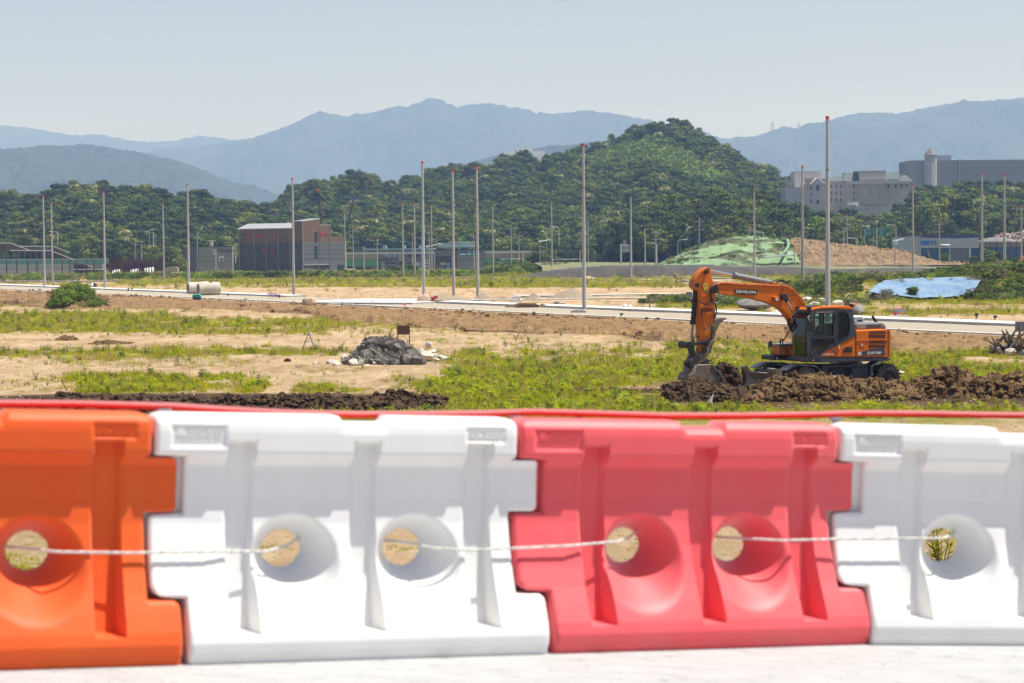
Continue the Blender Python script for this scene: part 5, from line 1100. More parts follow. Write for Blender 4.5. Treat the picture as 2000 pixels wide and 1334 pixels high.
# ---- hilltop buildings at right
m_stone = mat('beige_stone', (.60, .54, .48), .85, var=.07, vscale=.15); m_stone2 = mat('grey_stone', (.54, .52, .50), .85, var=.07, vscale=.15); m_groof = mat('green_grey_roof', (.085, .115, .105), .8); m_croof = mat('cream_roof', (.55, .50, .40), .8); m_hw = mat('hill_window', (.05, .06, .085), .3)
pl = Pl(1650, 400, 800); t = thing('stone_hall', 'long beige stone hall with paired columns and green-grey roofs on the hill at right', 'building', pix(1650, 420, 800)); zb_ = pix(1650, 425, 800).z
cuboid('main_wall', m_stone, t, pl, 1618, 1777, 354, 16, zb_); cuboid('side_wing', m_stone2, t, Pl(1550, 400, 797), 1534, 1572, 366, 14, zb_); cuboid('stair_block', m_stone2, t, Pl(1580, 400, 803), 1552, 1602.5, 334.5, 12, zb_); cuboid('gabled_wing', m_stone, t, Pl(1590, 400, 796), 1570.5, 1619, 360, 12, zb_)
p2 = Pl(1590, 400, 795.6); b = MB(); b.prism([p2.pt(1582, 361), p2.pt(1611, 361), p2.pt(1596.5, 347)], (0, 12, 0)); b.build('gable', m_stone, t)
b = MB(); b.prism([p2.pt(1570, 348.5, .5), p2.pt(1591, 348.5, .5), p2.pt(1581, 360, .5), p2.pt(1575, 360.5, .5)], (0, 1.5, 0)); b.prism([p2.pt(1602, 348.5, .5), p2.pt(1617, 349, .5), p2.pt(1618, 354, .5), p2.pt(1609, 354, .5)], (0, 1.5, 0)); b.build('cream_roof', m_croof, t)
p3 = Pl(1550, 400, 796.5); b = MB(); b.prism([p3.pt(1538, 353.5), p3.pt(1552, 353.5), p3.pt(1551, 362), p3.pt(1541, 364)], (0, 10, 0)); b.build('cream_roof', m_croof, t)
def hip(x0, x1, x2, x3, yb_, yt, off, m_, nm):
    b = MB(); a = [pl.pt(x0, yb_, off), pl.pt(x3, yb_, off), pl.pt(x2, yt, off - 5), pl.pt(x1, yt, off - 5)]; k = Vector((0, 10, 0)); A = a + [a[0] + Vector((0, 12, 0)), a[1] + Vector((0, 12, 0))]
    b.add(A, [(0, 1, 2, 3), (1, 5, 2), (5, 4, 3, 2), (4, 0, 3), (0, 4, 5, 1)]); b.build(nm, m_, t)
hip(1616, 1634, 1646, 1655, 354.5, 343.5, .6, m_groof, 'hipped_roof'); hip(1646, 1650, 1755, 1764, 354, 337, 1.2, m_groof, 'main_roof'); hip(1750, 1763, 1770, 1784, 354.5, 342, .6, m_groof, 'hipped_roof')
cuboid('attic_block', m_stone, t, Pl(1650, 400, 799), 1679, 1730, 335.5, 8, zb_ + 5); part(Pl(1650, 400, 799), 'attic_cornice', m_stone2, t, [(1672, 1731, 333.6, 335.4)], .5, 9); part(pl, 'cornice', mat('pale_trim', (.62, .56, .49), .8), t, [(1655, 1777, 354, 358.5)], 2.2, 2.4)
part(pl, 'gable_edge', m_croof, t, [(1646, 1648, 338, 353), (1758, 1760, 338, 353)], 1.6, 1.0); part(pl, 'string_courses', m_stone2, t, [(1572, 1655, y, y + 1) for y in (371.5, 384, 397)], 3.8, .3)
for x in (1656.4, 1661.5, 1679.7, 1684.8, 1700, 1705, 1720, 1725, 1740.2, 1745): b = MB(); b.cyl(pl.pt(x, 393, 1.8), pl.pt(x, 358.6, 1.8), .28, .24, 10); b.build('column', m_croof, t)
part(pl, 'roof_units', m_ins, t, [(1691 + k * 4, 1694 + k * 4, 330.5 + (k % 3), 333.5) for k in range(6)], -2, 1.5); part(pl, 'balcony_rail', m_ins, t, [(1689, 1731, 349.5, 353), (1734, 1752, 349.5, 353)], 2.5, .1)
for x in (1622.5, 1631.8, 1641): windows(pl, t, [(x, x + 3, y, y + 8) for y in (360, 373.5, 387)], m_stone2, m_hw, .12)
windows(Pl(1590, 400, 795.9), t, [(1583, 1586, y, y + 8) for y in (362.5, 376, 389.5)] + [(1594, 1600.5, 359, 372), (1594.5, 1600, 390, 399)], m_stone2, m_hw, .12); windows(pl, t, [(x, x + w_, 360, 367) for x, w_ in ((1666, 3), (1681, 2.5), (1706, 5.5), (1734, 3), (1748, 3), (1759, 3.5), (1770, 3))] + [(1666, 1669, 374, 381), (1666, 1669, 388, 395)], m_stone2, m_hw, .12)
b = MB(); pl4 = Pl(1670, 400, 790); pl4.box(b, 1655, 1678, 393, 400, 0, 4); pl4.box(b, 1648, 1690, 401, 407, 1, 3); b.tube([pl4.pt(1670 + 4.6 * math.cos(a), 405 - 6 * math.sin(a), 1.4) for a in np.linspace(0, math.pi, 12)], .22, 6); b.build('entrance_canopy', m_ins, t)
# big grey building with the pointed tower
m_gb = mat('slate_block', (.31, .335, .37), .8, var=.05, vscale=.1); m_gb2 = mat('slate_block_light', (.46, .46, .47), .8); m_brick = mat('pink_brick', (.38, .20, .165), .85, var=.1, vscale=.3); m_tr = mat('tower_roof', (.15, .135, .145), .7)
pl = Pl(1900, 380, 820); t = thing('grey_hall', 'large windowed slate-grey building with a pointed tower on the hill at right', 'building', pix(1900, 390, 820)); zb_ = pix(1900, 400, 820).z; zm = pl.pt(1800, 371).z
cuboid('main_wall', m_gb, t, pl, 1776, 2090, 313.5, 22, zm); cuboid('brick_base', m_brick, t, Pl(1900, 380, 820.4), 1776.3, 2089, 371.2, 21, zb_); cuboid('roof_block', m_gb, t, Pl(1850, 380, 826), 1828, 1858, 303.5, 8, zm + 6)
Ct = pl.pt(1817.5, 340, 1.2); r_ = 2.35; zt_ = pl.pt(1817, 303.5).z; b = MB(); b.cyl(Vector((Ct.x, Ct.y, zb_)), Vector((Ct.x, Ct.y, zt_)), r_, n=8); o = b.build('tower', m_gb2, t); b = MB(); b.cyl(Vector((Ct.x, Ct.y, zt_ + .01)), Vector((Ct.x, Ct.y, zt_ + 2.9)), r_ * 1.18, .05, n=8); b.build('tower_roof', m_tr, t)
b = MB(); b.cyl(pl.pt(1873, 390, .4), pl.pt(1873, 311, .4), .22, n=8); b.build('flue', m_lgrey, t)
m_wf = mat('pale_window_frame', (.50, .50, .52), .6)
for i in range(16):
    x = 1847 + 15.65 * i
    rr_ = [(x - 2, x + 2, y - 3, y + 3) for y in ((327.8, 342.8, 362.6) if i < 4 else (327.8 - .1 * i, 342.8 - .1 * i))]
    windows(pl, t, rr_, m_wf, m_hw, .22, .08)
windows(pl, t, [(1922, 1927.4, 355, 364), (1928, 1933, 355, 364), (1933.6, 1938.4, 355, 364), (1939, 1944, 355, 364)], m_wf, m_glb, .1); windows(Pl(1850, 380, 817), t, [(1823, 1825, y, y + 6) for y in (308, 323, 338, 358)] + [(1809.5, 1811, y, y + 6) for y in (308, 323, 338, 358)], m_wf, m_hw, .1, 0); windows(pl, t, [(x, x + 4, 374, 381) for x in (1783, 1798)], m_wf, m_hw, .2)
part(pl, 'ribs', m_gb2, t, [(x, x + .3, 314, 371) for x in (1835, 1867, 1919, 1950, 1991)], .06, .1)
# far hazy apartment towers
pl = Pl(1020, 330, 2950); m_ap = mat('apartment_white', (.62, .62, .62), .8); m_apw = mat('apartment_window', (.20, .22, .26), .5)
for x0, x1, yt, lab in ((984, 1006, 295, 'left block of the hazy white apartment towers'), (1010, 1040, 289.5, 'tallest middle block of the hazy white apartment towers'), (1041.5, 1064, 294.8, 'right block of the hazy white apartment towers')):
    t = thing('apartment_tower', lab, 'apartment block', pl.pt(x0, 345), 'hazy apartment towers beyond the woods'); cuboid('wall', m_ap, t, pl, x0, x1, yt, 25, -1)
    for x in np.arange(x0 + 3, x1 - 3, 5.2): part(pl, 'window_column', m_apw, t, [(x, x + 2.2, y, y + 1.2) for y in np.arange(yt + 6, 350, 3.6)], .1, .3)
# ---- blue and white works on the right with rubble
pl = Pl(1850, 517, 470); m_works = mat('pale_works_panel', (.36, .40, .44), .6, var=.1, vscale=.2); m_wblue = mat('works_blue', (.02, .085, .19), .55, var=.15, vscale=.3); m_navy = mat('works_navy', (.035, .06, .17), .6)
t = thing('works_building', 'low works building with pale and dark blue wall panels at right', 'building', pix(1850, 520, 470))
cuboid('wall', m_wblue, t, Pl(1850, 517, 470.4), 1799, 1912, 460, 20, 0); cuboid('side_wall', m_works, t, pl, 1770.5, 1798.8, 462.5, 18, 0); b = MB()
xs_ = np.linspace(1799.2, 1912, 12); ye = 465.5 + 0 * xs_
for i in range(11): b.prism([pl.pt(xs_[i], 464.2 + 1.2 * math.sin(i / 11 * 3.1), .2), pl.pt(xs_[i + 1], 464.2 + 1.2 * math.sin((i + 1) / 11 * 3.1), .2), pl.pt(xs_[i + 1], 484.3, .2), pl.pt(xs_[i], 484.3, .2)], (0, .3, 0))
b.build('pale_panel', m_works, t); part(pl, 'navy_parapet', m_navy, t, [(1802, 1912, 459.6, 464.4)], .12, .3)
part(pl, 'blue_window', mat('works_bright_blue', (.02, .16, .42), .4), t, [(1799, 1816, 470, 478.5), (1818.4, 1822.5, 470, 478), (1825, 1829, 470, 478)], .3, .3); part(pl, 'shutter', mat('shutter_grey', (.13, .15, .17), .6), t, [(1858, 1898, 485, 508)], .1, .3); part(pl, 'steel_post', m_lamp, t, [(1893.5, 1895.5, 485, 503)], .5, .3)
b = MB(); b.prism([pl.pt(1810, 487.5, .6), pl.pt(1813, 487, .6), pl.pt(1819.5, 505, .6), pl.pt(1816, 505.5, .6)], (0, .3, 0)); b.build('leaning_panel', m_lgrey, t); part(pl, 'white_base', m_works, t, [(1858, 1896, 508.5, 511)], .3, .2)
t = thing('yard_wall', 'long blue yard wall with grey top boards holding back the rubble', 'wall', pix(1960, 515, 470)); part(pl, 'blue_boards', m_wblue, t, [(1912.5, 2090, 481.5, 517)], 0, .5); part(pl, 'grey_boards', mat('grey_boards', (.17, .165, .15), .8, var=.15, vscale=.5), t, [(1912.5, 2090, 472.5, 481.3)], .05, .5)
for x in range(1920, 2090, 13): part(pl, 'board_post', m_seam, t, [(x, x + .9, 470.5, 516)], .15, .25)
# ================================================================ heaps and things on the site
def heap(name, px, pyb, pyt, w_px, lab, cat, m_, depth=None, seed=0, rough=.12, res=60, group=None, power=1.0, skew=0, z0=None, par=None):
    """a heap whose foot shows at (px, pyb) and crest at pyt"""
    Pf = gnd(px, pyb); w_ = w_px / F * Pf.y; dp = depth or w_ * .8; yc = Pf.y + dp / 2; h = pix(px, pyt, yc).z; cx = (px + skew - 1000) / F * yc
    u = np.linspace(-1, 1, res); U, V = np.meshgrid(u, u, indexing='ij'); sx = (px - 1000) / F * yc
    Rr = np.hypot(U, V) / (1 + .14 * (fbm(U * 2 + seed, V * 2, 3, seed) - .5)); prof = np.clip(1 - Rr, 0, 1) ** power; prof = prof * (1.12 - .12 * prof)
    X = sx + U * w_ / 2 + (cx - sx) * prof; Y = yc + V * dp / 2; Z = h * prof + (fbm(X * 1.2, Y * 1.2, 4, seed + 3) - .5) * rough * h * 1.6 * np.clip(prof * 5, 0, 1) + gz(X, Y) * (1 - np.clip(prof * 6, 0, 1)) - .04
    o = gridmesh(name, np.stack([X, Y, Z], -1), m_, par); return tag(o, lab, cat, group) if par is None else o
m_gravel = mat('grey_gravel', (.36, .30, .22), .95, col2=(.27, .22, .16), vscale=2.5, bump=3, bscale=9, spec=.1)
heap('gravel_heap', 1119, 587, 561.5, 118, 'largest smooth gravel heap, behind the tall pole in the middle', 'gravel heap', m_gravel, seed=1, group='gravel heaps between the kerbs', power=.9, rough=.03)
heap('gravel_heap', 1043, 587.5, 571, 52, 'gravel heap left of the largest one', 'gravel heap', m_gravel, seed=2, group='gravel heaps between the kerbs', rough=.05)
heap('gravel_heap', 945, 588, 570, 58, 'gravel heap just right of the pole on the near pavement', 'gravel heap', m_gravel, seed=3, group='gravel heaps between the kerbs', rough=.05)
heap('gravel_heap', 985, 588.5, 577, 46, 'low gravel heap behind the stacked kerb blocks', 'gravel heap', m_gravel, seed=4, group='gravel heaps between the kerbs', rough=.05)
heap('gravel_heap', 868, 591, 572, 150, 'broad gravel heap behind the red buckets', 'gravel heap', m_gravel, seed=5, group='gravel heaps between the kerbs', rough=.05)
m_sandh = mat('sand_heap', (.50, .38, .25), .95, col2=(.38, .27, .17), vscale=2, bump=2, bscale=8, spec=.1)
for i, (px, pb, pt, w_, lab) in enumerate([(655, 539, 531.5, 44, 'pale sand heap in front of the brown building'), (746, 541, 536, 30, 'small sand heap before the grey store'), (1150, 545, 538.5, 40, 'low sand heap by the gravel-heap pole, beyond the far kerb'), (1112, 541.5, 533, 26, 'small earth heap left of the dark bank'), (878, 541.5, 536.5, 26, 'tiny sand heap before the blue-signed store'), (270, 536, 532, 40, 'low pale sand heap right of the maroon posts')]):
    heap('sand_heap', px, pb, pt, w_, lab, 'sand heap', m_sandh, seed=20 + i, group='sand heaps by the far kerb', rough=.15)
# ridges of earth ---------------------------------------------------------------------------------
def ridge(name, prof, base, Y0, dep, m_, lab, cat, seed=0, rough=.35, cell=1.0, nx=300, ny=40, yb=None, front=.5, group=None, kind=None, plateau=0.0, zb=None, sharp=1.0):
    x0, x1 = prof[0][0], prof[-1][0]; px = np.linspace(x0, x1, nx); v = np.linspace(0, 1, ny); PX, V = np.meshgrid(px, v, indexing='ij')
    Yc = (np.array(Y0(px)) if callable(Y0) else np.full(nx, Y0))[:, None]; cy = Yc + dep * front
    H_ = np.array([pix(a, c, y).z for a, c, y in zip(px, interp(prof, px), cy[:, 0])])[:, None]
    zb_ = np.zeros_like(H_) if zb is None else np.full_like(H_, zb)
    S = np.where(V < front, np.sin(V / front * math.pi / 2) ** .85, np.cos(np.clip((V - front) / (1 - front), 0, 1) * math.pi / 2) ** .85 if not plateau else 1.0)
    Y = Yc + dep * V; X = (PX - 1000) / F * cy
    nz = fbm(X / cell, Y / cell, 5, seed, .62) - .5; nz2 = np.abs(fbm(X / cell * 2.3, Y / cell * 2.3, 4, seed + 9) - .5) * 2
    Z = zb_ + (H_ - zb_) * S + (nz * 1.6 + (nz2 - .4) * .7) * rough * np.clip(S * 2.5, 0, 1) - .12 * (1 - np.clip(S * 4, 0, 1))
    Y = Y + (fbm(X / cell * 1.3, Z * 2, 3, seed + 4) - .5) * rough * .8
    o = gridmesh(name, np.stack([X, Y, Z], -1), m_); return tag(o, lab, cat, group, kind)
m_soil = mat('excavated_soil', (.20, .125, .060), .95, col2=(.085, .052, .026), vscale=1.6, bump=5, bscale=5, spec=.1, dirt=((.22, .14, .075), 3.5, .62))
m_soild = mat('wet_dark_soil', (.115, .072, .040), .95, col2=(.042, .027, .016), vscale=2.0, bump=5, bscale=6, spec=.15, dirt=((.14, .082, .042), 3.0, .62))
m_berm = mat('berm_soil', (.31, .195, .095), .95, col2=(.165, .10, .048), vscale=1.3, bump=5, bscale=4, spec=.1, dirt=((.36, .24, .135), 2.5, .62))
def bermline(px):
    out = []
    for p in np.atleast_1d(px):
        lo, hi = -100, 330
        for _ in range(30):
            mid = (lo + hi) / 2; q = An(mid, -4.4)
            if q[0] / q[1] * F + 1000 < p: lo = mid
            else: hi = mid
        out.append(An(lo, -4.4)[1])
    return np.array(out)
# the long bank of soil dug out along the near kerb: built along the kerb line itself
def berm(x0, x1, lab, seed, hs=1.0):
    n, k = int((x1 - x0) * 1.5), 80; px = np.linspace(x0, x1, n); v = np.linspace(0, 1, k) ** .8; P = np.zeros((n, k, 3))
    for i in range(n):
        bt = float(interp(BOT, px[i])) + (float(fbm(np.array([px[i] * .012]), np.array([1.]), 4, seed)[0]) - .5) * 16; a = gnd(px[i], bt + 1); c = gnd(px[i], 565 + .04605 * px[i] + 2.2)
        P[i, :, 0] = a.x + (c.x - a.x) * v; P[i, :, 1] = a.y + (c.y - a.y) * v
    X, Y = P[..., 0], P[..., 1]; dk = np.clip(-adist(X, Y), 0, 60); cap = .05 + .034 * dk; e = sstep(0, .12, v)[None, :] * sstep(1, .985, v)[None, :] * (sstep(x0, x0 + 20, px) * sstep(x1, x1 - 14, px))[:, None]
    nz = fbm(X * .8, Y * .5, 6, seed + 2, .65); rg = 1 - np.abs(fbm(X * .35, Y * .22, 5, seed + 7, .6) - .5) * 4
    Z = (.35 * np.clip(rg, 0, 1) + (nz - .35) * 1.5) * np.minimum(cap, .62) * hs * e
    P[..., 2] = np.clip(Z, -.08, .9) - .05 * (1 - e)
    tag(gridmesh('soil_bank', P, m_berm), lab, 'soil bank', 'banks of dug soil along the near kerb')
berm(-160, 98, 'reddish-brown strip of dug soil along the near kerb, left of the weed-covered heap', 1)
berm(204, 1540, 'long brown strip of dug soil along the near kerb in the middle of the photo', 2)
berm(1545, 2160, 'brown strip of dug soil along the kerb behind the excavator, running to the right', 3)
CLOD = []
for i in range(4):
    mb = MB(); mb.rock((0, 0, 0), 1, random.Random(i + 50), 0, 2, .35); CLOD.append(mesh_of(mb, 'clod', [m_berm if i < 3 else m_sandh], False))
R = np.random.default_rng(77); n = 26000; yy = R.uniform(95, 330, n) ** 1; xx = R.uniform(-.26, .26, n) * yy; sm = soil(xx, yy) * (projn(xx, yy, 0 * xx)[1] < 700); k_ = (R.random(n) < sm * .9) & (adist(xx, yy) < -2.0); xx, yy = xx[k_], yy[k_]; n = len(xx); print('clods', n)
scatter('soil_clods', CLOD, np.stack([xx, yy, gz(xx, yy) + .04], -1), R.uniform(0, 6.28, n), (.035 + .20 * R.random(n) ** 4) * np.clip(yy / 150, .7, 1.5), R.choice(4, n, p=[.32, .32, .26, .10]), 'loose clods strewn along the strip of dug soil', 'clods')
heap('soil_bank', 1790, 693, 652, 230, 'heap of brown soil right behind the excavator engine, below the pavement', 'soil bank', m_berm, depth=5.5, seed=44, rough=.35, res=110, skew=-25)
heap('soil_bank', 1520, 672, 655, 110, 'heap of brown soil seen between the excavator arm and its cab', 'soil bank', m_berm, depth=4.5, seed=45, rough=.35, res=90)
# fresh soil in front of the excavator: two heaps with clods
def clods(mb, x0, x1, y0f, y1f, zf, n, s0, s1, seed, mi=0):
    R = random.Random(seed)
    for i in range(n):
        px = R.uniform(x0, x1); Y = R.uniform(y0f, y1f); x = (px - 1000) / F * Y; s = s0 + (s1 - s0) * R.random() ** 3
        mb.rock((x, Y, zf(px, Y) + s * .1), (s * R.uniform(.7, 1.3), s, s * R.uniform(.6, 1)), R, mi, 2 if s > .10 else 1, .38)
def fresh(name, prof, Y0, dep, lab, seed, m_, nclod, s1=.30, rg=.62):
    t = thing(name, lab, 'soil heap', (((prof[0][0] + prof[-1][0]) / 2 - 1000) / F * Y0, Y0 + dep / 2, 0), 'fresh soil heaps around the excavator')
    o = ridge('soil', prof, None, Y0, dep, m_, None, None, seed, rg, .50, nx=int((prof[-1][0] - prof[0][0]) * 1.6), ny=90, front=.52)
    o.parent = t; o.location = -t.location
    b = MB(); x0, x1 = prof[0][0], prof[-1][0]
    def zf(px, Y):
        v = (Y - Y0) / dep; H_ = pix(px, float(interp(prof, px)), Y0 + dep * .52).z; return max(0, H_) * max(0, math.sin(min(v / .52, 1) * math.pi / 2) if v < .52 else math.cos((v - .52) / .48 * math.pi / 2)) ** .85
    clods(b, x0, x1, Y0, Y0 + dep * .75, zf, int(nclod * .8), .03, s1 * .8, seed); q = b.build('clods', m_, t, smooth=50); q['kind'] = 'stuff'
    return t
fresh('soil_heap', [(1296, 763), (1310, 758), (1330, 750), (1352, 747), (1375, 749), (1400, 756), (1430, 763), (1460, 769), (1490, 773)], 70.5, 3.2, 'dark fresh soil heap under the excavator bucket', 1, m_soild, 520, .28)
fresh('soil_heap', [(1446, 774), (1458, 768), (1475, 760), (1492, 751), (1510, 745), (1530, 742), (1560, 741), (1590, 737), (1610, 738), (1630, 745), (1660, 748), (1690, 745), (1720, 748), (1750, 750), (1775, 756), (1800, 760)], 70.2, 3.6, 'long fresh soil heap in front of the excavator wheels', 2, m_soil, 1500, .27)
fresh('soil_heap', [(1760, 762), (1790, 745), (1815, 734), (1835, 726), (1850, 722), (1870, 724), (1890, 730), (1915, 742), (1940, 738), (1970, 734), (2000, 731), (2040, 726), (2100, 735)], 71, 3.2, 'fresh soil heap right of the excavator, running to the picture edge', 3, m_soil, 900, .26)
fresh('soil_heap', [(-60, 795.5), (0, 789.5), (40, 784.5), (90, 778.5), (130, 773.5), (145, 769.5), (160, 775.5), (190, 774.5), (210, 771.5), (235, 778.5), (260, 775.5), (285, 773.5), (310, 779.5), (350, 776.5), (380, 779.5), (430, 775.5), (470, 778.5), (520, 774.5), (570, 775.5), (610, 773.5), (650, 777.5), (700, 776.5), (740, 771.5), (765, 764.5), (790, 769.5), (830, 775.5), (870, 779.5)], 67.8, 2.2, 'low dark line of turned clods just beyond the tape at left', 4, m_soild, 1500, .24, rg=.16)
fresh('soil_heap', [(1110, 766), (1125, 759), (1150, 762), (1190, 761), (1220, 764), (1260, 762), (1300, 768)], 75.5, 1.6, 'thin trail of dark clods in the grass left of the bucket', 5, m_soild, 220, .16, rg=.12)
fresh('soil_heap', [(1700, 800), (1760, 794), (1830, 791), (1900, 790), (1960, 792), (2020, 786), (2080, 790)], 69.0, 1.6, 'low strip of turned soil in the grass at the lower right', 6, m_soild, 260, .14, rg=.08)
for i, (x0, x1, y, Y0) in enumerate([(110, 150, 655, 127), (175, 260, 664, 121)]):
    fresh('soil_heap', [(x0, y + 6), ((x0 + x1) / 2 - 8, y), ((x0 + x1) / 2 + 8, y + 1.5), (x1, y + 6)], Y0, 1.5, ['small patch of clods on the sand, left one below the weed-covered heap', 'small patch of clods on the sand, right one below the weed-covered heap'][i], 7 + i, m_soil, 60, .14, rg=.12)
# broken stones lying in the fresh soil and grass
m_stone = mat('white_stone', (.66, .61, .52), .85, col2=(.46, .41, .33), vscale=2.5, bump=2, bscale=6); m_stoneg = mat('grey_stone_block', (.22, .21, .20), .85, var=.3, vscale=2, bump=2, bscale=6)
def stone(px, pyb, w_, h_, lab, grp, m_=None, seed=0, z=0, Y=None):
    P = gnd(px, pyb) if Y is None else pix(px, pyb, Y); R = random.Random(seed + int(px)); b = MB(); s = w_ / F * P.y / 2; hh = h_ / F * P.y / 2
    bm = bmesh.new(); bmesh.ops.create_icosphere(bm, subdivisions=2, radius=1); rot = Quaternion((R.gauss(0, 1), R.gauss(0, 1), R.gauss(0, 1), R.gauss(0, 1))).normalized()
    cuts = [Vector((R.gauss(0, 1), R.gauss(0, 1), R.gauss(0, 1))).normalized() for _ in range(9)]; vs = []
    for v in bm.verts:
        p = v.co.copy()
        for c in cuts:
            d = p.dot(c)
            if d > .62: p -= c * (d - .62)
        vs.append(Vector((p.x * s * 1.25, p.y * s * 1.1, p.z * hh * 1.25)) + P + Vector((0, s * .5, hh * .85 + z)))
    b.add(vs, [tuple(v.index for v in f.verts) for f in bm.faces]); bm.free()
    return tag(b.build('stone', m_ or m_stone, smooth=28), lab, 'stone', grp)
for i, (px, py, w_, h_) in enumerate([(614, 714, 12, 8), (645, 713, 17, 12), (657, 715, 20, 11), (672, 709, 15, 16), (691, 716, 21, 15), (706, 716, 14, 13), (716, 717, 12, 7), (731, 714, 22, 12)]):
    stone(px, py, w_, h_, ['small pale stone lying apart at the far left of the netted rock pile', 'pale stone second from the left beside the netted rock pile', 'flat pale stone third from the left beside the netted rock pile', 'upright pale stone leaning on the left foot of the netted rock pile', 'largest squarish pale stone in front of the netted rock pile', 'brownish upright stone in front of the netted rock pile', 'small low stone in front of the netted rock pile', 'rightmost wedge-shaped pale stone in front of the netted rock pile'][i], 'pale stones around the netted rock pile', seed=i)
for i, (px, py, w_, h_, z) in enumerate([(800, 705, 18, 12, 0), (811, 706, 16, 14, 0), (822, 702, 16, 22, .0), (834, 703, 24, 20, 0), (846, 702, 22, 14, 0), (862, 702, 18, 9, 0), (874, 702, 20, 7, 0), (818, 694, 14, 12, .12), (838, 690, 13, 16, .25), (845, 696, 16, 12, .1), (826, 708, 12, 8, 0), (852, 706, 12, 7, 0)]):
    stone(px, py, w_, h_, 'pale broken stone tumbled at the right foot of the netted rock pile', 'stones at the right foot of the netted rock pile', seed=30 + i, z=z)
for i, (px, py, w_, h_) in enumerate([(1563, 594, 20, 11), (1577, 590, 22, 12), (1592, 597, 20, 12), (1604, 592, 18, 14), (1520, 610, 12, 9), (1528, 612, 10, 7), (1515, 612, 14, 10), (1636, 598, 22, 14)]):
    stone(px, py + 2, w_, h_, 'whitish broken concrete lump in the weeds behind the excavator boom', 'whitish lumps behind the excavator boom', seed=50 + i)
stone(1677, 617, 34, 24, 'big dark square block just right of the excavator cab roof', None, m_stoneg, 3); stone(1470, 606, 70, 26, 'long dark rubble lump under the excavator boom', None, m_stoneg, 4); stone(1412, 597, 36, 12, 'dark grey rubble lump between arm and boom of the excavator', None, m_stoneg, 5); stone(1348, 592, 14, 10, 'pale lump just left of the excavator arm', None, m_stone, 6)
for i, (px, py, w_, h_) in enumerate([(561, 709, 14, 9), (498, 705, 7, 4), (1762, 748, 10, 6), (1594, 756, 6, 5), (1510, 764, 6, 4), (1872, 757, 11, 8)]):
    stone(px, py, w_, h_, ['brown stone alone on the sand left of the netted rock pile', 'tiny dark stone on the sand', 'flat grey stone in the soil near the rear wheel', 'small white stone in the soil below the cab', 'small white stone in the soil near the blade', 'pale ring-shaped lump in the soil at lower right'][i], None, m_stone if i > 1 else m_soil, 60 + i, z=.0 if i < 2 else .35)
# ---- rock pile under dark netting
m_netrock = mat('netted_rock', (.20, .18, .16), .9, col2=(.085, .078, .072), vscale=2.2, bump=3, bscale=10, dirt=((.24, .22, .19), 2.8, .56))
Pn = gnd(748, 714); t = thing('rock_pile', 'big dome of dark rocks wrapped in black netting on the sand', 'rock pile', Pn); R = random.Random(4); b = MB()
prof = [(673, 712), (680, 700), (695, 684), (712, 668), (722, 659), (735, 657), (745, 655), (755, 657), (770, 662), (785, 667), (800, 676), (812, 686), (820, 700), (826, 712)]
for i in range(260):
    px = R.uniform(678, 820); v = R.random(); H_ = pix(px, float(interp(prof, px)) + 3, Pn.y + 1.4).z; Y = Pn.y + .2 + v * 2.4; z = H_ * math.sin(min(1, v * 1.5) * math.pi / 2) ** .7 * R.uniform(.55, .95); s = R.uniform(.18, .42)
    b.rock(((px - 1000) / F * Y, Y, max(0.05, z - s * .30)), s, R, 0, 1, .3)
b.build('rocks', m_netrock, t)
o = ridge('net_cover', prof, None, Pn.y + .1, 2.9, mat('black_net', (.03, .028, .027), .9, alpha=.34, bump=1, bscale=30), None, None, 6, .34, .55, nx=110, ny=46, front=.5); o.parent = t; o.location = -t.location
# ---- two signs
m_board = mat('brown_board', (.115, .060, .030), .75, var=.15, vscale=2); m_rustf = mat('rusty_frame', (.16, .085, .045), .8)
P = gnd(788, 676); t = thing('signboard', 'plain brown board on two thin legs standing behind the netted rock pile', 'sign', P); k = P.y / F
b = MB(); b.box(P + Vector((0, 0, 31 * k)), (23 * k, .04, 17 * k)); b.build('board', m_board, t, bevel=.01)
for dx in (-11.3, 12): b = MB(); b.box(P + Vector((dx * k, -.03, 19.5 * k)), (.05, .05, 39 * k)); b.build('leg', m_rustf, t)
b = MB(); b.box(P + Vector((0, -.03, 39.6 * k)), (24.5 * k, .06, .05)); b.build('top_rail', m_rustf, t)
P = gnd(601, 681); t = thing('trestle_board', 'weathered board leaning on a thin metal trestle on the sand left of the rock pile', 'sign', P); k = P.y / F
m_galv2 = mat('grey_tube', (.28, .29, .30), .5, metal=.3); apex = P + Vector((3 * k, .2, 32 * k))
for dy in (-.25, .45):
    b = MB(); b.cyl(P + Vector((-12 * k if dy > 0 else -8 * k, dy, 0)), apex + Vector((-1.5 * k, dy * .4, 0)), .022, n=6); b.build('leg', m_galv2, t)
b = MB(); a0, a1 = apex + Vector((-.02, -.28, 0)), apex + Vector((-.02, .42, 0)); c0_, c1_ = P + Vector((14 * k, -.34, 0)), P + Vector((14 * k, .5, 0)); b.prism([a0, a1, c1_, c0_], (.045, 0, .02)); b.build('board', mat('weathered_board', (.34, .27, .18), .8), t)
b = MB(); b.cyl(a0, c0_, .03, n=6); b.cyl(a1, c1_, .03, n=6); b.cyl(a0, a1, .03, n=6); b.cyl(c0_, c1_, .03, n=6); b.build('frame', m_galv2, t)
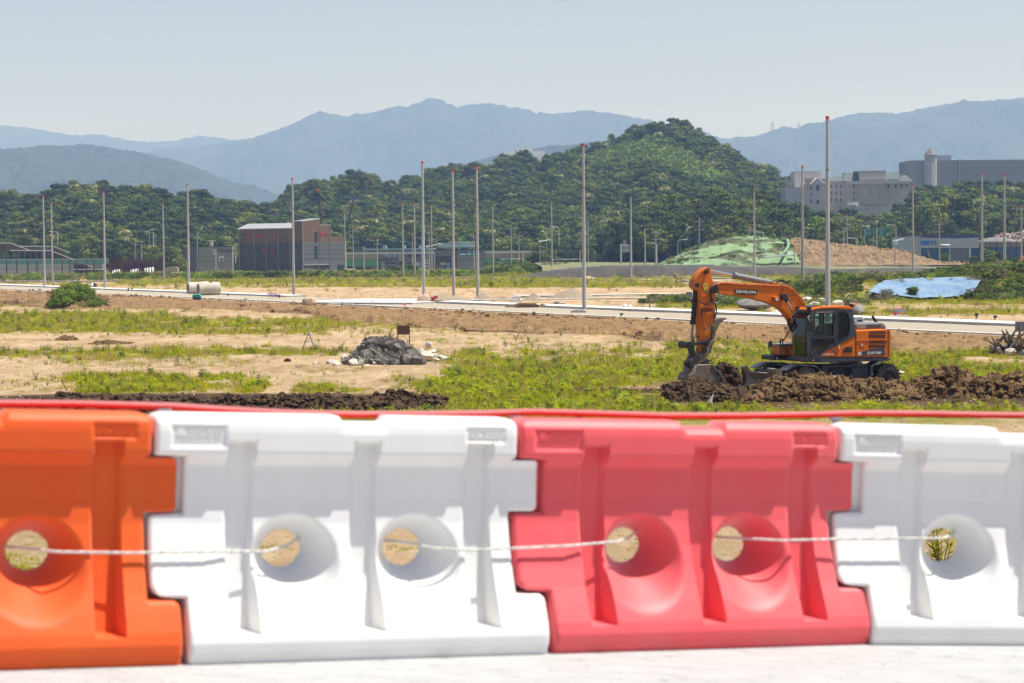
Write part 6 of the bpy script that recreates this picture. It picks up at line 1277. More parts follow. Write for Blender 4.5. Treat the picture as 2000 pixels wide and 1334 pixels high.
# ---- weed covered heap at left
heap('weedy_heap', 150, 602, 569, 130, 'heap of earth overgrown with lush weeds at left', 'earth heap', m_berm, seed=61, rough=.2, res=90, depth=9)
R = np.random.default_rng(61); ptsw = []
hy = gnd(150, 602).y; sp_ = [(98, 200, 560, 588, 300, 0), (140, 172, 562, 580, 90, .5)]
Pc = gnd(150, 602); w_ = 125 / F * Pc.y; ycn = Pc.y + 4.5; hh_ = pix(150, 568, ycn).z
for i in range(420):
    a, r = R.uniform(0, 6.28), math.sqrt(R.random()) * .92; u, v = r * math.cos(a), r * math.sin(a)
    if v < -.05 and -.1 < u < .55 and R.random() < .6: continue
    x = (150 - 1000) / F * ycn + u * w_ / 2; y = ycn + v * 4.5; ptsw.append((x, y, hh_ * (1 - r) * .98 - .1, .25 + .5 * (1 - r) * R.random() + .55 * (abs(u + .30) < .22) * R.random() ** 2 + .5 * (abs(u - .12) < .22) * R.random() ** 2 * (r < .5)))
ptsw = np.array(ptsw); n = len(ptsw)
scatter('heap_weeds', BUSH, ptsw[:, :3], R.uniform(0, 6.28, n), ptsw[:, 3], R.choice(3, n, p=[.7, .25, .05]), 'lush weeds covering the earth heap at left', 'weeds')
# ---- dark bank, netted mound and bare spoil heap behind the site
m_dbank = mat('dark_bank', (.085, .075, .065), .95, col2=(.05, .046, .042), vscale=.4, bump=3, bscale=1.5, dirt=((.10, .13, .035), .25, .58))
ridge('earth_bank', [(1020, 541), (1050, 534), (1110, 526), (1160, 521), (1250, 519), (1350, 520), (1450, 521), (1550, 522), (1640, 527), (1750, 525), (1900, 524), (2060, 524)], None, 376, 16, m_dbank, 'long dark earth bank behind the far kerb', 'earth bank', 70, .35, 3.5, nx=400, ny=30, front=.3, plateau=1)
b = MB(); ground2 = ridge('plateau', [(1060, 521), (1160, 520.5), (2150, 523)], None, 388, 150, mat('plateau_soil', (.22, .20, .11), .95, col2=(.12, .15, .04), vscale=.12), None, None, 71, .2, 6, nx=200, ny=30, front=.03, plateau=1, kind='structure')
m_spoil = mat('spoil_earth', (.29, .20, .11), .95, col2=(.165, .105, .052), vscale=.5, bump=5, bscale=1.0, dirt=((.20, .12, .07), .55, .60))
ridge('spoil_heap', [(1525, 490), (1535, 474), (1548, 468), (1562, 466.5), (1600, 472), (1640, 476), (1680, 482), (1720, 485), (1750, 487), (1780, 497), (1800, 505), (1830, 513), (1860, 514), (1885, 522)], None, 425, 30, m_spoil, 'long bare brown spoil heap with raked slopes at right', 'spoil heap', 72, 1.0, 1.7, nx=520, ny=130, front=.6, zb=1.6)
tn = thing('netted_mound', 'earth mound draped in torn green netting left of the bare spoil heap', 'earth mound', (45, 440, 1.6)); NP = [(1283, 518), (1300, 511), (1325, 499), (1350, 486), (1380, 474), (1410, 466), (1440, 462), (1480, 461), (1510, 465), (1530, 469), (1541, 478), (1545, 500), (1548, 521)]
o = ridge('earth', NP, None, 424, 30, mat('mound_scrub', (.14, .125, .07), .95, col2=(.07, .095, .03), vscale=.5, bump=4, bscale=1.2), None, None, 73, .28, 4.0, nx=240, ny=60, front=.6, zb=1.6); o.parent = tn; o.location = -tn.location
m_gnet = mat('green_netting', (.15, .26, .12), .85, col2=(.25, .35, .18), vscale=.35, bump=2, bscale=2.0, dirt=None)
def gnet():
    m_ = m_gnet; n, l = m_.node_tree.nodes, m_.node_tree.links; p = n['Principled BSDF']; tc = n.new('ShaderNodeTexCoord'); mp = n.new('ShaderNodeMapping'); mp.inputs['Scale'].default_value = (.09, .09, .35); mp.inputs['Rotation'].default_value = (0, .5, 0)
    t_ = n.new('ShaderNodeTexNoise'); t_.inputs['Scale'].default_value = 1.6; t_.inputs['Detail'].default_value = 7; l.new(tc.outputs['Object'], mp.inputs[0]); l.new(mp.outputs[0], t_.inputs[0])
    r = n.new('ShaderNodeMapRange'); r.inputs[1].default_value = .47; r.inputs[2].default_value = .55; r.inputs[3].default_value = 1; r.inputs[4].default_value = .08; l.new(t_.outputs[0], r.inputs[0]); l.new(r.outputs[0], p.inputs['Alpha'])
gnet()
o = ridge('green_net', [(a, c - 1.2) for a, c in NP], None, 423.4, 30, m_gnet, None, None, 73, .28, 4.0, nx=240, ny=60, front=.6, zb=1.62); o.parent = tn; o.location = -tn.location
b = MB(); b.tube([pix(1525, 467.5, 440), pix(1538, 468, 434), pix(1540, 480, 428), pix(1532, 493, 424.5), pix(1524, 499, 423)], [.2, .3, .3, .28, .2], 7); q = b.build('net_fold', mat('net_fold', (.18, .32, .17), .8), tn)
R = np.random.default_rng(75); n = 130; px = R.uniform(1300, 1545, n); v = R.uniform(.05, .55, n); Y = 424 + 30 * v; Hn = np.array([pix(a, c, 442).z for a, c in zip(px, interp(NP, px))]); z = 1.6 + (Hn - 1.6) * np.sin(v / .6 * math.pi / 2) ** .85
scatter('mound_weeds', BUSH + DRY, np.stack([(px - 1000) / F * 442, Y, z - .3], -1), R.uniform(0, 6, n), R.uniform(.35, .9, n), R.choice(5, n, p=[.2, .2, .2, .2, .2]), 'weeds growing through the green netting', 'weeds')
t = thing('road_barrier_rail', 'pale low guard wall in front of the netted mound', 'guard rail', pix(1300, 520, 405)); b = MB(); b.prism([pix(1170, 521, 405), pix(1395, 520.6, 405), pix(1395, 516.5, 405), pix(1170, 518.8, 405)], (0, .4, 0)); b.build('panels', m_hoard, t)
t = thing('road_barrier_rail', 'pale low guard wall at the foot of the bare spoil heap', 'guard rail', pix(1750, 522, 405)); b = MB(); b.prism([pix(1695, 523, 405), pix(1880, 523, 405), pix(1880, 520.5, 405), pix(1695, 520, 405)], (0, .4, 0)); b.build('panels', m_hoard, t)
t = thing('signal_gantry', 'low pipe gantry with a small blue sign before the netted mound', 'gantry', pix(1552, 516, 415)); b = MB(); b.cyl(pix(1552, 519, 415), pix(1552, 485, 415), .14); b.build('post', m_galv, t); b = MB(); b.cyl(pix(1488, 503, 415), pix(1552, 498, 415), .12); b.cyl(pix(1490, 498, 415), pix(1552, 498, 415), .06); b.build('arm', m_galv, t); b = MB(); b.box(pix(1543.5, 506.5, 414.7), (.9, .1, .3)); b.build('blue_sign', m_blue, t)
# rubble pile behind the yard wall, grey heap
ridge('grey_heap', [(1905, 474), (1925, 464), (1945, 462), (1965, 464), (1985, 469), (2010, 472), (2100, 473)], None, 476, 14, mat('grey_grit', (.19, .18, .185), .95, var=.2, vscale=.6, bump=3, bscale=2), 'dark grey grit heap behind the yard wall', 'grit heap', 76, .4, 2, nx=120, ny=30, front=.5)
t = thing('rubble_pile', 'pile of pale broken bricks and concrete above the yard wall at the right edge', 'rubble pile', pix(1990, 470, 486)); b = MB(); R = random.Random(9)
for i in range(700):
    px = R.uniform(1943, 2080); top = float(interp([(1943, 462), (1958, 455), (1975, 457), (1995, 452), (2080, 449)], px)); py = R.uniform(top, 474); s = R.uniform(.14, .42); b.rock(pix(px, py, 482 + (474 - py) * .12 + R.uniform(0, 1.5)), s, R, R.choice([0, 0, 1, 2]), 1, .3)
b.build('rubble', [mat('rubble_pale', (.52, .43, .36), .9), mat('rubble_pink', (.46, .27, .20), .9), mat('rubble_grey', (.28, .26, .25), .9)], t)
# ---- blue tarpaulin on the mound
m_tarp = mat('blue_tarpaulin', (.12, .22, .37), .55, col2=(.24, .35, .46), vscale=.45, bump=3, bscale=1.6, spec=.5, dirt=((.05, .14, .32), .8, .60))
def tarp():
    top = [(1745, 551), (1768, 549.5), (1812, 548.5), (1840, 547), (1880, 546.5), (1930, 545.5)]; bot = [(1697, 575), (1730, 581), (1770, 584), (1800, 587), (1840, 586), (1872, 583), (1902, 574)]
    n, k = 150, 46; u = np.linspace(0, 1, n); v = np.linspace(0, 1, k); P = np.zeros((n, k, 3))
    for i in range(n):
        a = pix(np.interp(u[i], np.linspace(0, 1, 6), [q[0] for q in top]), np.interp(u[i], np.linspace(0, 1, 6), [q[1] for q in top]), 212.0); c = pix(np.interp(u[i], np.linspace(0, 1, 7), [q[0] for q in bot]), np.interp(u[i], np.linspace(0, 1, 7), [q[1] for q in bot]), 202.8)
        for j in range(k):
            q = a.lerp(c, float(v[j])); P[i, j] = (q.x, q.y, q.z)
    P[..., 2] += .28 + (fbm(P[..., 0] * .8, P[..., 1] * .8, 4, 5) - .5) * .16 + np.sin(v * math.pi)[None, :] * .34; P[..., 1] += (fbm(P[..., 0] * 1.5, v[None, :] * 5 + 0 * P[..., 0], 3, 6) - .5) * .6
    fold = np.abs(u[:, None] - (.36 - .10 * v[None, :])) < .008; P[..., 2] += fold * .10
    o = gridmesh('tarpaulin', P, m_tarp); tag(o, 'big blue tarpaulin spread over the weedy mound at right', 'tarpaulin'); s = o.modifiers.new('t', 'SOLIDIFY'); s.thickness = .02
tarp()
R = np.random.default_rng(80); n = 22
scatter('tarp_weeds', BUSH + DRY, np.array([pix(1781 + R.uniform(-6, 6), 579 - R.uniform(0, 14), 203.5) for _ in range(n)] + [pix(1733 + R.uniform(-11, 11), 577 + R.uniform(-4, 5), 203.2) for _ in range(16)] + [pix(1905 + R.uniform(-18, 18), 578 + R.uniform(-8, 8), 202.5) for _ in range(26)]), R.uniform(0, 6, n + 42), np.concatenate([R.uniform(.2, .42, n), R.uniform(.2, .4, 42)]), np.concatenate([R.choice([0, 2], n), R.choice([3, 4, 0], 16), R.choice([0, 1, 2, 3], 26)]), 'weeds and dry twigs growing over the edge of the blue tarpaulin', 'weeds')
# ---- concrete pipes
m_cpipe = mat('precast_concrete', (.56, .52, .44), .85, col2=(.44, .40, .33), vscale=.8, bump=.5, bscale=8)
def cpipe(px, pyb, lab, L_=5.0, r=.98, yaw=.42):
    P = gnd(px, pyb); t = thing('concrete_pipe', lab, 'concrete pipe', P, 'two large concrete pipes'); d = Vector((math.cos(yaw), math.sin(yaw), 0)); q = Vector((-d.y, d.x, 0)); n = 32; b = MB(); c = P + Vector((0, 0, r + .02))
    prof = [(0, r * .82), (0, r * .96), (.04, r), (L_ - .95, r), (L_ - .75, r * 1.12), (L_, r * 1.12), (L_, r * .9), (L_ - .6, r * .82), (0, r * .82)]
    vs = []
    for s, rr in prof:
        for i in range(n): a = 2 * math.pi * i / n; vs.append(c + d * s + (q * math.cos(a) + Vector((0, 0, 1)) * math.sin(a)) * rr)
    b.add(vs, [(k * n + i, k * n + (i + 1) % n, (k + 1) * n + (i + 1) % n, (k + 1) * n + i) for k in range(len(prof) - 1) for i in range(n)]); o = b.build('pipe_shell', m_cpipe, t, smooth=35)
k_ = 1.35
cpipe(387, 577, 'front one of the two concrete pipes behind the kerb', 2.6, .74); cpipe(367, 574, 'rear one of the two concrete pipes behind the kerb', 2.6, .72)
# ---- stacked blocks, timbers, sacks, buckets, drum, barricades
def stackbox(name, px, pyb, items, lab, cat, m_, bev=.03):
    P = gnd(px, pyb); t = thing(name, lab, cat, P); k = P.y / F
    for i, (dx, dz, w_, h_, dy, dp) in enumerate(items):
        b = MB(); b.box(P + Vector((dx * k, dy, dz * k + h_ * k / 2)), (w_ * k, dp, h_ * k)); b.build(items_name(cat), m_, t, bevel=bev)
    return t
def items_name(c): return {'kerb blocks': 'kerb_block', 'timber': 'plank', 'kerb stones': 'kerb_stone'}.get(c, 'piece')
stackbox('kerb_block_stack', 1008, 591, [(-6, 0, 7, 6, 0, 1.2), (1.5, 0, 7, 6, .1, 1.2), (9, 0, 6.5, 6, .15, 1.2), (-5, 6.3, 8, 6, .1, 1.1), (4, 6.3, 9, 6.3, .15, 1.2), (1, 12.8, 14, 2, .2, 1.0)], 'stack of pale concrete kerb blocks between the kerbs', 'kerb blocks', m_kerb)
m_tim = mat('old_timber', (.22, .15, .08), .9, var=.3, vscale=2)
stackbox('timber_pile', 1031, 601, [(0, 0, 42, 2, 0, 1.5), (-3, 2.3, 40, 2, .1, 1.4), (2, 4.6, 38, 2, 0, 1.4), (-8, 7, 22, 2, .2, 1.3), (10, 7, 14, 1.5, .2, 1.2)], 'flat pile of brown planks on the pavement edge', 'timber', m_tim, .01)
stackbox('kerb_stone_row', 1088, 596, [(-9, 0, 9, 4, 0, .5), (-3, 0, 9, 4.6, .4, .5), (6, 0, 9, 4, .1, .5), (11, 0, 8, 4.4, .5, .5), (0, 4.8, 12, 2.4, .3, .5)], 'loose grey kerb stones lying left of the tall pole', 'kerb stones', m_kerb_side)
stackbox('slab', 1036, 585.5, [(0, 0, 16, 4, 0, .3)], 'thin pale slab leaning behind the planks', 'slab', m_kerb)
heap('soil_heap', 1012, 601, 591, 60, 'small brown soil heap under the stacked kerb blocks', 'soil heap', m_soil, seed=91, rough=.3); heap('soil_heap', 1060, 601, 592, 46, 'small brown soil heap right of the brown planks', 'soil heap', m_soil, seed=92, rough=.3)
m_bulk = mat('beige_bulk_bag', (.62, .46, .33), .8, col2=(.52, .37, .25), vscale=3, bump=2, bscale=5)
def sack(px, pyb, w_, h_, lab, seed, m_=None, grp='collapsed beige bulk bags'):
    P = gnd(px, pyb); s = w_ / F * P.y / 2; h = h_ / F * P.y; u = np.linspace(0, 1, 40); a = np.linspace(0, 2 * np.pi, 60); U, A_ = np.meshgrid(u, a, indexing='ij')
    r = s * np.sin(np.clip(U * 1.0, 0, 1) * np.pi * .5 + .0) ** .5 * (1 + .3 * (fbm(np.cos(A_) * 2 + seed, np.sin(A_) * 2 + U * 2, 3, seed) - .5)); Z = h * (1 - U ** 2.2) * (1 + .7 * (fbm(np.cos(A_) * 1.5 + 5, np.sin(A_) * 1.5 + seed, 4, seed + 1) - .5)); Z[:, -1] = Z[:, 0]; r[:, -1] = r[:, 0]
    o = gridmesh('bulk_bag', np.stack([P.x + r * np.cos(A_), P.y + .5 + r * np.sin(A_) * .7, Z + .1], -1), m_ or m_bulk); tag(o, lab, 'bag', grp)
sack(603, 597, 28, 13, 'collapsed beige bulk bag on the pavement right of the pole before the brown building', 1); sack(826, 592, 24, 14, 'beige bulk bag behind the foot of the pole in front of the grey stores', 2); sack(836, 591, 14, 5, 'flat beige bag lying right of the pole before the grey stores', 3)
m_ws = mat('white_sack', (.72, .72, .72), .7, bump=1, bscale=5)
for i, (px, py, w_, h_, lab) in enumerate([(1213, 605, 9, 5, 'leftmost white sack on the pavement'), (1221, 605, 10, 8, 'middle white sack with a blue patch on the pavement'), (1231, 605, 9, 7, 'rightmost white sack on the pavement'), (1186, 604, 9, 3, 'small flat pale sack left of the three white sacks')]): sack(px, py, w_, h_, lab, 10 + i, m_ws, 'white sacks on the pavement')
def bucket(px, pyb, w_, h_, lab, m_, grp=None, lab2='bucket'):
    P = gnd(px, pyb); k = P.y / F; t = thing('bucket', lab, 'bucket', P, grp); b = MB(); b.cyl(P + Vector((0, .2, .1)), P + Vector((0, .2, .1 + h_ * k)), w_ * k * .42, w_ * k * .5, 16, caps=False); b.cyl(P + Vector((0, .2, .1)), P + Vector((0, .2, .12)), w_ * k * .42, w_ * k * .42, 16); b.build('tub', m_, t, smooth=40)
    b = MB(); b.cyl(P + Vector((0, .2, .07 + h_ * k)), P + Vector((0, .2, .13 + h_ * k)), w_ * k * .54, w_ * k * .54, 16, caps=False); b.build('rim', m_, t)
m_rb = mat('red_tub', (.68, .05, .045), .5); m_wb = mat('white_tub', (.72, .75, .80), .5)
bucket(845.5, 591.5, 8, 9, 'left one of the two red tubs by the pole', m_rb, 'two red tubs'); bucket(851.5, 590.5, 7, 10, 'right, taller one of the two red tubs by the pole', m_rb, 'two red tubs'); bucket(479.5, 592.5, 7, 7, 'white and blue tub between the kerbs, left', m_wb); bucket(685.5, 599.5, 6, 5, 'small white tub between the kerbs, middle', m_wb)
# green covered mixer
P = gnd(383.5, 588.5); t = thing('generator', 'small machine with a bright green hood standing between the kerbs', 'generator', P); k = P.y / F
b = MB(); b.box(P + Vector((0, .5, 4.5 * k)), (15 * k, 1.0, 5.5 * k)); b.build('body', m_dgrey, t, bevel=.04); b = MB(); b.prism([P + Vector((-8 * k, 0, 7.5 * k)), P + Vector((8 * k, 0, 7.5 * k)), P + Vector((8 * k, 0, 11 * k)), P + Vector((6.5 * k, 0, 14 * k)), P + Vector((-6 * k, 0, 14 * k)), P + Vector((-8 * k, 0, 12 * k))], (0, 1.05, 0)); b.build('hood', mat('green_hood', (.03, .38, .28), .45), t, bevel=.06)
for dx in (-6, 6):
    b = MB(); b.cyl(P + Vector((dx * k, -.05, 1.8 * k)), P + Vector((dx * k, .1, 1.8 * k)), 1.8 * k, n=14); b.build('wheel', m_band, t)
# U-shaped red, white and blue barricades
m_bw, m_bb, m_br = mat('barricade_white', (.70, .72, .74), .5), mat('barricade_blue', (.05, .22, .52), .5), mat('barricade_red', (.62, .03, .03), .5)
def ubar(px, pyb, w_, h_, lab, grp, dy=0, yaw=0):
    P = gnd(px, pyb) + Vector((0, dy, .18)); k = P.y / F; t = thing('hoop_barricade', lab, 'barricade', P, grp); W, H_ = w_ * k, h_ * k; pts = [(-W / 2, 0), (-W / 2, H_ * .35), (-W / 2, H_ * .6), (-W * .38, H_ * .88), (-W * .15, H_), (W * .15, H_), (W * .38, H_ * .88), (W / 2, H_ * .6), (W / 2, H_ * .35), (W / 2, 0)]
    Q = [P + Vector((a * math.cos(yaw), a * math.sin(yaw), c)) for a, c in pts]
    for nm, m_, ids in (('white_tube', m_bw, ((0, 1), (8, 9))), ('red_tube', m_br, ((1, 2), (7, 8), (4, 5))), ('blue_tube', m_bb, ((2, 3), (3, 4), (5, 6), (6, 7)))):
        b = MB(); [b.cyl(Q[i], Q[j], .05, n=8) for i, j in ids]; b.build(nm, m_, t)
    b = MB(); b.cyl(Q[0] + Vector((0, 0, .1)), Q[-1] + Vector((0, 0, .1)), .03, n=6); b.build('base_rail', m_bw, t); return t
for i, (px, w_) in enumerate([(1749, 16), (1757.5, 16)]): ubar(px, 624 + i * .6, w_, 15.5, ['left one of the two red, white and blue hoops on the pavement at right', 'right one of the two red, white and blue hoops on the pavement at right'][i], 'hoops on the pavement at right', i * -.5)
b = MB(); P = gnd(1751.5, 622) + Vector((0, .6, .2)); b.cyl(P, P + Vector((0, 0, .28)), .12, .09, 12); tag(b.build('red_post_cap', m_br), 'small red hydrant cap inside the two hoops at right', 'hydrant')
for i, px in enumerate([525, 529, 533, 537, 541]): ubar(px, 585.5 + (i % 2) * .4, 6.5, 9.5, 'red, white and blue hoop in the cluster of five on the left pavement', 'cluster of five hoops on the left pavement', -.3 * i, .9)
for i, px in enumerate([540.5, 545.5]):
    P = gnd(px, 585.5) + Vector((0, 0, .2)); k = P.y / F; b = MB(); b.cyl(P, P + Vector((0, 0, 4.5 * k)), .06, n=8); b.cyl(P + Vector((-2 * k, 0, 4 * k)), P + Vector((2 * k, 0, 6 * k)), .10, n=8); b.cyl(P + Vector((-1.5 * k, 0, 1.5 * k)), P + Vector((1.8 * k, 0, 3 * k)), .09, n=8); tag(b.build('valve', m_band), ['left grey pipe valve beside the cluster of hoops', 'right grey pipe valve beside the cluster of hoops'][i], 'valve', 'valves beside the hoops')
# water valves, stakes and hoses along the kerbs
m_vg, m_vb = mat('valve_green', (.02, .10, .075), .5), mat('valve_blue', (.02, .09, .28), .5); m_hose = mat('black_hose', (.02, .02, .022), .6)
def valve(px, pyb, h_, c, lab):
    P = gnd(px, pyb); k = P.y / F; t = thing('hydrant_valve', lab, 'valve', P, 'small pipe valves along the kerbs'); b = MB(); b.cyl(P + Vector((0, 0, -.05)), P + Vector((0, 0, h_ * k)), .05, n=8); b.build('stem', m_galv2, t)
    b = MB(); b.cyl(P + Vector((0, 0, h_ * k * .55)), P + Vector((0, 0, h_ * k)), .09, .11, 10); b.box(P + Vector((.02, 0, h_ * k * .8)), (.26, .12, .12)); b.build('valve_head', c, t)
VAL = [(6, 555, 10, m_vb, 'left one of the two blue-topped valves at the left picture edge'), (10.5, 555, 10, m_vb, 'right one of the two blue-topped valves at the left picture edge'), (57.5, 570, 5, m_vg, 'green valve on the near kerb at far left'), (64.5, 570.5, 6, m_vb, 'blue valve on the near kerb at far left'), (102.5, 571, 7, m_vg, 'valve on the near kerb just left of the weed-covered heap'), (103.5, 560, 4, m_vb, 'blue valve on the pavement by the leftmost poles'), (250.5, 569, 6, m_vg, 'left one of two dark valves behind the pavement left of the pipes'), (257.5, 569, 7, m_vg, 'right one of two dark valves behind the pavement left of the pipes'), (221, 580.5, 4, m_vg, 'low valve on the near kerb right of the weed-covered heap'), (234, 582, 3.5, m_vg, 'second low valve on the near kerb right of the weed-covered heap'),
       (331, 585.5, 7, m_vg, 'green-tipped valve on the near kerb below the pipes'), (445, 579, 4, m_vb, 'small blue valve right of the pipes'), (979.5, 542, 8, m_vb, 'left one of two dark blue valves by the green girder'), (987.5, 541.5, 9, m_vb, 'right one of two dark blue valves by the green girder'), (1038.5, 540.5, 4, m_vg, 'small dark valve on the far kerb'), (1092, 546, 5, m_vb, 'blue-green valve on the far kerb by the slim pole'), (903, 611, 8, m_vg, 'green-tipped valve beside the near kerb in the middle'), (1213.5, 620.5, 9, m_vg, 'green-tipped valve on its dark base on the near kerb'), (1262.5, 625.5, 5, m_vg, 'left one of two low green valves left of the excavator arm'), (1285, 627, 6, m_vg, 'right one of two low green valves left of the excavator arm'), (1907, 625.5, 14, m_vg, 'tall green valve behind the pavement at right'), (1943.5, 627, 11, m_vb, 'blue-green valve behind the pavement at right'), (1320, 551, 4, m_vg, 'left tiny valve on the far kerb'), (1337.5, 551.5, 4, m_vb, 'right tiny valve on the far kerb')]
for a in VAL: valve(*a)
def hose(px, pyb, dx, dy, lab, r=.05):
    P = gnd(px, pyb); k = P.y / F; b = MB(); b.tube([P, P + Vector((dx * .35 * k, 0, dy * .45 * k)), P + Vector((dx * .6 * k, 0, dy * .7 * k)), P + Vector((dx * k, 0, dy * k))], r); tag(b.build('pipe_stub', m_hose, smooth=60), lab, 'pipe stub', 'black pipe stubs sticking out of the ground')
for a in [(125.5, 562, 5, 8, 'black stub between the pavement and the far kerb at left'), (172.5, 549, -5, 6, 'leaning black stub on the far kerb right of a tall pole'), (469.5, 551.5, 6, 9, 'leaning black stub on the far kerb below the brown building'), (526.5, 551.5, 0, 8, 'upright black stub on the far kerb below the brown building'), (405.5, 591, 1, 6, 'black stub on the near kerb right of the green-hooded machine'), (489.5, 601.5, -1, 9, 'black stub in the soil bank right of the white tub'), (668, 599.5, 1, 8, 'black stub between the kerbs left of the small white tub'), (1153.5, 550, 2, 8, 'black stub right of the gravel-heap pole on the far kerb'), (1269, 604.5, 0, 10, 'black stub at the left end of the weeds by the excavator arm'), (932, 593, 0, 3, 'tiny black stub at the foot of the pole on the near pavement'), (854, 618, 8, 4, 'black rag-like stub lying in the soil bank', .12)]: hose(*a[:4], a[4], *(a[5:]))
def flag(px, pyb, w_, h_, c, lab):
    P = gnd(px, pyb); k = P.y / F; t = thing('marker_flag', lab, 'flag', P); b = MB(); b.cyl(P, P + Vector((0, 0, h_ * k)), .02, n=5); b.build('stick', m_galv2, t); b = MB(); b.prism([P + Vector((0, 0, h_ * k)), P + Vector((0, 0, h_ * k * .35)), P + Vector((-w_ * k, .05, h_ * k * .4))], (0, .015, 0)); b.build('flag', c, t)
m_yf = mat('yellow_flag', (.75, .55, .02), .6)
flag(756.5, 556.5, 3, 5, m_yf, 'small yellow marker flag in the green strip before the grey stores'); flag(944.5, 560, 2.5, 5, m_yf, 'small yellow marker flag right of the pole on the near pavement'); flag(1032, 588, 2.5, 8, m_yf, 'yellow marker behind the brown planks'); flag(1206, 570.5, 6, 7, m_br, 'red triangular flag in the grass right of the largest gravel heap'); flag(79.5, 542.5, 3, 3, m_yf, 'tiny yellow marker near the white hoarding')
stackbox('road_sign_board', 77.5, 577, [(0, 6, 7, 7.5, 0, .04)], 'small white notice board on the kerb at left', 'notice board', m_wht, .005); b = MB(); q = gnd(74.8, 577); b.cyl(q, q + Vector((0, 0, .6)), .03); tag(b.build('stake', m_galv2), 'thin stake holding the small white notice board', 'stake')
bucket(1319, 544.5, 7, 5, 'red and white tub on the far kerb before the dark bank', m_rb)
for i, (px, py, w_, lab) in enumerate([(187, 564.5, 8, 'orange-red scrap on the pavement right of the weed-covered heap'), (790.5, 597, 8, 'orange-red scrap between the kerbs left of the pole'), (965, 594, 5, 'orange scrap beside the stacked kerb blocks')]):
    P = gnd(px, py) + Vector((0, 0, .1)); b = MB(); b.rock(P, (w_ / F * P.y / 2, .3, .12), random.Random(i), 0, 2, .2); tag(b.build('plastic_scrap', mat('orange_scrap', (.75, .14, .06), .6)), lab, 'scrap')
P = gnd(165, 562); b = MB(); R = random.Random(3)
for i in range(26): b.rock(P + Vector((R.uniform(-1.2, 1.6), R.uniform(-.4, .4), R.uniform(.1, .7))), R.uniform(.15, .4), R, R.choice([0, 0, 1]), 1, .3)
tag(b.build('debris_heap', [mat('dark_debris', (.06, .055, .05), .9), m_ws]), 'dark and white debris heap behind the weed-covered heap', 'debris')
b = MB(); P = gnd(727, 593.5); b.rock(P + Vector((0, .2, .12)), (.45, .3, .14), R, 0, 2, .3); tag(b.build('black_sack', m_hose), 'black rubbish sack lying between the kerbs in the middle', 'sack')
b = MB(); P = gnd(1130, 611); b.box(P + Vector((0, 0, .08)), (1.2, .9, .25)); b.box(P + Vector((0, 0, .25)), (.8, .6, .05)); tag(b.build('manhole_frame', m_kerb_side, bevel=.03), 'low concrete manhole frame in the road right below the tall pole', 'manhole')
# grey electrical boxes
P = gnd(1346.5, 590); b = MB(); b.box(P + Vector((0, .3, .75)), (.55, .5, .45)); b.cyl(P, P + Vector((0, .3, .6)), .05); tag(b.build('grey_cabinet', m_lgrey, bevel=.02), 'small grey cabinet just left of the excavator arm', 'cabinet')
P = gnd(1997, 660); b = MB(); b.box(P + Vector((.1, .4, .62)), (.72, .5, .56)); tag(b.build('grey_cabinet', mat('slate_cabinet', (.18, .20, .24), .6), bevel=.01), 'dark grey cabinet at the right picture edge above the broken pipes', 'cabinet')
# heap of roots and broken pipes at right
P = gnd(1965, 698); t = thing('debris_heap', 'tangle of roots, broken black pipes and rubble at the right picture edge', 'debris', P); R = random.Random(12); k = P.y / F
b = MB(); 
for i in range(34):
    a = P + Vector((R.uniform(-10, 90) * k, R.uniform(0, 1.6), R.uniform(0, 30) * k)); d = Vector((R.uniform(-.6, .9), R.uniform(-.3, .3), R.uniform(.1, .9))).normalized() * R.uniform(.4, 1.3); b.tube([a, a + d * .5 + Vector((0, 0, R.uniform(-.1, .1))), a + d], [R.uniform(.05, .12), R.uniform(.04, .08), .02], 6)
b.build('roots', mat('root_wood', (.17, .125, .085), .9, var=.4, vscale=5, bump=2, bscale=12), t); b = MB()
for i in range(120): b.rock(P + Vector((R.uniform(-28, 80) * k, R.uniform(.1, 1.8), max(0, R.uniform(0, .9) * interp([(-30, 6), (0, 18), (30, 34), (80, 60)], R.uniform(-20, 60)) * k * .5))), R.uniform(.08, .28), R, R.choice([0, 0, 1]), 1, .3)
b.build('rubble', [mat('rubble_dark', (.13, .105, .085), .9), m_stone], t)
for a0_, a1_ in (((1935, 688), (1952, 686)), ((1958, 680), (1985, 668)), ((1968, 690), (1999, 676))):
    A_, B_ = pix(*a0_, P.y + .2), pix(*a1_, P.y + .9); d = (B_ - A_).normalized(); b = MB(); b.cyl(A_, B_, .10, .11, 14, caps=False); b.cyl(A_ + d * .01, B_, .085, .09, 14, caps=False); b.cyl(A_ + d * .02, A_ + d * .6, .086, .086, 14, caps=False); b.build('black_pipe', m_hose, t, smooth=60)
# plastic shard in front
P = gnd(1387, 791); b = MB(); k = P.y / F; b.prism([P + Vector((-8 * k, 0, 3 * k)), P + Vector((4 * k, .05, 4 * k)), P + Vector((8 * k, .1, 24 * k)), P + Vector((2 * k, .05, 14 * k))], (0, .02, 0)); b.prism([P + Vector((3 * k, 0, 6 * k)), P + Vector((6 * k, .1, -1 * k)), P + Vector((6.6 * k, .1, -1 * k)), P + Vector((4.5 * k, .05, 7 * k))], (0, .02, 0)); tag(b.build('plastic_shard', mat('pale_plastic', (.62, .64, .68), .4)), 'pale upright plastic shard in the grass below the bucket', 'scrap')
# small orange loader parts at the far right behind the bushes
b = MB(); b.prism([pix(1978, 519, 440), pix(1992, 519, 440), pix(1992, 507, 440), pix(1988, 512, 440)], (0, .6, 0)); b.box(pix(1998, 510, 441), (1.0, 1.2, 2.2)); tag(b.build('distant_loader', mat('loader_orange', (.70, .22, .02), .5), bevel=.05), 'bit of an orange machine behind the bushes at the right picture edge', 'machine')
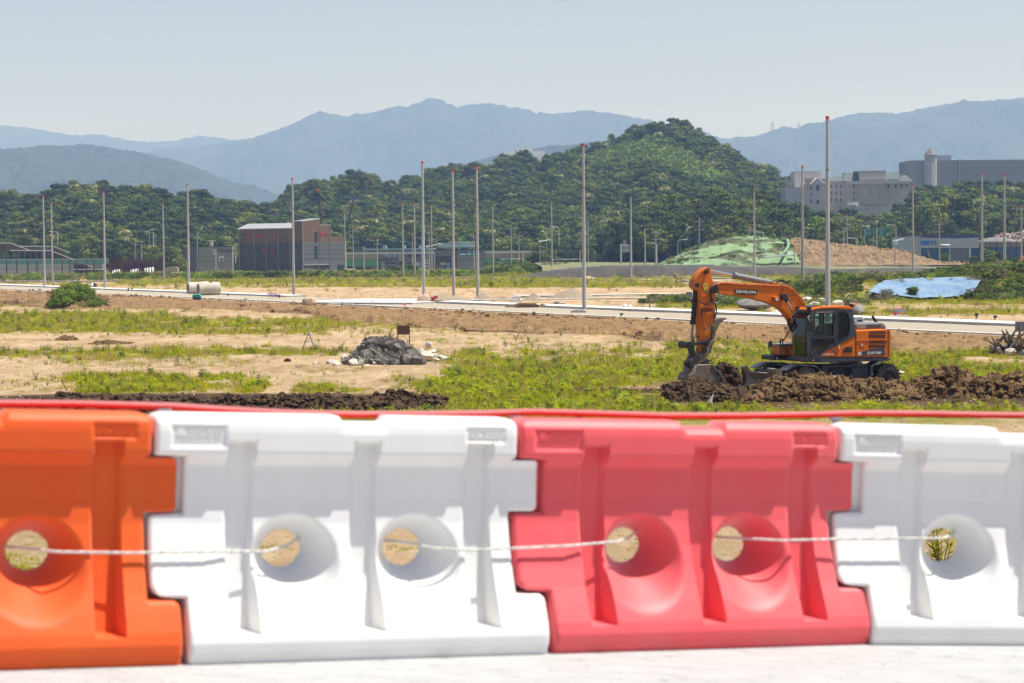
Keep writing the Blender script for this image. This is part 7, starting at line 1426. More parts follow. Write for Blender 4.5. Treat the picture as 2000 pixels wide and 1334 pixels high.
# single tall weed seen through the right-hand hole, and a few taller weeds on the sand
def tallweed(px, pyb, h_, lab, seed, mi=0, Y=None, cat='weed', grp=None):
    P = gnd(px, pyb) if Y is None else Vector(((px - 1000) / F * Y, Y, gzs((px - 1000) / F * Y, Y))); k = P.y / F; H_ = h_ * k; R = random.Random(seed); b = MB()
    for s in range(R.randint(3, 6)):
        a = R.uniform(0, 6.28); e = P + Vector((math.cos(a) * H_ * .35, math.sin(a) * H_ * .35, H_ * R.uniform(.6, 1))); b.tube([P + Vector((0, 0, -.05)), P.lerp(e, .5) + Vector((0, 0, H_ * .1)), e], [.012, .009, .004], 4)
        for j in range(16):
            f = R.uniform(.15, 1); c = P.lerp(e, f) + Vector((0, 0, H_ * .1 * math.sin(f * 3))); q = R.uniform(0, 6.28); L_ = H_ * .22; d = Vector((math.cos(q), math.sin(q), R.uniform(0, .6))).normalized() * L_; s_ = Vector((-math.sin(q), math.cos(q), 0)) * L_ * .18; b.add([c, c + d * .5 + s_, c + d, c + d * .5 - s_], [(0, 1, 2, 3)])
    tag(b.build('tall_weed', m_gr[mi]), lab, cat, grp)
Pw = gnd(1838, 1085, 0.3); P = Vector((Pw.x, Pw.y, gzs(Pw.x, Pw.y))); R = random.Random(2); b = MB()
for s in range(9):
    a = R.uniform(0, 6.28); e = P + Vector((math.cos(a) * .18, math.sin(a) * .18, R.uniform(.5, .95))); b.tube([P, e], [.012, .005], 5)
    for j in range(14):
        c = P.lerp(e, R.uniform(.2, 1)); q = R.uniform(0, 6.28); L_ = R.uniform(.14, .26); d = Vector((math.cos(q), math.sin(q), R.uniform(.1, .8))).normalized() * L_; s_ = Vector((-math.sin(q), math.cos(q), 0)) * L_ * .13; b.add([c, c + d * .5 + s_, c + d, c + d * .5 - s_], [(0, 1, 2, 3)])
tag(b.build('tall_weed', m_gr[2]), 'leafy weed seen through the hole of the right-hand white barrier', 'weed')
R = random.Random(8)
for i in range(46): tallweed(*R.choice([(R.uniform(60, 420), R.uniform(700, 735)), (R.uniform(500, 900), R.uniform(640, 668)), (R.uniform(0, 260), R.uniform(742, 765)), (R.uniform(1000, 1330), R.uniform(640, 700)), (R.uniform(300, 860), R.uniform(645, 690))]), R.uniform(8, 19), 'single tall weed standing on the sandy part of the field', 100 + i, R.choice([0, 3, 2]), grp='tall weeds dotted over the sandy field')
# ================================================================ wheeled excavator
PSI = rad(24); EA = Vector((math.cos(PSI), math.sin(PSI), 0)); EB = Vector((-math.sin(PSI), math.cos(PSI), 0)); UP = Vector((0, 0, 1))
O0 = gnd(1736, 763) + EB * 1.22                                 # machine centre line at the rear axle
def X(px, py, b):
    d = ray(px, py); o_ = O0 + EB * b; return CAM + d * ((o_ - CAM).dot(EB) / d.dot(EB))
def ah(px, py, b=-1.22):                                        # machine coordinates (along, height) of a pixel on plane b
    q = X(px, py, b) - O0; return q.dot(EA), q.z
def W(a, b, h): return Vector((O0.x, O0.y, 0)) + EA * a + EB * b + UP * h
ex = thing('wheeled_excavator', 'orange and charcoal wheeled excavator digging with its bucket in the soil', 'excavator', (O0.x, O0.y, 0))
m_or = mat('machine_orange', (.74, .19, .008), .42, col2=(.66, .155, .006), vscale=1.5, spec=.3, dirt=((.34, .17, .06), 2.4, .63), bump=.15, bscale=20)
m_ord = mat('machine_orange_worn', (.66, .155, .008), .5, col2=(.50, .12, .012), vscale=2.0, dirt=((.22, .11, .05), 3.0, .58), bump=.2, bscale=20)
m_ch = mat('machine_charcoal', (.052, .060, .072), .42, var=.15, vscale=2, dirt=((.14, .115, .085), 3.0, .66)); m_bk = mat('machine_black', (.016, .017, .019), .5, dirt=((.09, .07, .05), 3.0, .62))
m_chrome = mat('chrome_rod', (.75, .75, .76), .18, metal=1.0); m_iron = mat('worn_iron', (.13, .105, .085), .62, metal=.1, col2=(.24, .185, .135), vscale=4, bump=.6, bscale=14); m_rub = mat('tyre_rubber', (.026, .025, .024), .85, col2=(.085, .065, .048), vscale=5, bump=.6, bscale=20)
m_tgl = glass('cab_glass', (.62, .72, .70)); m_tgd = glass('cab_glass_dark', (.30, .34, .33)); m_decal = mat('decal_white', (.72, .72, .72), .5); m_grcov = mat('grey_cover', (.20, .215, .225), .6, var=.1)
def poly(name, pts, b0, b1, m_, par=None, bev=0, ref=None, label=None, smooth=None):
    """side profile given by pixels on plane ref (default the nearer side), extruded from b0 to b1"""
    r = b0 if ref is None else ref; b = MB(); P = []
    for p in pts:
        a, h = ah(p[0], p[1], r); P.append(W(a, b0, h))
    b.prism(P, EB * (b1 - b0)); o = b.build(name, m_, par or ex, bevel=bev, smooth=smooth)
    if label: o['label'] = label
    return o
def bar(mb, p, q, b, w_, th, ref=None):                         # flat bar between two pixels
    r = b if ref is None else ref; a0, h0 = ah(*p, r); a1, h1 = ah(*q, r); P, Q = W(a0, b, h0), W(a1, b, h1); d = (Q - P).normalized(); n_ = d.cross(EB).normalized() * w_ / 2; mb.prism([P - n_, P + n_, Q + n_, Q - n_], EB * th)
def tubep(mb, pts, r, n=7): mb.tube([X(*p) for p in pts], r, n)
N_, Ff = -1.22, 1.22
# --- upper body
poly('engine_hood', [(1672, 697.5), (1672, 650), (1675, 645.5), (1733, 642.8), (1734.8, 645), (1734.8, 697.5)], N_, Ff, m_or, bev=.05)
poly('counterweight', [(1735.4, 697.5), (1735.4, 643), (1739.5, 645.5), (1741, 652), (1741.4, 662), (1739.8, 664), (1740.6, 667), (1740.6, 700.5), (1733, 700.5), (1733, 698.2)], N_, Ff, m_or, bev=.06)
poly('side_panel', [(1603.8, 697.4), (1603.8, 690.8), (1611, 686.5), (1671.4, 656.2), (1671.4, 697.4)], N_, -.30, m_or, bev=.025)
poly('hood_crease', [(1672.5, 668), (1672.5, 664.8), (1690, 664), (1734.5, 663.5), (1734.5, 664.8), (1690, 665.6)], N_ - .02, N_ + .05, m_ord)
b = MB(); [bar(b, (1672, 646), (1672, 697), N_ - .006, .025, .02), bar(b, (1635.2, 676), (1635.2, 697), N_ - .006, .02, .02), bar(b, (1735, 645), (1735, 697), N_ - .006, .02, .02)]; b.build('panel_gaps', m_bk, ex)
b = MB()
for y0, y1, lean in ((646.6, 652, .4), (653.6, 659.6, -1.2), (665, 671, .3), (673, 679.4, -1.2)):
    for i in range(13): x = 1699 + i * 2.5; bar(b, (x + lean, y0), (x, y1), N_ - .012, .026, .02)
b.build('vent_louvres', m_bk, ex)
poly('grille', [(1645.2, 688.6), (1645.6, 679.5), (1664.5, 671.6), (1665.6, 687.6)], N_ - .010, N_ + .02, m_ord); b = MB()
for i in range(11): x = 1645.5 + i * 1.75; bar(b, (x, 688.2), (min(x + 6.5, 1665), 688.2 - min(6.5, 1665 - x) * 2.0 if x + 6.5 > 1665 else 677.5), N_ - .02, .018, .02)
b.build('grille_slats', m_bk, ex)
poly('latch_box', [(1679.3, 678.6), (1679.3, 670.6), (1688.6, 670.6), (1688.6, 678.6)], N_ - .012, N_ + .02, m_ord, bev=.006); poly('latch', [(1682.8, 676), (1682.8, 672), (1685.2, 672), (1685.2, 676)], N_ - .022, N_, m_decal)
b = MB(); bar(b, (1632.2, 679.4), (1632.2, 688), N_ - .03, .035, .03); bar(b, (1635.3, 679), (1635.3, 687), N_ - .03, .03, .03); b.build('door_hinge', m_ord, ex)
b = MB(); q = X(1639, 676, N_ - .01); b.cyl(q, q - EB * .01, .033, n=16); q = X(1639, 680.3, N_ - .01); b.cyl(q, q - EB * .01, .03, n=16); b.build('round_decal', m_decal, ex); poly('square_decal', [(1626.3, 687.6), (1626.3, 684), (1629.7, 684), (1629.7, 687.6)], N_ - .008, N_, m_grcov)
text('DEVELON', X(1617.5, 692.4, N_ - .008), EA, UP, .085, m_decal, ex, ext=.004, shear=.3, sx=1.15)
poly('model_decal', [(1676.3, 694), (1676.8, 688.8), (1700, 682.4), (1722, 679.6), (1726, 680.6), (1731, 692.8)], N_ - .008, N_ + .01, m_ch); poly('decal_tip', [(1676, 694), (1676.6, 688.9), (1682.5, 687.4), (1682.2, 693.8)], N_ - .012, N_, m_decal)
text('DX140', X(1706.5, 689.6, N_ - .014), EA, UP, .135, m_decal, ex, ext=.004, shear=.3, off=.003, sx=1.45); text('W-5', X(1725.5, 690.2, N_ - .014), EA, UP, .075, m_grcov, ex, ext=.004, shear=.35, sx=1.5)
poly('skirt', [(1577, 707.5), (1577, 699.5), (1603, 698), (1733, 697.6), (1733, 701), (1739.5, 701.2), (1738.6, 704), (1700, 705.8), (1600, 708.6)], N_ + .01, Ff - .01, m_ch, bev=.03)
b = MB(); q = X(1588.5, 703.6, N_ - .02); b.cyl(q + EB * .04, q, .05, .045, 12); q = X(1729.5, 694.8, N_ - .02); b.cyl(q + EB * .04, q, .04, .035, 12); b.build('marker_light', mat('amber_lens', (.85, .30, .02), .3), ex)
poly('top_cover', [(1672, 644.8), (1672, 633.8), (1676, 630.8), (1722, 629.5), (1729.5, 632.2), (1732.5, 642.4)], -.75, .95, m_grcov, bev=.06); b = MB()
for x in (1694, 1703, 1713): bar(b, (x, 637.5), (x + 7.5, 637), -.78, .10, .04)
b.build('cover_steps', m_ch, ex)
poly('air_box', [(1667, 632), (1667, 619), (1683.5, 617.8), (1688.5, 622), (1689.5, 631)], .10, .85, mat('pale_cover', (.40, .41, .42), .6), bev=.03); poly('air_box_vents', [(1675, 629), (1675, 624.5), (1684, 624.5), (1684, 629)], .09, .12, m_bk)
b = MB(); tubep(b, [(1712.5, 631, .2), (1708.5, 625, .2), (1704, 617.8, .2)], .055, 12); b.build('exhaust_pipe', m_bk, ex, smooth=60)
poly('work_lamp', [(1669, 633.5), (1669, 627), (1675.5, 626.5), (1675.8, 633.2)], -.35, -.15, mat('dusty_lamp', (.30, .25, .17), .6), bev=.01)
b = MB(); b.box(W(*[ah(1640, 703, -1.22)[0], 0, .74]), (2.6, 1.7, .32), 0, Matrix((EA, EB, UP)).transposed()); b.build('turntable', m_bk, ex)
# --- cab
CN, CF_ = -1.24, -.28
c_outer = [(1577.2, 700), (1574.6, 655), (1577.8, 620), (1584, 607.2), (1590, 603.6), (1663.2, 603.2), (1665, 608), (1671.4, 655.6), (1611, 686.4), (1603.8, 691), (1603.8, 700)]
w_up = [(1589.5, 655.5), (1590.6, 613.8), (1593.6, 611.2), (1627, 611.0), (1627.6, 655.2)]; w_lo = [(1585.4, 684.5), (1585, 661.4), (1628.8, 661.2), (1629, 667.8), (1601, 688.4), (1591.5, 687.2)]; w_re = [(1636.8, 665.6), (1636.6, 608.6), (1648, 608.6), (1655, 611.4), (1658.6, 623), (1659.4, 643), (1655.6, 656.4)]
def panel(name, outer, holes, b0, b1, m_, par, ref):
    """flat frame with window openings, thickness b0..b1"""
    bm = bmesh.new(); edges = []
    for lp in [outer] + holes:
        vs = [bm.verts.new(W(*((lambda t: (t[0], b0, t[1]))(ah(p[0], p[1], ref))))) for p in lp]
        for i in range(len(vs)): edges.append(bm.edges.new((vs[i], vs[(i + 1) % len(vs)])))
    bmesh.ops.triangle_fill(bm, use_beauty=True, use_dissolve=False, edges=edges, normal=-EB)
    r = bmesh.ops.extrude_face_region(bm, geom=list(bm.faces)); bmesh.ops.translate(bm, vec=EB * (b1 - b0), verts=[v for v in r['geom'] if isinstance(v, bmesh.types.BMVert)]); bmesh.ops.recalc_face_normals(bm, faces=bm.faces)
    me = bpy.data.meshes.new(name); bm.to_mesh(me); bm.free(); return place(bpy.data.objects.new(name, me), m_, par)
cab = panel('cab_frame', c_outer, [w_up, w_lo, w_re], CN, CN + .07, m_ch, ex, N_)
panel('cab_frame', c_outer, [w_up, w_lo, w_re], CF_ - .06, CF_, m_ch, ex, N_)
def cpoly(name, pts, b0, b1, m_, par=ex, bev=0): return poly(name, pts, b0, b1, m_, par, bev, ref=N_)
for nm, pts, gm in (('door_glass', w_up, m_tgl), ('door_glass', w_lo, m_tgd), ('rear_side_glass', w_re, m_tgd)):
    cpoly(nm, pts, CN + .03, CN + .04, gm, cab); cpoly(nm, pts, CF_ - .03, CF_ - .02, m_tgl, cab)
b = MB()
for lp in (w_up, w_lo, w_re):
    for i in range(len(lp)): bar(b, lp[i], lp[(i + 1) % len(lp)], CN - .012, .035, .03, ref=N_)
bar(b, (1609.5, 612), (1608.5, 655), CN + .01, .028, .03, ref=N_); b.build('window_seals', m_bk, cab)
b = MB(); bar(b, (1632.4, 606), (1632.2, 672), CN - .006, .018, .02, ref=N_); bar(b, (1583.4, 620), (1583.8, 690), CN - .006, .02, .02, ref=N_); b.build('door_gap', m_bk, cab)
b = MB(); bar(b, (1593, 610), (1625, 609.4), CN - .03, .03, .04, ref=N_); b.build('rain_gutter', mat('dusty_trim', (.30, .25, .20), .6), cab)
q = X(1588, 690, CN - .01); b = MB(); b.cyl(q, q - EB * .03, .12, n=20); b.build('lock_plate', m_ch, cab); b = MB(); bar(b, (1588.4, 687.5), (1588.8, 692.5), CN - .06, .03, .03, ref=N_); b.build('door_handle', m_bk, cab)
for y0, y1 in ((614.5, 625.5), (669, 672)): b = MB(); bar(b, (1630.6, y0), (1630.6, y1), CN - .04, .07, .05, ref=N_); b.build('door_hinge', m_bk, cab)
# front of the cab: glass between the two front pillars, sloping with the profile
fp = [(1577.2, 698), (1574.8, 655), (1577.8, 622), (1583.5, 609)]
FP = [ah(*p) for p in fp]
b = MB()
for i in range(3):
    (a0, h0), (a1, h1) = FP[i], FP[i + 1]
    if i == 0: h0 += .0
    b.add([W(a0 - .01, CN + .06, h0), W(a0 - .01, CF_ - .05, h0), W(a1 - .01, CF_ - .05, h1), W(a1 - .01, CN + .06, h1)], [(0, 1, 2, 3)])
fg = b.build('windscreen', glass('windscreen_glass', (.45, .52, .56)), cab); s = fg.modifiers.new('t', 'SOLIDIFY'); s.thickness = .012
b = MB(); a0, h0 = ah(1574.9, 667); b.prism([W(a0 - .03, CN + .06, h0 - .02), W(a0 - .03, CF_ - .05, h0 - .02), W(a0 - .03, CF_ - .05, h0 + .02), W(a0 - .03, CN + .06, h0 + .02)], EA * .03); a1, h1 = FP[0]; b.prism([W(a1 - .02, CN, h1 - .10), W(a1 - .02, CF_, h1 - .10), W(a1 - .02, CF_, h1 + .04), W(a1 - .02, CN, h1 + .04)], EA * .05); b.build('windscreen_bars', m_ch, cab)
b = MB(); a0, h0 = ah(1576.9, 693); a2, h2 = ah(1575.1, 668.5); b.add([W(a0 + .02, CN + .07, h0), W(a0 + .02, CF_ - .07, h0), W(a2 + .02, CF_ - .07, h2), W(a2 + .02, CN + .07, h2)], [(0, 1, 2, 3)]); b.build('lower_screen', mat('dusty_lower_screen', (.20, .21, .12), .4), cab)
# rear wall, floor, seat and roof of the cab
cpoly('cab_rear', [(1660.5, 610), (1664, 609), (1671, 655), (1667.5, 656.5)], CN + .08, CF_ - .07, m_tgd, cab); cpoly('cab_floor', [(1578, 700), (1578, 694), (1640, 690), (1640, 700)], CN + .08, CF_ - .07, m_bk, cab)
roof = cpoly('cab_roof', [(1583.2, 607.6), (1586, 603.2), (1590, 600.6), (1602, 598.8), (1640, 597.2), (1659, 597.4), (1662.8, 601), (1664, 605.4), (1650, 604.8), (1632, 602.8), (1600, 603.8), (1590, 606.6)], CN - .01, CF_ + .01, m_or, bev=.03)
cpoly('roof_hatch', [(1590, 599.6), (1592, 597.6), (1608, 596.6), (1612, 598)], CN + .2, CF_ - .1, mat('tinted_hatch', (.09, .06, .06), .3), roof); cpoly('roof_visor', [(1578.5, 612.5), (1580, 606.5), (1590, 603.5), (1590, 605.8), (1583, 609)], CN + .02, CF_ - .02, m_bk, cab, .01)
b = MB()
for x in (1605, 1629, 1641): q = W(ah(x, 597.8)[0], -.75, ah(x, 597.8)[1]); b.box(q, (.08, .08, .05))
b.build('roof_studs', m_bk, roof)
b = MB(); q = W(ah(1663.5, 597.5)[0], -.75, ah(1663.5, 597.5)[1]); e = q + EA * .34 + UP * .02; b.cyl(q + EA * .05, e - EA * .12, .05, n=8); b.cyl(e - EA * .16, e - EA * .02, .085, .095, 14); b.build('beacon_mount', m_bk, ex); b = MB(); b.cyl(e - EA * .02, e + EA * .09, .09, .07, 14); b.build('beacon_light', mat('beacon_orange', (.85, .22, .01), .3), ex, smooth=40)
for px, b_ in ((1558, CF_), (1580, CN + .05)):
    q = X(px, 602.5, b_); bb = MB(); bb.box(q, (.10, .17, .13), 0, Matrix((EA, EB, UP)).transposed()); bb.build('work_light', m_bk, ex, bevel=.01)
seat = MB(); seat.box(W(ah(1618, 668)[0], -.76, ah(1618, 672)[1]), (.50, .52, .16), 0, Matrix((EA, EB, UP)).transposed()); seat.box(W(ah(1630, 650)[0], -.76, ah(1630, 652)[1]), (.14, .50, .72), 0, Matrix((EA, EB, UP)).transposed()); seat.build('seat', m_bk, ex, bevel=.04)
b = MB(); b.box(W(ah(1597, 672)[0], -.76, ah(1597, 673)[1]), (.10, .5, .30), 0, Matrix((EA, EB, UP)).transposed()); b.tube([W(ah(1592, 680)[0], -.76, ah(1592, 686)[1]), W(ah(1597, 660)[0], -.76, ah(1597, 662)[1])], .03); b.build('console', m_bk, ex)
# mirror and handrails
b = MB(); tubep(b, [(1581, 617, CN - .02), (1577.5, 619.5, CN - .12), (1579.5, 624, CN - .2), (1582.5, 628, CN - .2)], .02); b.build('mirror_arm', mat('worn_tube', (.22, .22, .22), .5), ex); b = MB(); b.box(X(1586.5, 635.5, CN - .16), (.20, .09, .40), 0, Matrix((EA, EB, UP)).transposed()); b.build('mirror', m_bk, ex, bevel=.02)
b = MB(); tubep(b, [(1511, 696, .95), (1506, 690, .95), (1501.5, 682, .95), (1501, 672, .95), (1501, 668, .95)], .018); b.build('front_mirror_arm', m_bk, ex); b = MB(); b.box(X(1505.2, 672, .95), (.05, .14, .24), 0, Matrix((EA, EB, UP)).transposed()); b.build('front_mirror', m_bk, ex, bevel=.01)
poly('tool_box', [(1529.5, 694), (1529.5, 676), (1550, 675.5), (1560, 676), (1560, 694)], .35, 1.15, m_or, bev=.03); poly('tool_box_lid', [(1529.3, 675.4), (1531, 672.2), (1550, 671), (1560, 671), (1560, 675.4)], .34, 1.16, m_grcov, bev=.015)
poly('front_step', [(1511.5, 703.4), (1511.2, 695), (1516, 694.2), (1575, 694), (1575, 703)], .30, 1.18, m_bk, bev=.02); poly('step_light', [(1516.3, 701.6), (1516.3, 698), (1519, 698), (1519, 701.6)], .28, .31, m_decal)
b = MB(); tubep(b, [(1524.5, 694, .40), (1524.5, 664, .40), (1526, 660.8, .40), (1528.5, 662, .40), (1528.6, 694, .40)], .022); tubep(b, [(1529.5, 666, .42), (1534, 659, .42), (1543.5, 643, .42)], .022); tubep(b, [(1530, 679.5, .30), (1534.5, 679, .30), (1536.5, 682, .30), (1536.5, 693.5, .30)], .022); b.build('handrails', m_bk, ex)
# --- boom
BM = .10; bw = .21
boom_pts = [(1397, 556.5), (1400, 553.8), (1425, 554.2), (1470, 556), (1520, 557.4), (1534, 558.2), (1541, 560.4), (1551, 567), (1560, 577), (1567.5, 588), (1572.5, 597), (1577, 640), (1570, 652), (1559, 655), (1552, 640), (1547.5, 627), (1541, 618), (1533, 608), (1524, 601), (1512, 595), (1498, 590), (1480, 585.4), (1455, 580.6), (1430, 576.6), (1404, 573.4), (1398, 572), (1395.6, 566)]
bo = poly('boom', boom_pts, BM - bw, BM + bw, m_or, bev=.02); B0_, B1_ = BM - bw, BM + bw
poly('boom_top_plate', [(1399, 553.9), (1430, 553), (1470, 554.6), (1537, 556.8), (1552, 565.4), (1568, 586), (1573.5, 597.4), (1572, 598), (1560.5, 579), (1550.4, 568.2), (1541, 561.6), (1534, 559.4), (1470, 557)], B0_ - .03, B1_ + .03, m_ord, bo, ref=B0_)
poly('name_plate', [(1433.2, 565.2), (1480.6, 566), (1480.2, 568), (1477.5, 575), (1475, 575.8), (1440, 575), (1436.6, 573.4)], B0_ - .012, B0_ + .02, m_bk, bo)
text('DEVELON', X(1457, 570.5, B0_ - .022), X(1478, 571.4, B0_) - X(1436, 569.8, B0_), UP, .128, m_decal, bo, ext=.004, off=.004, sx=1.42)
b = MB(); tubep(b, [(1400, 556, B0_ - .02), (1408, 552.4, B0_ - .02), (1420, 553, B0_ - .02), (1460, 556.4, B0_ - .02), (1500, 557.6, B0_ - .02), (1536, 559.2, B0_ - .02), (1548, 566.5, B0_ - .02), (1558, 578, B0_ - .02), (1568, 594, B0_ - .02)], .020); tubep(b, [(1402, 553.4, B0_ + .12), (1420, 551, B0_ + .12), (1432, 553, B0_ + .12), (1500, 555.6, B0_ + .12), (1538, 557, B0_ + .12), (1552, 566.5, B0_ + .12), (1571, 595, B0_ + .12)], .022); b.build('hydraulic_lines', m_ord, ex, smooth=60)
b = MB()
for x, y in ((1410, 555), (1455, 556.2), (1493, 557.4), (1527, 558.6)): b.box(X(x, y, B0_ - .02), (.06, .06, .08))
b.build('pipe_clamps', m_ord, bo)
poly('boom_lamp', [(1512.6, 580), (1515, 579), (1522.5, 578.6), (1523.6, 585.8), (1519, 588.4), (1514, 585.6)], B0_ - .20, B0_, m_ord, bo, .01); b = MB(); q = X(1517, 584.6, B0_ - .21); b.cyl(q, q - EB * .02, .05, n=12); b.build('lamp_lens', m_decal, bo)
b = MB(); q = X(1533, 580.5, B0_ - .24); b.cyl(q, q + EB * (2 * bw + .48), .10, n=16); b.build('boom_pin', m_bk, ex, smooth=40)
for b_, nm in ((B0_ - .15, 'near'), (B1_ + .15, 'far')):
    b = MB(); a_, m1, e = X(1534.5, 582, b_), X(1551, 616, b_), X(1561, 642, b_); b.cyl(a_, m1, .045, n=12); b.build('cylinder_rod', m_chrome, ex, smooth=40)
    b = MB(); b.cyl(X(1542, 621, B1_ + .15) if nm == 'far' else m1, X(1557, 662, b_) if nm == 'far' else X(1566, 664, b_), .085, n=14); b.cyl(a_ - (m1 - a_).normalized() * .12, a_ + (m1 - a_).normalized() * .12, .09, n=12); b.build('cylinder_barrel', m_bk, ex, smooth=40)
b = MB(); tubep(b, [(1539.5, 622, B0_ - .05), (1541, 630, B0_ - .1), (1547, 640, B0_ - .1), (1551, 652, B0_ - .1), (1553, 662, B0_)], [.05, .075, .08, .07, .05], 8); tubep(b, [(1538, 632, B0_ - .18), (1543, 640, B0_ - .2), (1549, 650, B0_ - .18), (1553, 658, B0_)], .03, 6); b.build('boom_foot_hoses', m_bk, ex, smooth=60)
b = MB(); tubep(b, [(1533, 577, B0_ - .06), (1527, 573, B0_ - .06), (1526, 567, B0_ - .05), (1532, 562, B0_ - .04)], .012, 5); tubep(b, [(1540, 577, B0_ - .04), (1546, 575, B0_ - .04), (1553, 577, B0_ - .03)], .012, 5); tubep(b, [(1512, 553.6, .1), (1522, 548.5, .1), (1532, 548.8, .1), (1538, 553, .1), (1540, 559, .1)], .035, 6); tubep(b, [(1505, 551, .0), (1516, 546.6, .0), (1528, 546.8, .0), (1536, 551, .0)], .022, 6); b.build('boom_hoses', m_bk, ex, smooth=60)
# --- stick (arm)
SW = .17; S0, S1 = BM - SW, BM + SW
arm = poly('arm', [(1360, 566.5), (1356.3, 562), (1356, 556), (1358.6, 547), (1363, 539), (1369, 531.6), (1376, 526), (1382.5, 523.2), (1387, 523.8), (1389.4, 528), (1390, 540), (1391.4, 546), (1395.2, 552.6), (1397.6, 560), (1397.8, 575), (1396.6, 600), (1393, 626), (1389.6, 643), (1387.8, 662), (1383, 672), (1378, 688), (1374, 691), (1370, 686), (1368.6, 660), (1366, 622), (1364.6, 600), (1364.2, 569)], S0, S1, m_or, bev=.018)
poly('arm_edge_plate', [(1356, 562), (1355.4, 555), (1358, 546), (1362.4, 538), (1368.6, 530.4), (1376, 524.8), (1382.5, 522.2), (1387.4, 522.8), (1387, 524.6), (1382.5, 525), (1376.8, 527.6), (1370, 533.2), (1364.2, 540.4), (1360, 548), (1357.8, 556), (1358.4, 562)], S0 - .035, S1 + .035, m_ord, arm, ref=S0)
poly('arm_side_plate', [(1366.6, 570), (1366.6, 546), (1374.5, 537.2), (1383, 535), (1388, 541), (1392.4, 551), (1394, 560), (1394, 575), (1391.4, 601), (1381, 608), (1372, 622), (1368, 640)], S0 - .012, S0 + .01, m_or, arm)
poly('arm_lower_wear', [(1369.4, 664), (1388, 660), (1383, 672), (1378, 687.4), (1374, 690), (1370.4, 685.4)], S0 - .008, S0 + .01, mat('worn_orange_brown', (.24, .085, .025), .7, col2=(.12, .06, .03), vscale=5), arm)
poly('warning_sticker', [(1374, 570.4), (1374, 553.6), (1382.3, 553.4), (1382.3, 569.6)], S0 - .018, S0, mat('sticker_yellow', (.70, .48, .06), .5), arm); b = MB(); bar(b, (1376, 559.5), (1380.5, 556), S0 - .022, .012, .004); bar(b, (1376.5, 556.5), (1379.5, 560), S0 - .022, .012, .004); b.prism([X(1377.5, 567.5, S0 - .022), X(1381, 568, S0 - .022), X(1380.8, 563.6, S0 - .022)], EB * .004); b.build('sticker_marks', m_bk, arm)
b = MB()
for x, y, r_ in ((1380.7, 531, .07), (1362.7, 557, .08), (1396.5, 565, .15), (1381, 669, .09), (1377, 684, .09)): q = X(x, y, S0 - .09); b.cyl(q, q + EB * (2 * SW + .18), r_, n=16)
b.build('pivot_pins', m_bk, ex, smooth=40)
poly('arm_lug', [(1358.6, 560), (1359.4, 554.6), (1362.6, 553.4), (1365.4, 555), (1365.6, 562), (1364, 566), (1361, 566.4), (1359, 564.6)], S0 - .06, S0 + .03, m_or, arm, .01)
b = MB(); b.cyl(X(1388.5, 528.6, BM), X(1433, 538.2, BM), .048, n=14); b.build('cylinder_rod', m_chrome, ex, smooth=40); b = MB(); b.cyl(X(1432.5, 537.6, BM), X(1437.5, 538.8, BM), .13, n=16); b.cyl(X(1436, 538.6, BM), X(1505, 552.2, BM), .105, n=18); b.cyl(X(1503, 552, BM), X(1514, 554, BM), .075, n=14); b.build('cylinder_barrel', m_grcov, ex, smooth=40)
poly('barrel_bracket', [(1508, 556.8), (1506, 551.6), (1511, 549.4), (1517, 553), (1520, 557.4)], BM - .14, BM + .14, m_ord, bo)
b = MB(); b.cyl(X(1358.6, 562, BM - .0), X(1353.6, 627, BM), .085, n=16); b.cyl(X(1353.4, 627, BM), X(1353, 634, BM), .105, n=16); b.build('cylinder_barrel', m_bk, ex, smooth=40); b = MB(); b.cyl(X(1353, 633, BM), X(1350.2, 673, BM), .045, n=12); b.build('cylinder_rod', mat('oily_rod', (.22, .23, .24), .3, metal=.9), ex, smooth=40)
b = MB(); tubep(b, [(1399, 556, S0 - .02), (1392, 558, S0 - .10), (1387.6, 565, S0 - .14), (1388.2, 578, S0 - .14), (1393.5, 590, S0 - .12), (1399, 600, S0 - .08), (1399.6, 612, S0 - .06), (1396, 620, S0 - .05)], .026); tubep(b, [(1395.5, 557.6, S0 - .02), (1388, 563, S0 - .06), (1389.5, 580, S0 - .06), (1389, 588, S0 - .06), (1383, 594.6, S0 - .06), (1375, 593.4, S0 - .06), (1364.6, 588.6, S0 - .04)], .024)
tubep(b, [(1399, 604, S0 - .04), (1394, 606.6, S0 - .04), (1385, 607.6, S0 - .04), (1371, 606.6, S0 - .04), (1369.6, 610, S0 - .04), (1371.4, 618, S0 - .03)], .02); tubep(b, [(1398, 600, S0 - .04), (1390, 603.6, S0 - .05), (1372, 602.6, S0 - .05), (1369.4, 606, S0 - .05)], .02); tubep(b, [(1371, 560, S0 - .04), (1375, 568, S0 - .05), (1380, 571, S0 - .05), (1384, 569, S0 - .04), (1390, 559, S0 - .03)], .016); tubep(b, [(1356, 582, BM - .10), (1351.6, 586.5, BM - .14), (1353, 590, BM - .12), (1357, 596, BM - .10)], .02); tubep(b, [(1355.5, 671, BM - .1), (1356, 660, BM - .1), (1361, 657, BM - .1), (1367, 660, BM - .1), (1369, 668, BM - .1)], .014, 5); tubep(b, [(1354, 671, BM + .1), (1353.6, 659, BM + .1), (1358, 655, BM + .1), (1366, 656.6, BM + .1), (1369, 664, BM + .1)], .014, 5); b.build('arm_hoses', m_bk, ex, smooth=60)
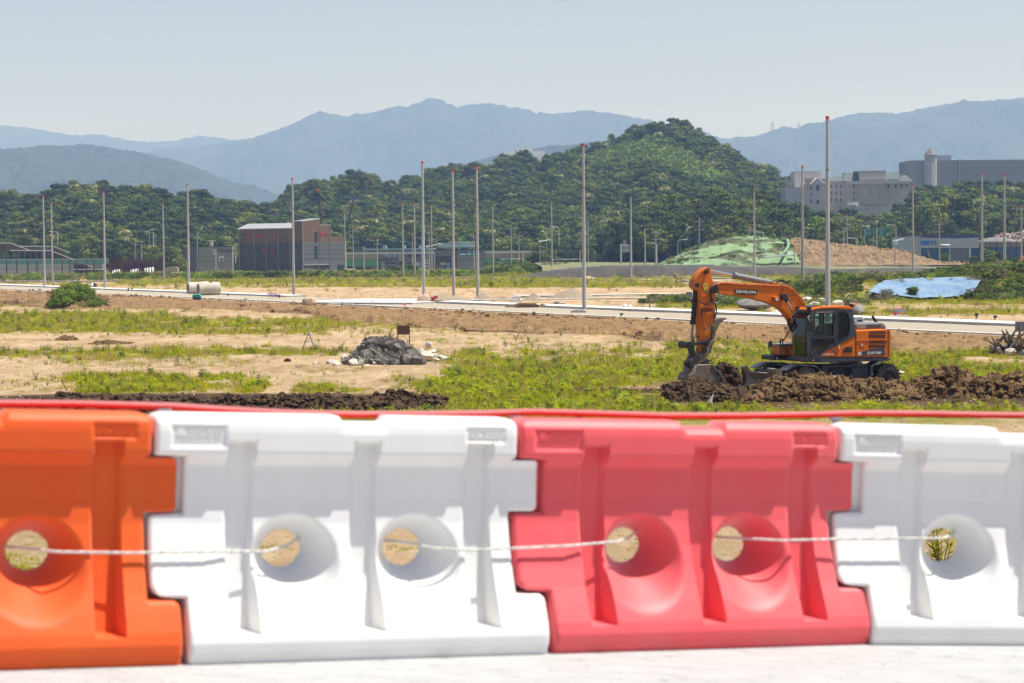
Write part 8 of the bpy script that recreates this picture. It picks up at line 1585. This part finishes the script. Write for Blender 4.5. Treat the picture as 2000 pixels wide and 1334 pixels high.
b = MB(); tubep(b, [(1371.4, 618, S0 - .025), (1372, 624, S0 - .025), (1374.5, 632, S0 - .025), (1378.4, 640.5, S0 - .025)], .014, 6); tubep(b, [(1361.4, 604, BM - .1), (1361.6, 622, BM - .1), (1366, 632, BM - .08)], .013, 5); b.build('arm_pipes', m_or, arm, smooth=60); b = MB(); q = X(1379, 641.4, S0 - .03); b.cyl(q, q - EB * .05, .045, n=10); tubep(b, [(1379, 641.6, S0 - .04), (1383, 645.6, S0 - .04), (1388, 647.4, S0 - .02)], .014); b.build('hose_fitting', mat('worn_tube', (), 0), arm)
# --- linkage, thumb, coupler, bucket
def link(p, q, b_, w_, th, m_=m_bk, nm='link'): b = MB(); bar(b, p, q, b_, w_, th); b.build(nm, m_, ex, bevel=.012)
link((1347.5, 673.8), (1382, 667.6), S0 - .12, .10, .07); link((1347.5, 673.8), (1382, 667.6), S1 + .05, .10, .07); link((1350.6, 673), (1357, 697), BM - .12, .16, .24)
b = MB(); q = X(1347, 674, S0 - .15); b.cyl(q, q + EB * .64, .12, n=14); b.build('link_pin', m_bk, ex, smooth=40)
poly('quick_coupler', [(1350, 712), (1351, 703), (1356.6, 698), (1366, 692), (1378, 686), (1382.5, 679), (1387, 667.6), (1391, 663.6), (1395.4, 664.4), (1394.6, 668.6), (1389, 676), (1386, 686), (1384.8, 694), (1381, 701), (1383.6, 705), (1384.4, 709.8), (1380, 711.4), (1377.6, 707.4), (1370, 708), (1364, 714), (1360, 717.6), (1354, 718.4)], BM - .22, BM + .22, m_iron, bev=.02)
b = MB()
for x, y, r_ in ((1361.6, 701.4, .13), (1354.4, 711.4, .12), (1380.6, 706.6, .09)): q = X(x, y, BM - .25); b.cyl(q, q + EB * .5, r_, n=16)
b.build('coupler_pins', mat('dark_pin', (.035, .03, .026), .6), ex, smooth=40)
poly('coupler_hook', [(1346.6, 718.4), (1341, 715), (1339.6, 709), (1342.4, 706.4), (1344.6, 708.4), (1343, 711.4), (1345.4, 713.6), (1349, 712), (1352, 703), (1355, 708), (1352, 718)], BM - .08, BM + .12, m_bk, bev=.012)
poly('thumb', [(1386, 690), (1391, 668), (1390.6, 652), (1389.6, 640), (1393.4, 634), (1397.4, 624.4), (1406, 621.2), (1416, 620.6), (1420.6, 621.4), (1419, 624.2), (1414.4, 624.4), (1412, 628.4), (1406, 633.2), (1402.4, 641.4), (1398.4, 648), (1398, 656), (1396.4, 660), (1396.6, 668), (1392, 674), (1389, 690)], BM - .20, BM + .16, m_iron, bev=.015); b = MB(); q = X(1396.3, 639.4, BM - .26); b.cyl(q, q + EB * .5, .09, n=16); b.build('thumb_pin', m_iron, ex, smooth=40)
poly('thumb_inner', [(1386.5, 640), (1391, 612), (1393.4, 606), (1397, 607), (1396, 624), (1391.4, 640)], BM + .05, BM + .14, m_bk)
def bucket_mesh():
    side = [(1350.6, 738), (1353.4, 730), (1360.6, 727), (1362.8, 713.8), (1376, 713.2), (1389.4, 712.2), (1400.5, 723.5), (1414.6, 739.6), (1424, 748.4), (1426, 752.6), (1418, 753.6), (1409.6, 756.4), (1397, 748.6), (1378, 745), (1362, 744.6), (1347, 744.6)]
    bb0, bb1 = BM - .48, BM + .48
    for b0 in (bb0, bb1 - .035): poly('bucket_side', side, b0, b0 + .035, m_iron, ex, ref=bb0, bev=.006)
    poly('bucket_edge', [(1389.8, 712.6), (1393, 712.6), (1415.5, 737), (1413.4, 741), (1404, 733)], bb0 - .03, bb0 + .02, mat('iron_edge', (.16, .135, .105), .5, metal=.3), ex)
    # wrapped shell between the sides
    shell = [(1389.4, 712.4), (1376, 713), (1362.8, 713.8), (1360.6, 727), (1353.4, 731), (1348, 744), (1362, 745), (1378, 745.4), (1397, 749), (1409.6, 756.2)]; A_ = [ah(*p, bb0) for p in shell]; b = MB(); vs = [W(a, bb0 + .02, h) for a, h in A_] + [W(a, bb1 - .02, h) for a, h in A_]; n = len(A_)
    b.add(vs, [(i, i + 1, n + i + 1, n + i) for i in range(n - 1)]); o = b.build('bucket_shell', m_iron, ex, smooth=40); s = o.modifiers.new('t', 'SOLIDIFY'); s.thickness = .03; s.offset = 0
    for k in range(5):
        f = (k + .5) / 5; bc = bb0 + (bb1 - bb0) * f; a, h = ah(1409, 755.4, bb0); a2, h2 = ah(1424, 757.8, bb0); b = MB(); P_, Q_ = W(a, bc, h), W(a2, bc, h2); e = EB * .055; u_ = UP * .045
        b.add([P_ - e - u_, P_ + e - u_, P_ + e + u_, P_ - e + u_, Q_ - e * .5, Q_ + e * .5, Q_ + e * .5 + u_ * .3, Q_ - e * .5 + u_ * .3], [(0, 1, 2, 3), (4, 7, 6, 5), (0, 4, 5, 1), (1, 5, 6, 2), (2, 6, 7, 3), (3, 7, 4, 0)]); b.build('bucket_tooth', m_iron, ex)
    b = MB(); q = X(1415, 743, bb0 - .05); b.cyl(q, q + EB * .05, .07, n=12); q = X(1367, 741.6, bb0 - .04); b.cyl(q, q + EB * .05, .05, n=12); b.build('bucket_bolts', mat('iron_edge', (), 0), ex)
bucket_mesh()
# soil carried in and around the bucket
t = thing('soil_load', 'lumpy load of dark soil heaped in the excavator bucket', 'soil', X(1420, 745, BM)); b = MB(); R = random.Random(21)
for i in range(240):
    px = R.uniform(1400, 1446); hi_ = float(interp([(1400, 721), (1406, 711), (1412, 710), (1420, 718), (1428, 713), (1436, 724), (1444, 738), (1447, 748)], px)); lo_ = float(interp([(1400, 738), (1420, 752), (1447, 754)], px)); py = R.uniform(hi_ + 2, lo_); b.rock(X(px, py, BM + R.uniform(-.42, .42)), R.uniform(.05, .17), R, 0, 2, .28)
b.build('clods', m_soild, t, smooth=40)['kind'] = 'stuff'
# --- undercarriage
AXR = Matrix((EA, EB, UP)).transposed()
def wheel(px, pyc, b_in, b_out, lab, r=.49):
    a, h = ah(px, pyc, -1.22); h = r - .03; c0_, c1_ = W(a, b_in, h), W(a, b_out, h); ax = (c1_ - c0_).normalized(); wdt = (c1_ - c0_).length; b = MB(); n = 48; prof = [(.02, .60), (.05, .80), (.12, .95), (.22, 1.0), (.78, 1.0), (.88, .95), (.95, .80), (.98, .60)]
    vs = []
    for s, rr in prof:
        for i in range(n): t_ = 2 * math.pi * i / n; vs.append(c0_ + ax * wdt * s + (EA * math.cos(t_) + UP * math.sin(t_)) * r * rr * .965)
    b.add(vs, [(k * n + i, k * n + (i + 1) % n, (k + 1) * n + (i + 1) % n, (k + 1) * n + i) for k in range(len(prof) - 1) for i in range(n)])
    for i in range(22):                                         # tread lugs
        for sd_, off in ((.03, 0), (.52, .5)):
            t_ = 2 * math.pi * (i + off) / 22; rad_ = EA * math.cos(t_) + UP * math.sin(t_); tan_ = -EA * math.sin(t_) + UP * math.cos(t_); q = c0_ + ax * wdt * (sd_ + .22) + rad_ * r * .975; b.box(q, (.07, wdt * .44, .055), 0, Matrix((tan_, ax, rad_)).transposed())
            q = c0_ + ax * wdt * (.06 if off == 0 else .94) + rad_ * r * .90; b.box(q, (.07, .05, .10), 0, Matrix((tan_, ax, rad_)).transposed())
    ty = b.build('tyre', m_rub, None, smooth=30); rm = MB(); rm.cyl(c0_ + ax * wdt * .10, c0_ + ax * wdt * .90, r * .58, n=28); rm.cyl(c0_ + ax * wdt * .03, c0_ + ax * wdt * .97, r * .60, r * .60, 28, caps=False); rm.cyl(c0_ + ax * wdt * .02, c0_ + ax * wdt * .98, r * .22, n=14)
    for i in range(8): t_ = 2 * math.pi * i / 8; q = c0_ + ax * wdt * .99 * 1 + (EA * math.cos(t_) + UP * math.sin(t_)) * r * .36; rm.cyl(q - ax * wdt * .97, q - ax * .07, .025, n=6)
    o = rm.build('wheel', m_bk, ex, smooth=30); ty.parent = o; ty.location = (0, 0, 0)
wheel(1736, 737, -1.24, -.80, 'rear'); wheel(1736, 737, .80, 1.24, 'rear'); wheel(1574, 748, -1.24, -.80, 'front'); wheel(1574, 748, .80, 1.24, 'front')
def ubox(nm, p0, p1, b0, b1, m_, bev=.02): poly(nm, [(p0[0], p1[1]), (p0[0], p0[1]), (p1[0], p0[1]), (p1[0], p1[1])], b0, b1, m_, bev=bev)
ubox('chassis_beam', (1606, 713), (1700, 718), -1.0, -.72, m_ch); ubox('storage_box', (1664, 718.5), (1700, 737.5), -1.05, -.4, m_ch, .03); ubox('chassis_frame', (1560, 712), (1745, 728), -.45, .45, m_bk); ubox('chassis_skirt', (1606, 718), (1617, 738), -1.0, -.5, m_ch)
b = MB(); bar(b, (1693, 718), (1693, 737), -1.06, .03, .02); b.build('box_edge', m_grcov, ex)
poly('rear_fender', [(1700, 738), (1701.5, 716), (1716, 706), (1730.5, 703.5), (1731, 705), (1717.5, 708), (1705.5, 717), (1704, 738)], -1.24, -.72, m_ch, bev=.015); poly('rear_fender', [(1700, 738), (1701.5, 716), (1716, 706), (1730.5, 703.5), (1731, 705), (1717.5, 708), (1705.5, 717), (1704, 738)], .72, 1.24, m_ch, bev=.015, ref=-1.22)
fen = [(1533.5, 724.2), (1549, 713.8), (1556, 712.4), (1590, 713), (1598, 717), (1605, 726), (1603.6, 727.4), (1596, 719), (1588, 715.6), (1557, 715), (1551, 716), (1546, 719.6), (1538, 725.4)]
poly('front_fender', fen, -1.24, -.72, m_ch, bev=.02); poly('front_fender', fen, .66, 1.24, m_ch, bev=.02, ref=-1.22)
b = MB()
for x in (1621, 1624.5, 1627, 1648, 1659): tubep(b, [(x, 705, -.3), (x + 1, 714, -.35), (x - 1.5, 728, -.35)], .02, 6)
b.build('swivel_hoses', mat('hose_orange', (.30, .06, .02), .6), ex, smooth=60); b = MB(); b.box(X(1668, 712.2, -.8), (.30, .2, .06), 0, AXR); b.build('step_plate', m_grcov, ex)
# dozer blade
bl_a = ah(1518, 726, -1.15)[0]
def bl(b_, h, d=0.0): return W(bl_a + d, b_, h)
zt = .93; zb_ = .10; P_ = []
b = MB(); nB = 24; topz = lambda f: zt + (.0 if (f < .22 or f > .80) else -.17)
cols = sorted(set([0, .22, .2205, .80, .8005, 1] + list(np.linspace(0, 1, nB)))); rows = np.linspace(0, 1, 9); vs = []
for f in cols:
    for r_ in rows: z = zb_ + (topz(float(f)) - zb_) * r_; vs.append(bl(-1.18 + 2.36 * float(f), z, .16 * math.sin(r_ * math.pi) - .10 * r_))
k = len(rows); b.add(vs, [(i * k + j, (i + 1) * k + j, (i + 1) * k + j + 1, i * k + j + 1) for i in range(len(cols) - 1) for j in range(k - 1)]); o = b.build('dozer_blade', mat('blade_steel', (.40, .32, .25), .6, metal=.0, col2=(.26, .21, .17), vscale=2.5, stretch=(1, 1, .2)), ex, smooth=50); s = o.modifiers.new('t', 'SOLIDIFY'); s.thickness = .04
b = MB(); [b.prism([bl(bb, zb_, .0), bl(bb, zt, -.10), bl(bb, zt - .04, .16), bl(bb, zb_, .26)], EB * .035) for bb in (-1.19, 1.155)]; b.build('blade_cheeks', m_iron, ex)
b = MB(); [b.prism([bl(bb, .62, .12), bl(bb, .38, .12), bl(bb, .32, 1.1), bl(bb, .50, 1.1)], EB * .14) for bb in (-.55, .41)]; b.build('blade_arms', m_bk, ex); b = MB(); b.box(bl(.1, .78, .16), (.10, 1.0, .10), 0, AXR); b.build('blade_bar', m_bk, ex)
# --- operator
def person():
    A0_, H0_ = ah(1619, 664, -1.22); b_ = -.76                  # hip
    def Wp(da, db, dh): return W(A0_ + da, b_ + db, H0_ + dh)
    J = {'hip': (0, 0, 0, .15), 'waist': (.03, 0, .18, .14), 'chest': (.02, 0, .38, .165), 'neck': (-.01, 0, .55, .06), 'head0': (-.03, 0, .63, .085), 'head1': (-.035, 0, .74, .10), 'head2': (-.03, 0, .83, .07)}
    for s, sd_ in ((-1, 'l'), (1, 'r')):
        J['sh' + sd_] = (.02, s * .20, .46, .065); J['el' + sd_] = (-.12, s * .25, .22, .045); J['wr' + sd_] = (-.36, s * .18, .22, .030); J['pa' + sd_] = (-.42, s * .17, .235, .034)
        J['th' + sd_] = (-.08, s * .11, -.01, .085); J['kn' + sd_] = (-.44, s * .14, .02, .06); J['an' + sd_] = (-.52, s * .14, -.38, .042); J['to' + sd_] = (-.68, s * .14, -.42, .035)
    E = [('hip', 'waist'), ('waist', 'chest'), ('chest', 'neck'), ('neck', 'head0'), ('head0', 'head1'), ('head1', 'head2')]
    for d in 'lr': E += [('chest', 'sh' + d), ('sh' + d, 'el' + d), ('el' + d, 'wr' + d), ('wr' + d, 'pa' + d), ('hip', 'th' + d), ('th' + d, 'kn' + d), ('kn' + d, 'an' + d), ('an' + d, 'to' + d)]
    keys = list(J); vs = [Wp(*J[k][:3]) for k in keys]; rr = [J[k][3] for k in keys]; es = [(keys.index(a), keys.index(c)) for a, c in E]
    for d, s in (('l', -1), ('r', 1)):                          # fingers curled round the lever
        for f in range(5):
            dz = (.03 - f * .02) if f < 4 else .02; n0 = len(vs); L_ = [.045, .05, .047, .038, .035][f]
            if f < 4: pts = [(-.45, s * .17, .235 + dz), (-.45 - L_ * .6, s * .185, .232 + dz), (-.45 - L_ * .7, s * .16, .225 + dz)]
            else: pts = [(-.42, s * .14, .25), (-.445, s * .125, .26), (-.465, s * .13, .262)]
            for p in pts: vs.append(Wp(*p)); rr.append(.0095)
            es += [(keys.index('pa' + d), n0), (n0, n0 + 1), (n0 + 1, n0 + 2)]
    me = bpy.data.meshes.new('body'); me.from_pydata([tuple(v) for v in vs], es, [])
    root = thing('person', 'seated operator in a yellow-green safety vest and pale cap behind the cab glass', 'person', Wp(0, 0, -.1)); o = place(bpy.data.objects.new('body', me), mat('skin', (.42, .25, .17), .6), root)
    sk = o.modifiers.new('skin', 'SKIN'); sk.use_smooth_shade = True
    for i, v in enumerate(me.skin_vertices[0].data): v.radius = (rr[i], rr[i])
    me.skin_vertices[0].data[0].use_root = True; ss = o.modifiers.new('sub', 'SUBSURF'); ss.levels = 1; ss.render_levels = 1
    def garment(nm, ks, ed, m_, grow):
        me2 = bpy.data.meshes.new(nm); me2.from_pydata([tuple(Wp(*J[k][:3])) for k in ks], [(ks.index(a), ks.index(c)) for a, c in ed], []); g = place(bpy.data.objects.new(nm, me2), m_, root); m2 = g.modifiers.new('skin', 'SKIN'); m2.use_smooth_shade = True
        for i, k_ in enumerate(ks): r_ = J[k_][3] + grow; me2.skin_vertices[0].data[i].radius = (r_, r_)
        me2.skin_vertices[0].data[0].use_root = True; g.modifiers.new('sub', 'SUBSURF').render_levels = 1; return g
    garment('safety_vest', ['hip', 'waist', 'chest', 'shl', 'shr'], [('hip', 'waist'), ('waist', 'chest'), ('chest', 'shl'), ('chest', 'shr')], mat('vest_yellow_green', (.42, .62, .03), .7), .022)
    garment('sleeves', ['shl', 'ell', 'wrl'], [('shl', 'ell'), ('ell', 'wrl')], mat('dark_sleeve', (.03, .035, .05), .8), .012); garment('sleeves', ['shr', 'elr', 'wrr'], [('shr', 'elr'), ('elr', 'wrr')], mat('dark_sleeve', (), 0), .012)
    garment('trousers', ['hip', 'thl', 'knl', 'anl', 'thr', 'knr', 'anr'], [('hip', 'thl'), ('thl', 'knl'), ('knl', 'anl'), ('hip', 'thr'), ('thr', 'knr'), ('knr', 'anr')], mat('dark_trousers', (.03, .032, .04), .85), .014)
    b = MB(); c = Wp(-.03, 0, .80)
    for i in range(6):
        a0_, a1_ = i * math.pi / 12, (i + 1) * math.pi / 12; b.cyl(c + UP * .10 * math.sin(a0_), c + UP * .10 * math.sin(a1_), .112 * math.cos(a0_), max(.004, .112 * math.cos(a1_)), 18, caps=(i == 5))
    b.cyl(c - UP * .012 - EA * .05, c - UP * .004 - EA * .05, .125, .122, 20); b.build('cap', mat('pale_cap', (.45, .44, .40), .8), root, smooth=60)
    b = MB()
    for s in (-1, 1): b.rock(Wp(-.128, s * .032, .745), .011, random.Random(1), 0, 1, 0)
    b.build('eyes', m_bk, root); b = MB(); b.prism([Wp(-.125, -.012, .715), Wp(-.125, .012, .715), Wp(-.130, 0, .75)], EA * -.022); b.build('nose', mat('skin', (), 0), root); b = MB(); b.box(Wp(-.118, 0, .683), (.01, .045, .008), 0, AXR); b.build('mouth', mat('lip', (.25, .10, .08), .6), root)
    b = MB()
    for s in (-1, 1): b.rock(Wp(-.02, s * .098, .735), (.02, .012, .032), random.Random(2), 0, 1, 0)
    b.build('ears', mat('skin', (), 0), root)
person()
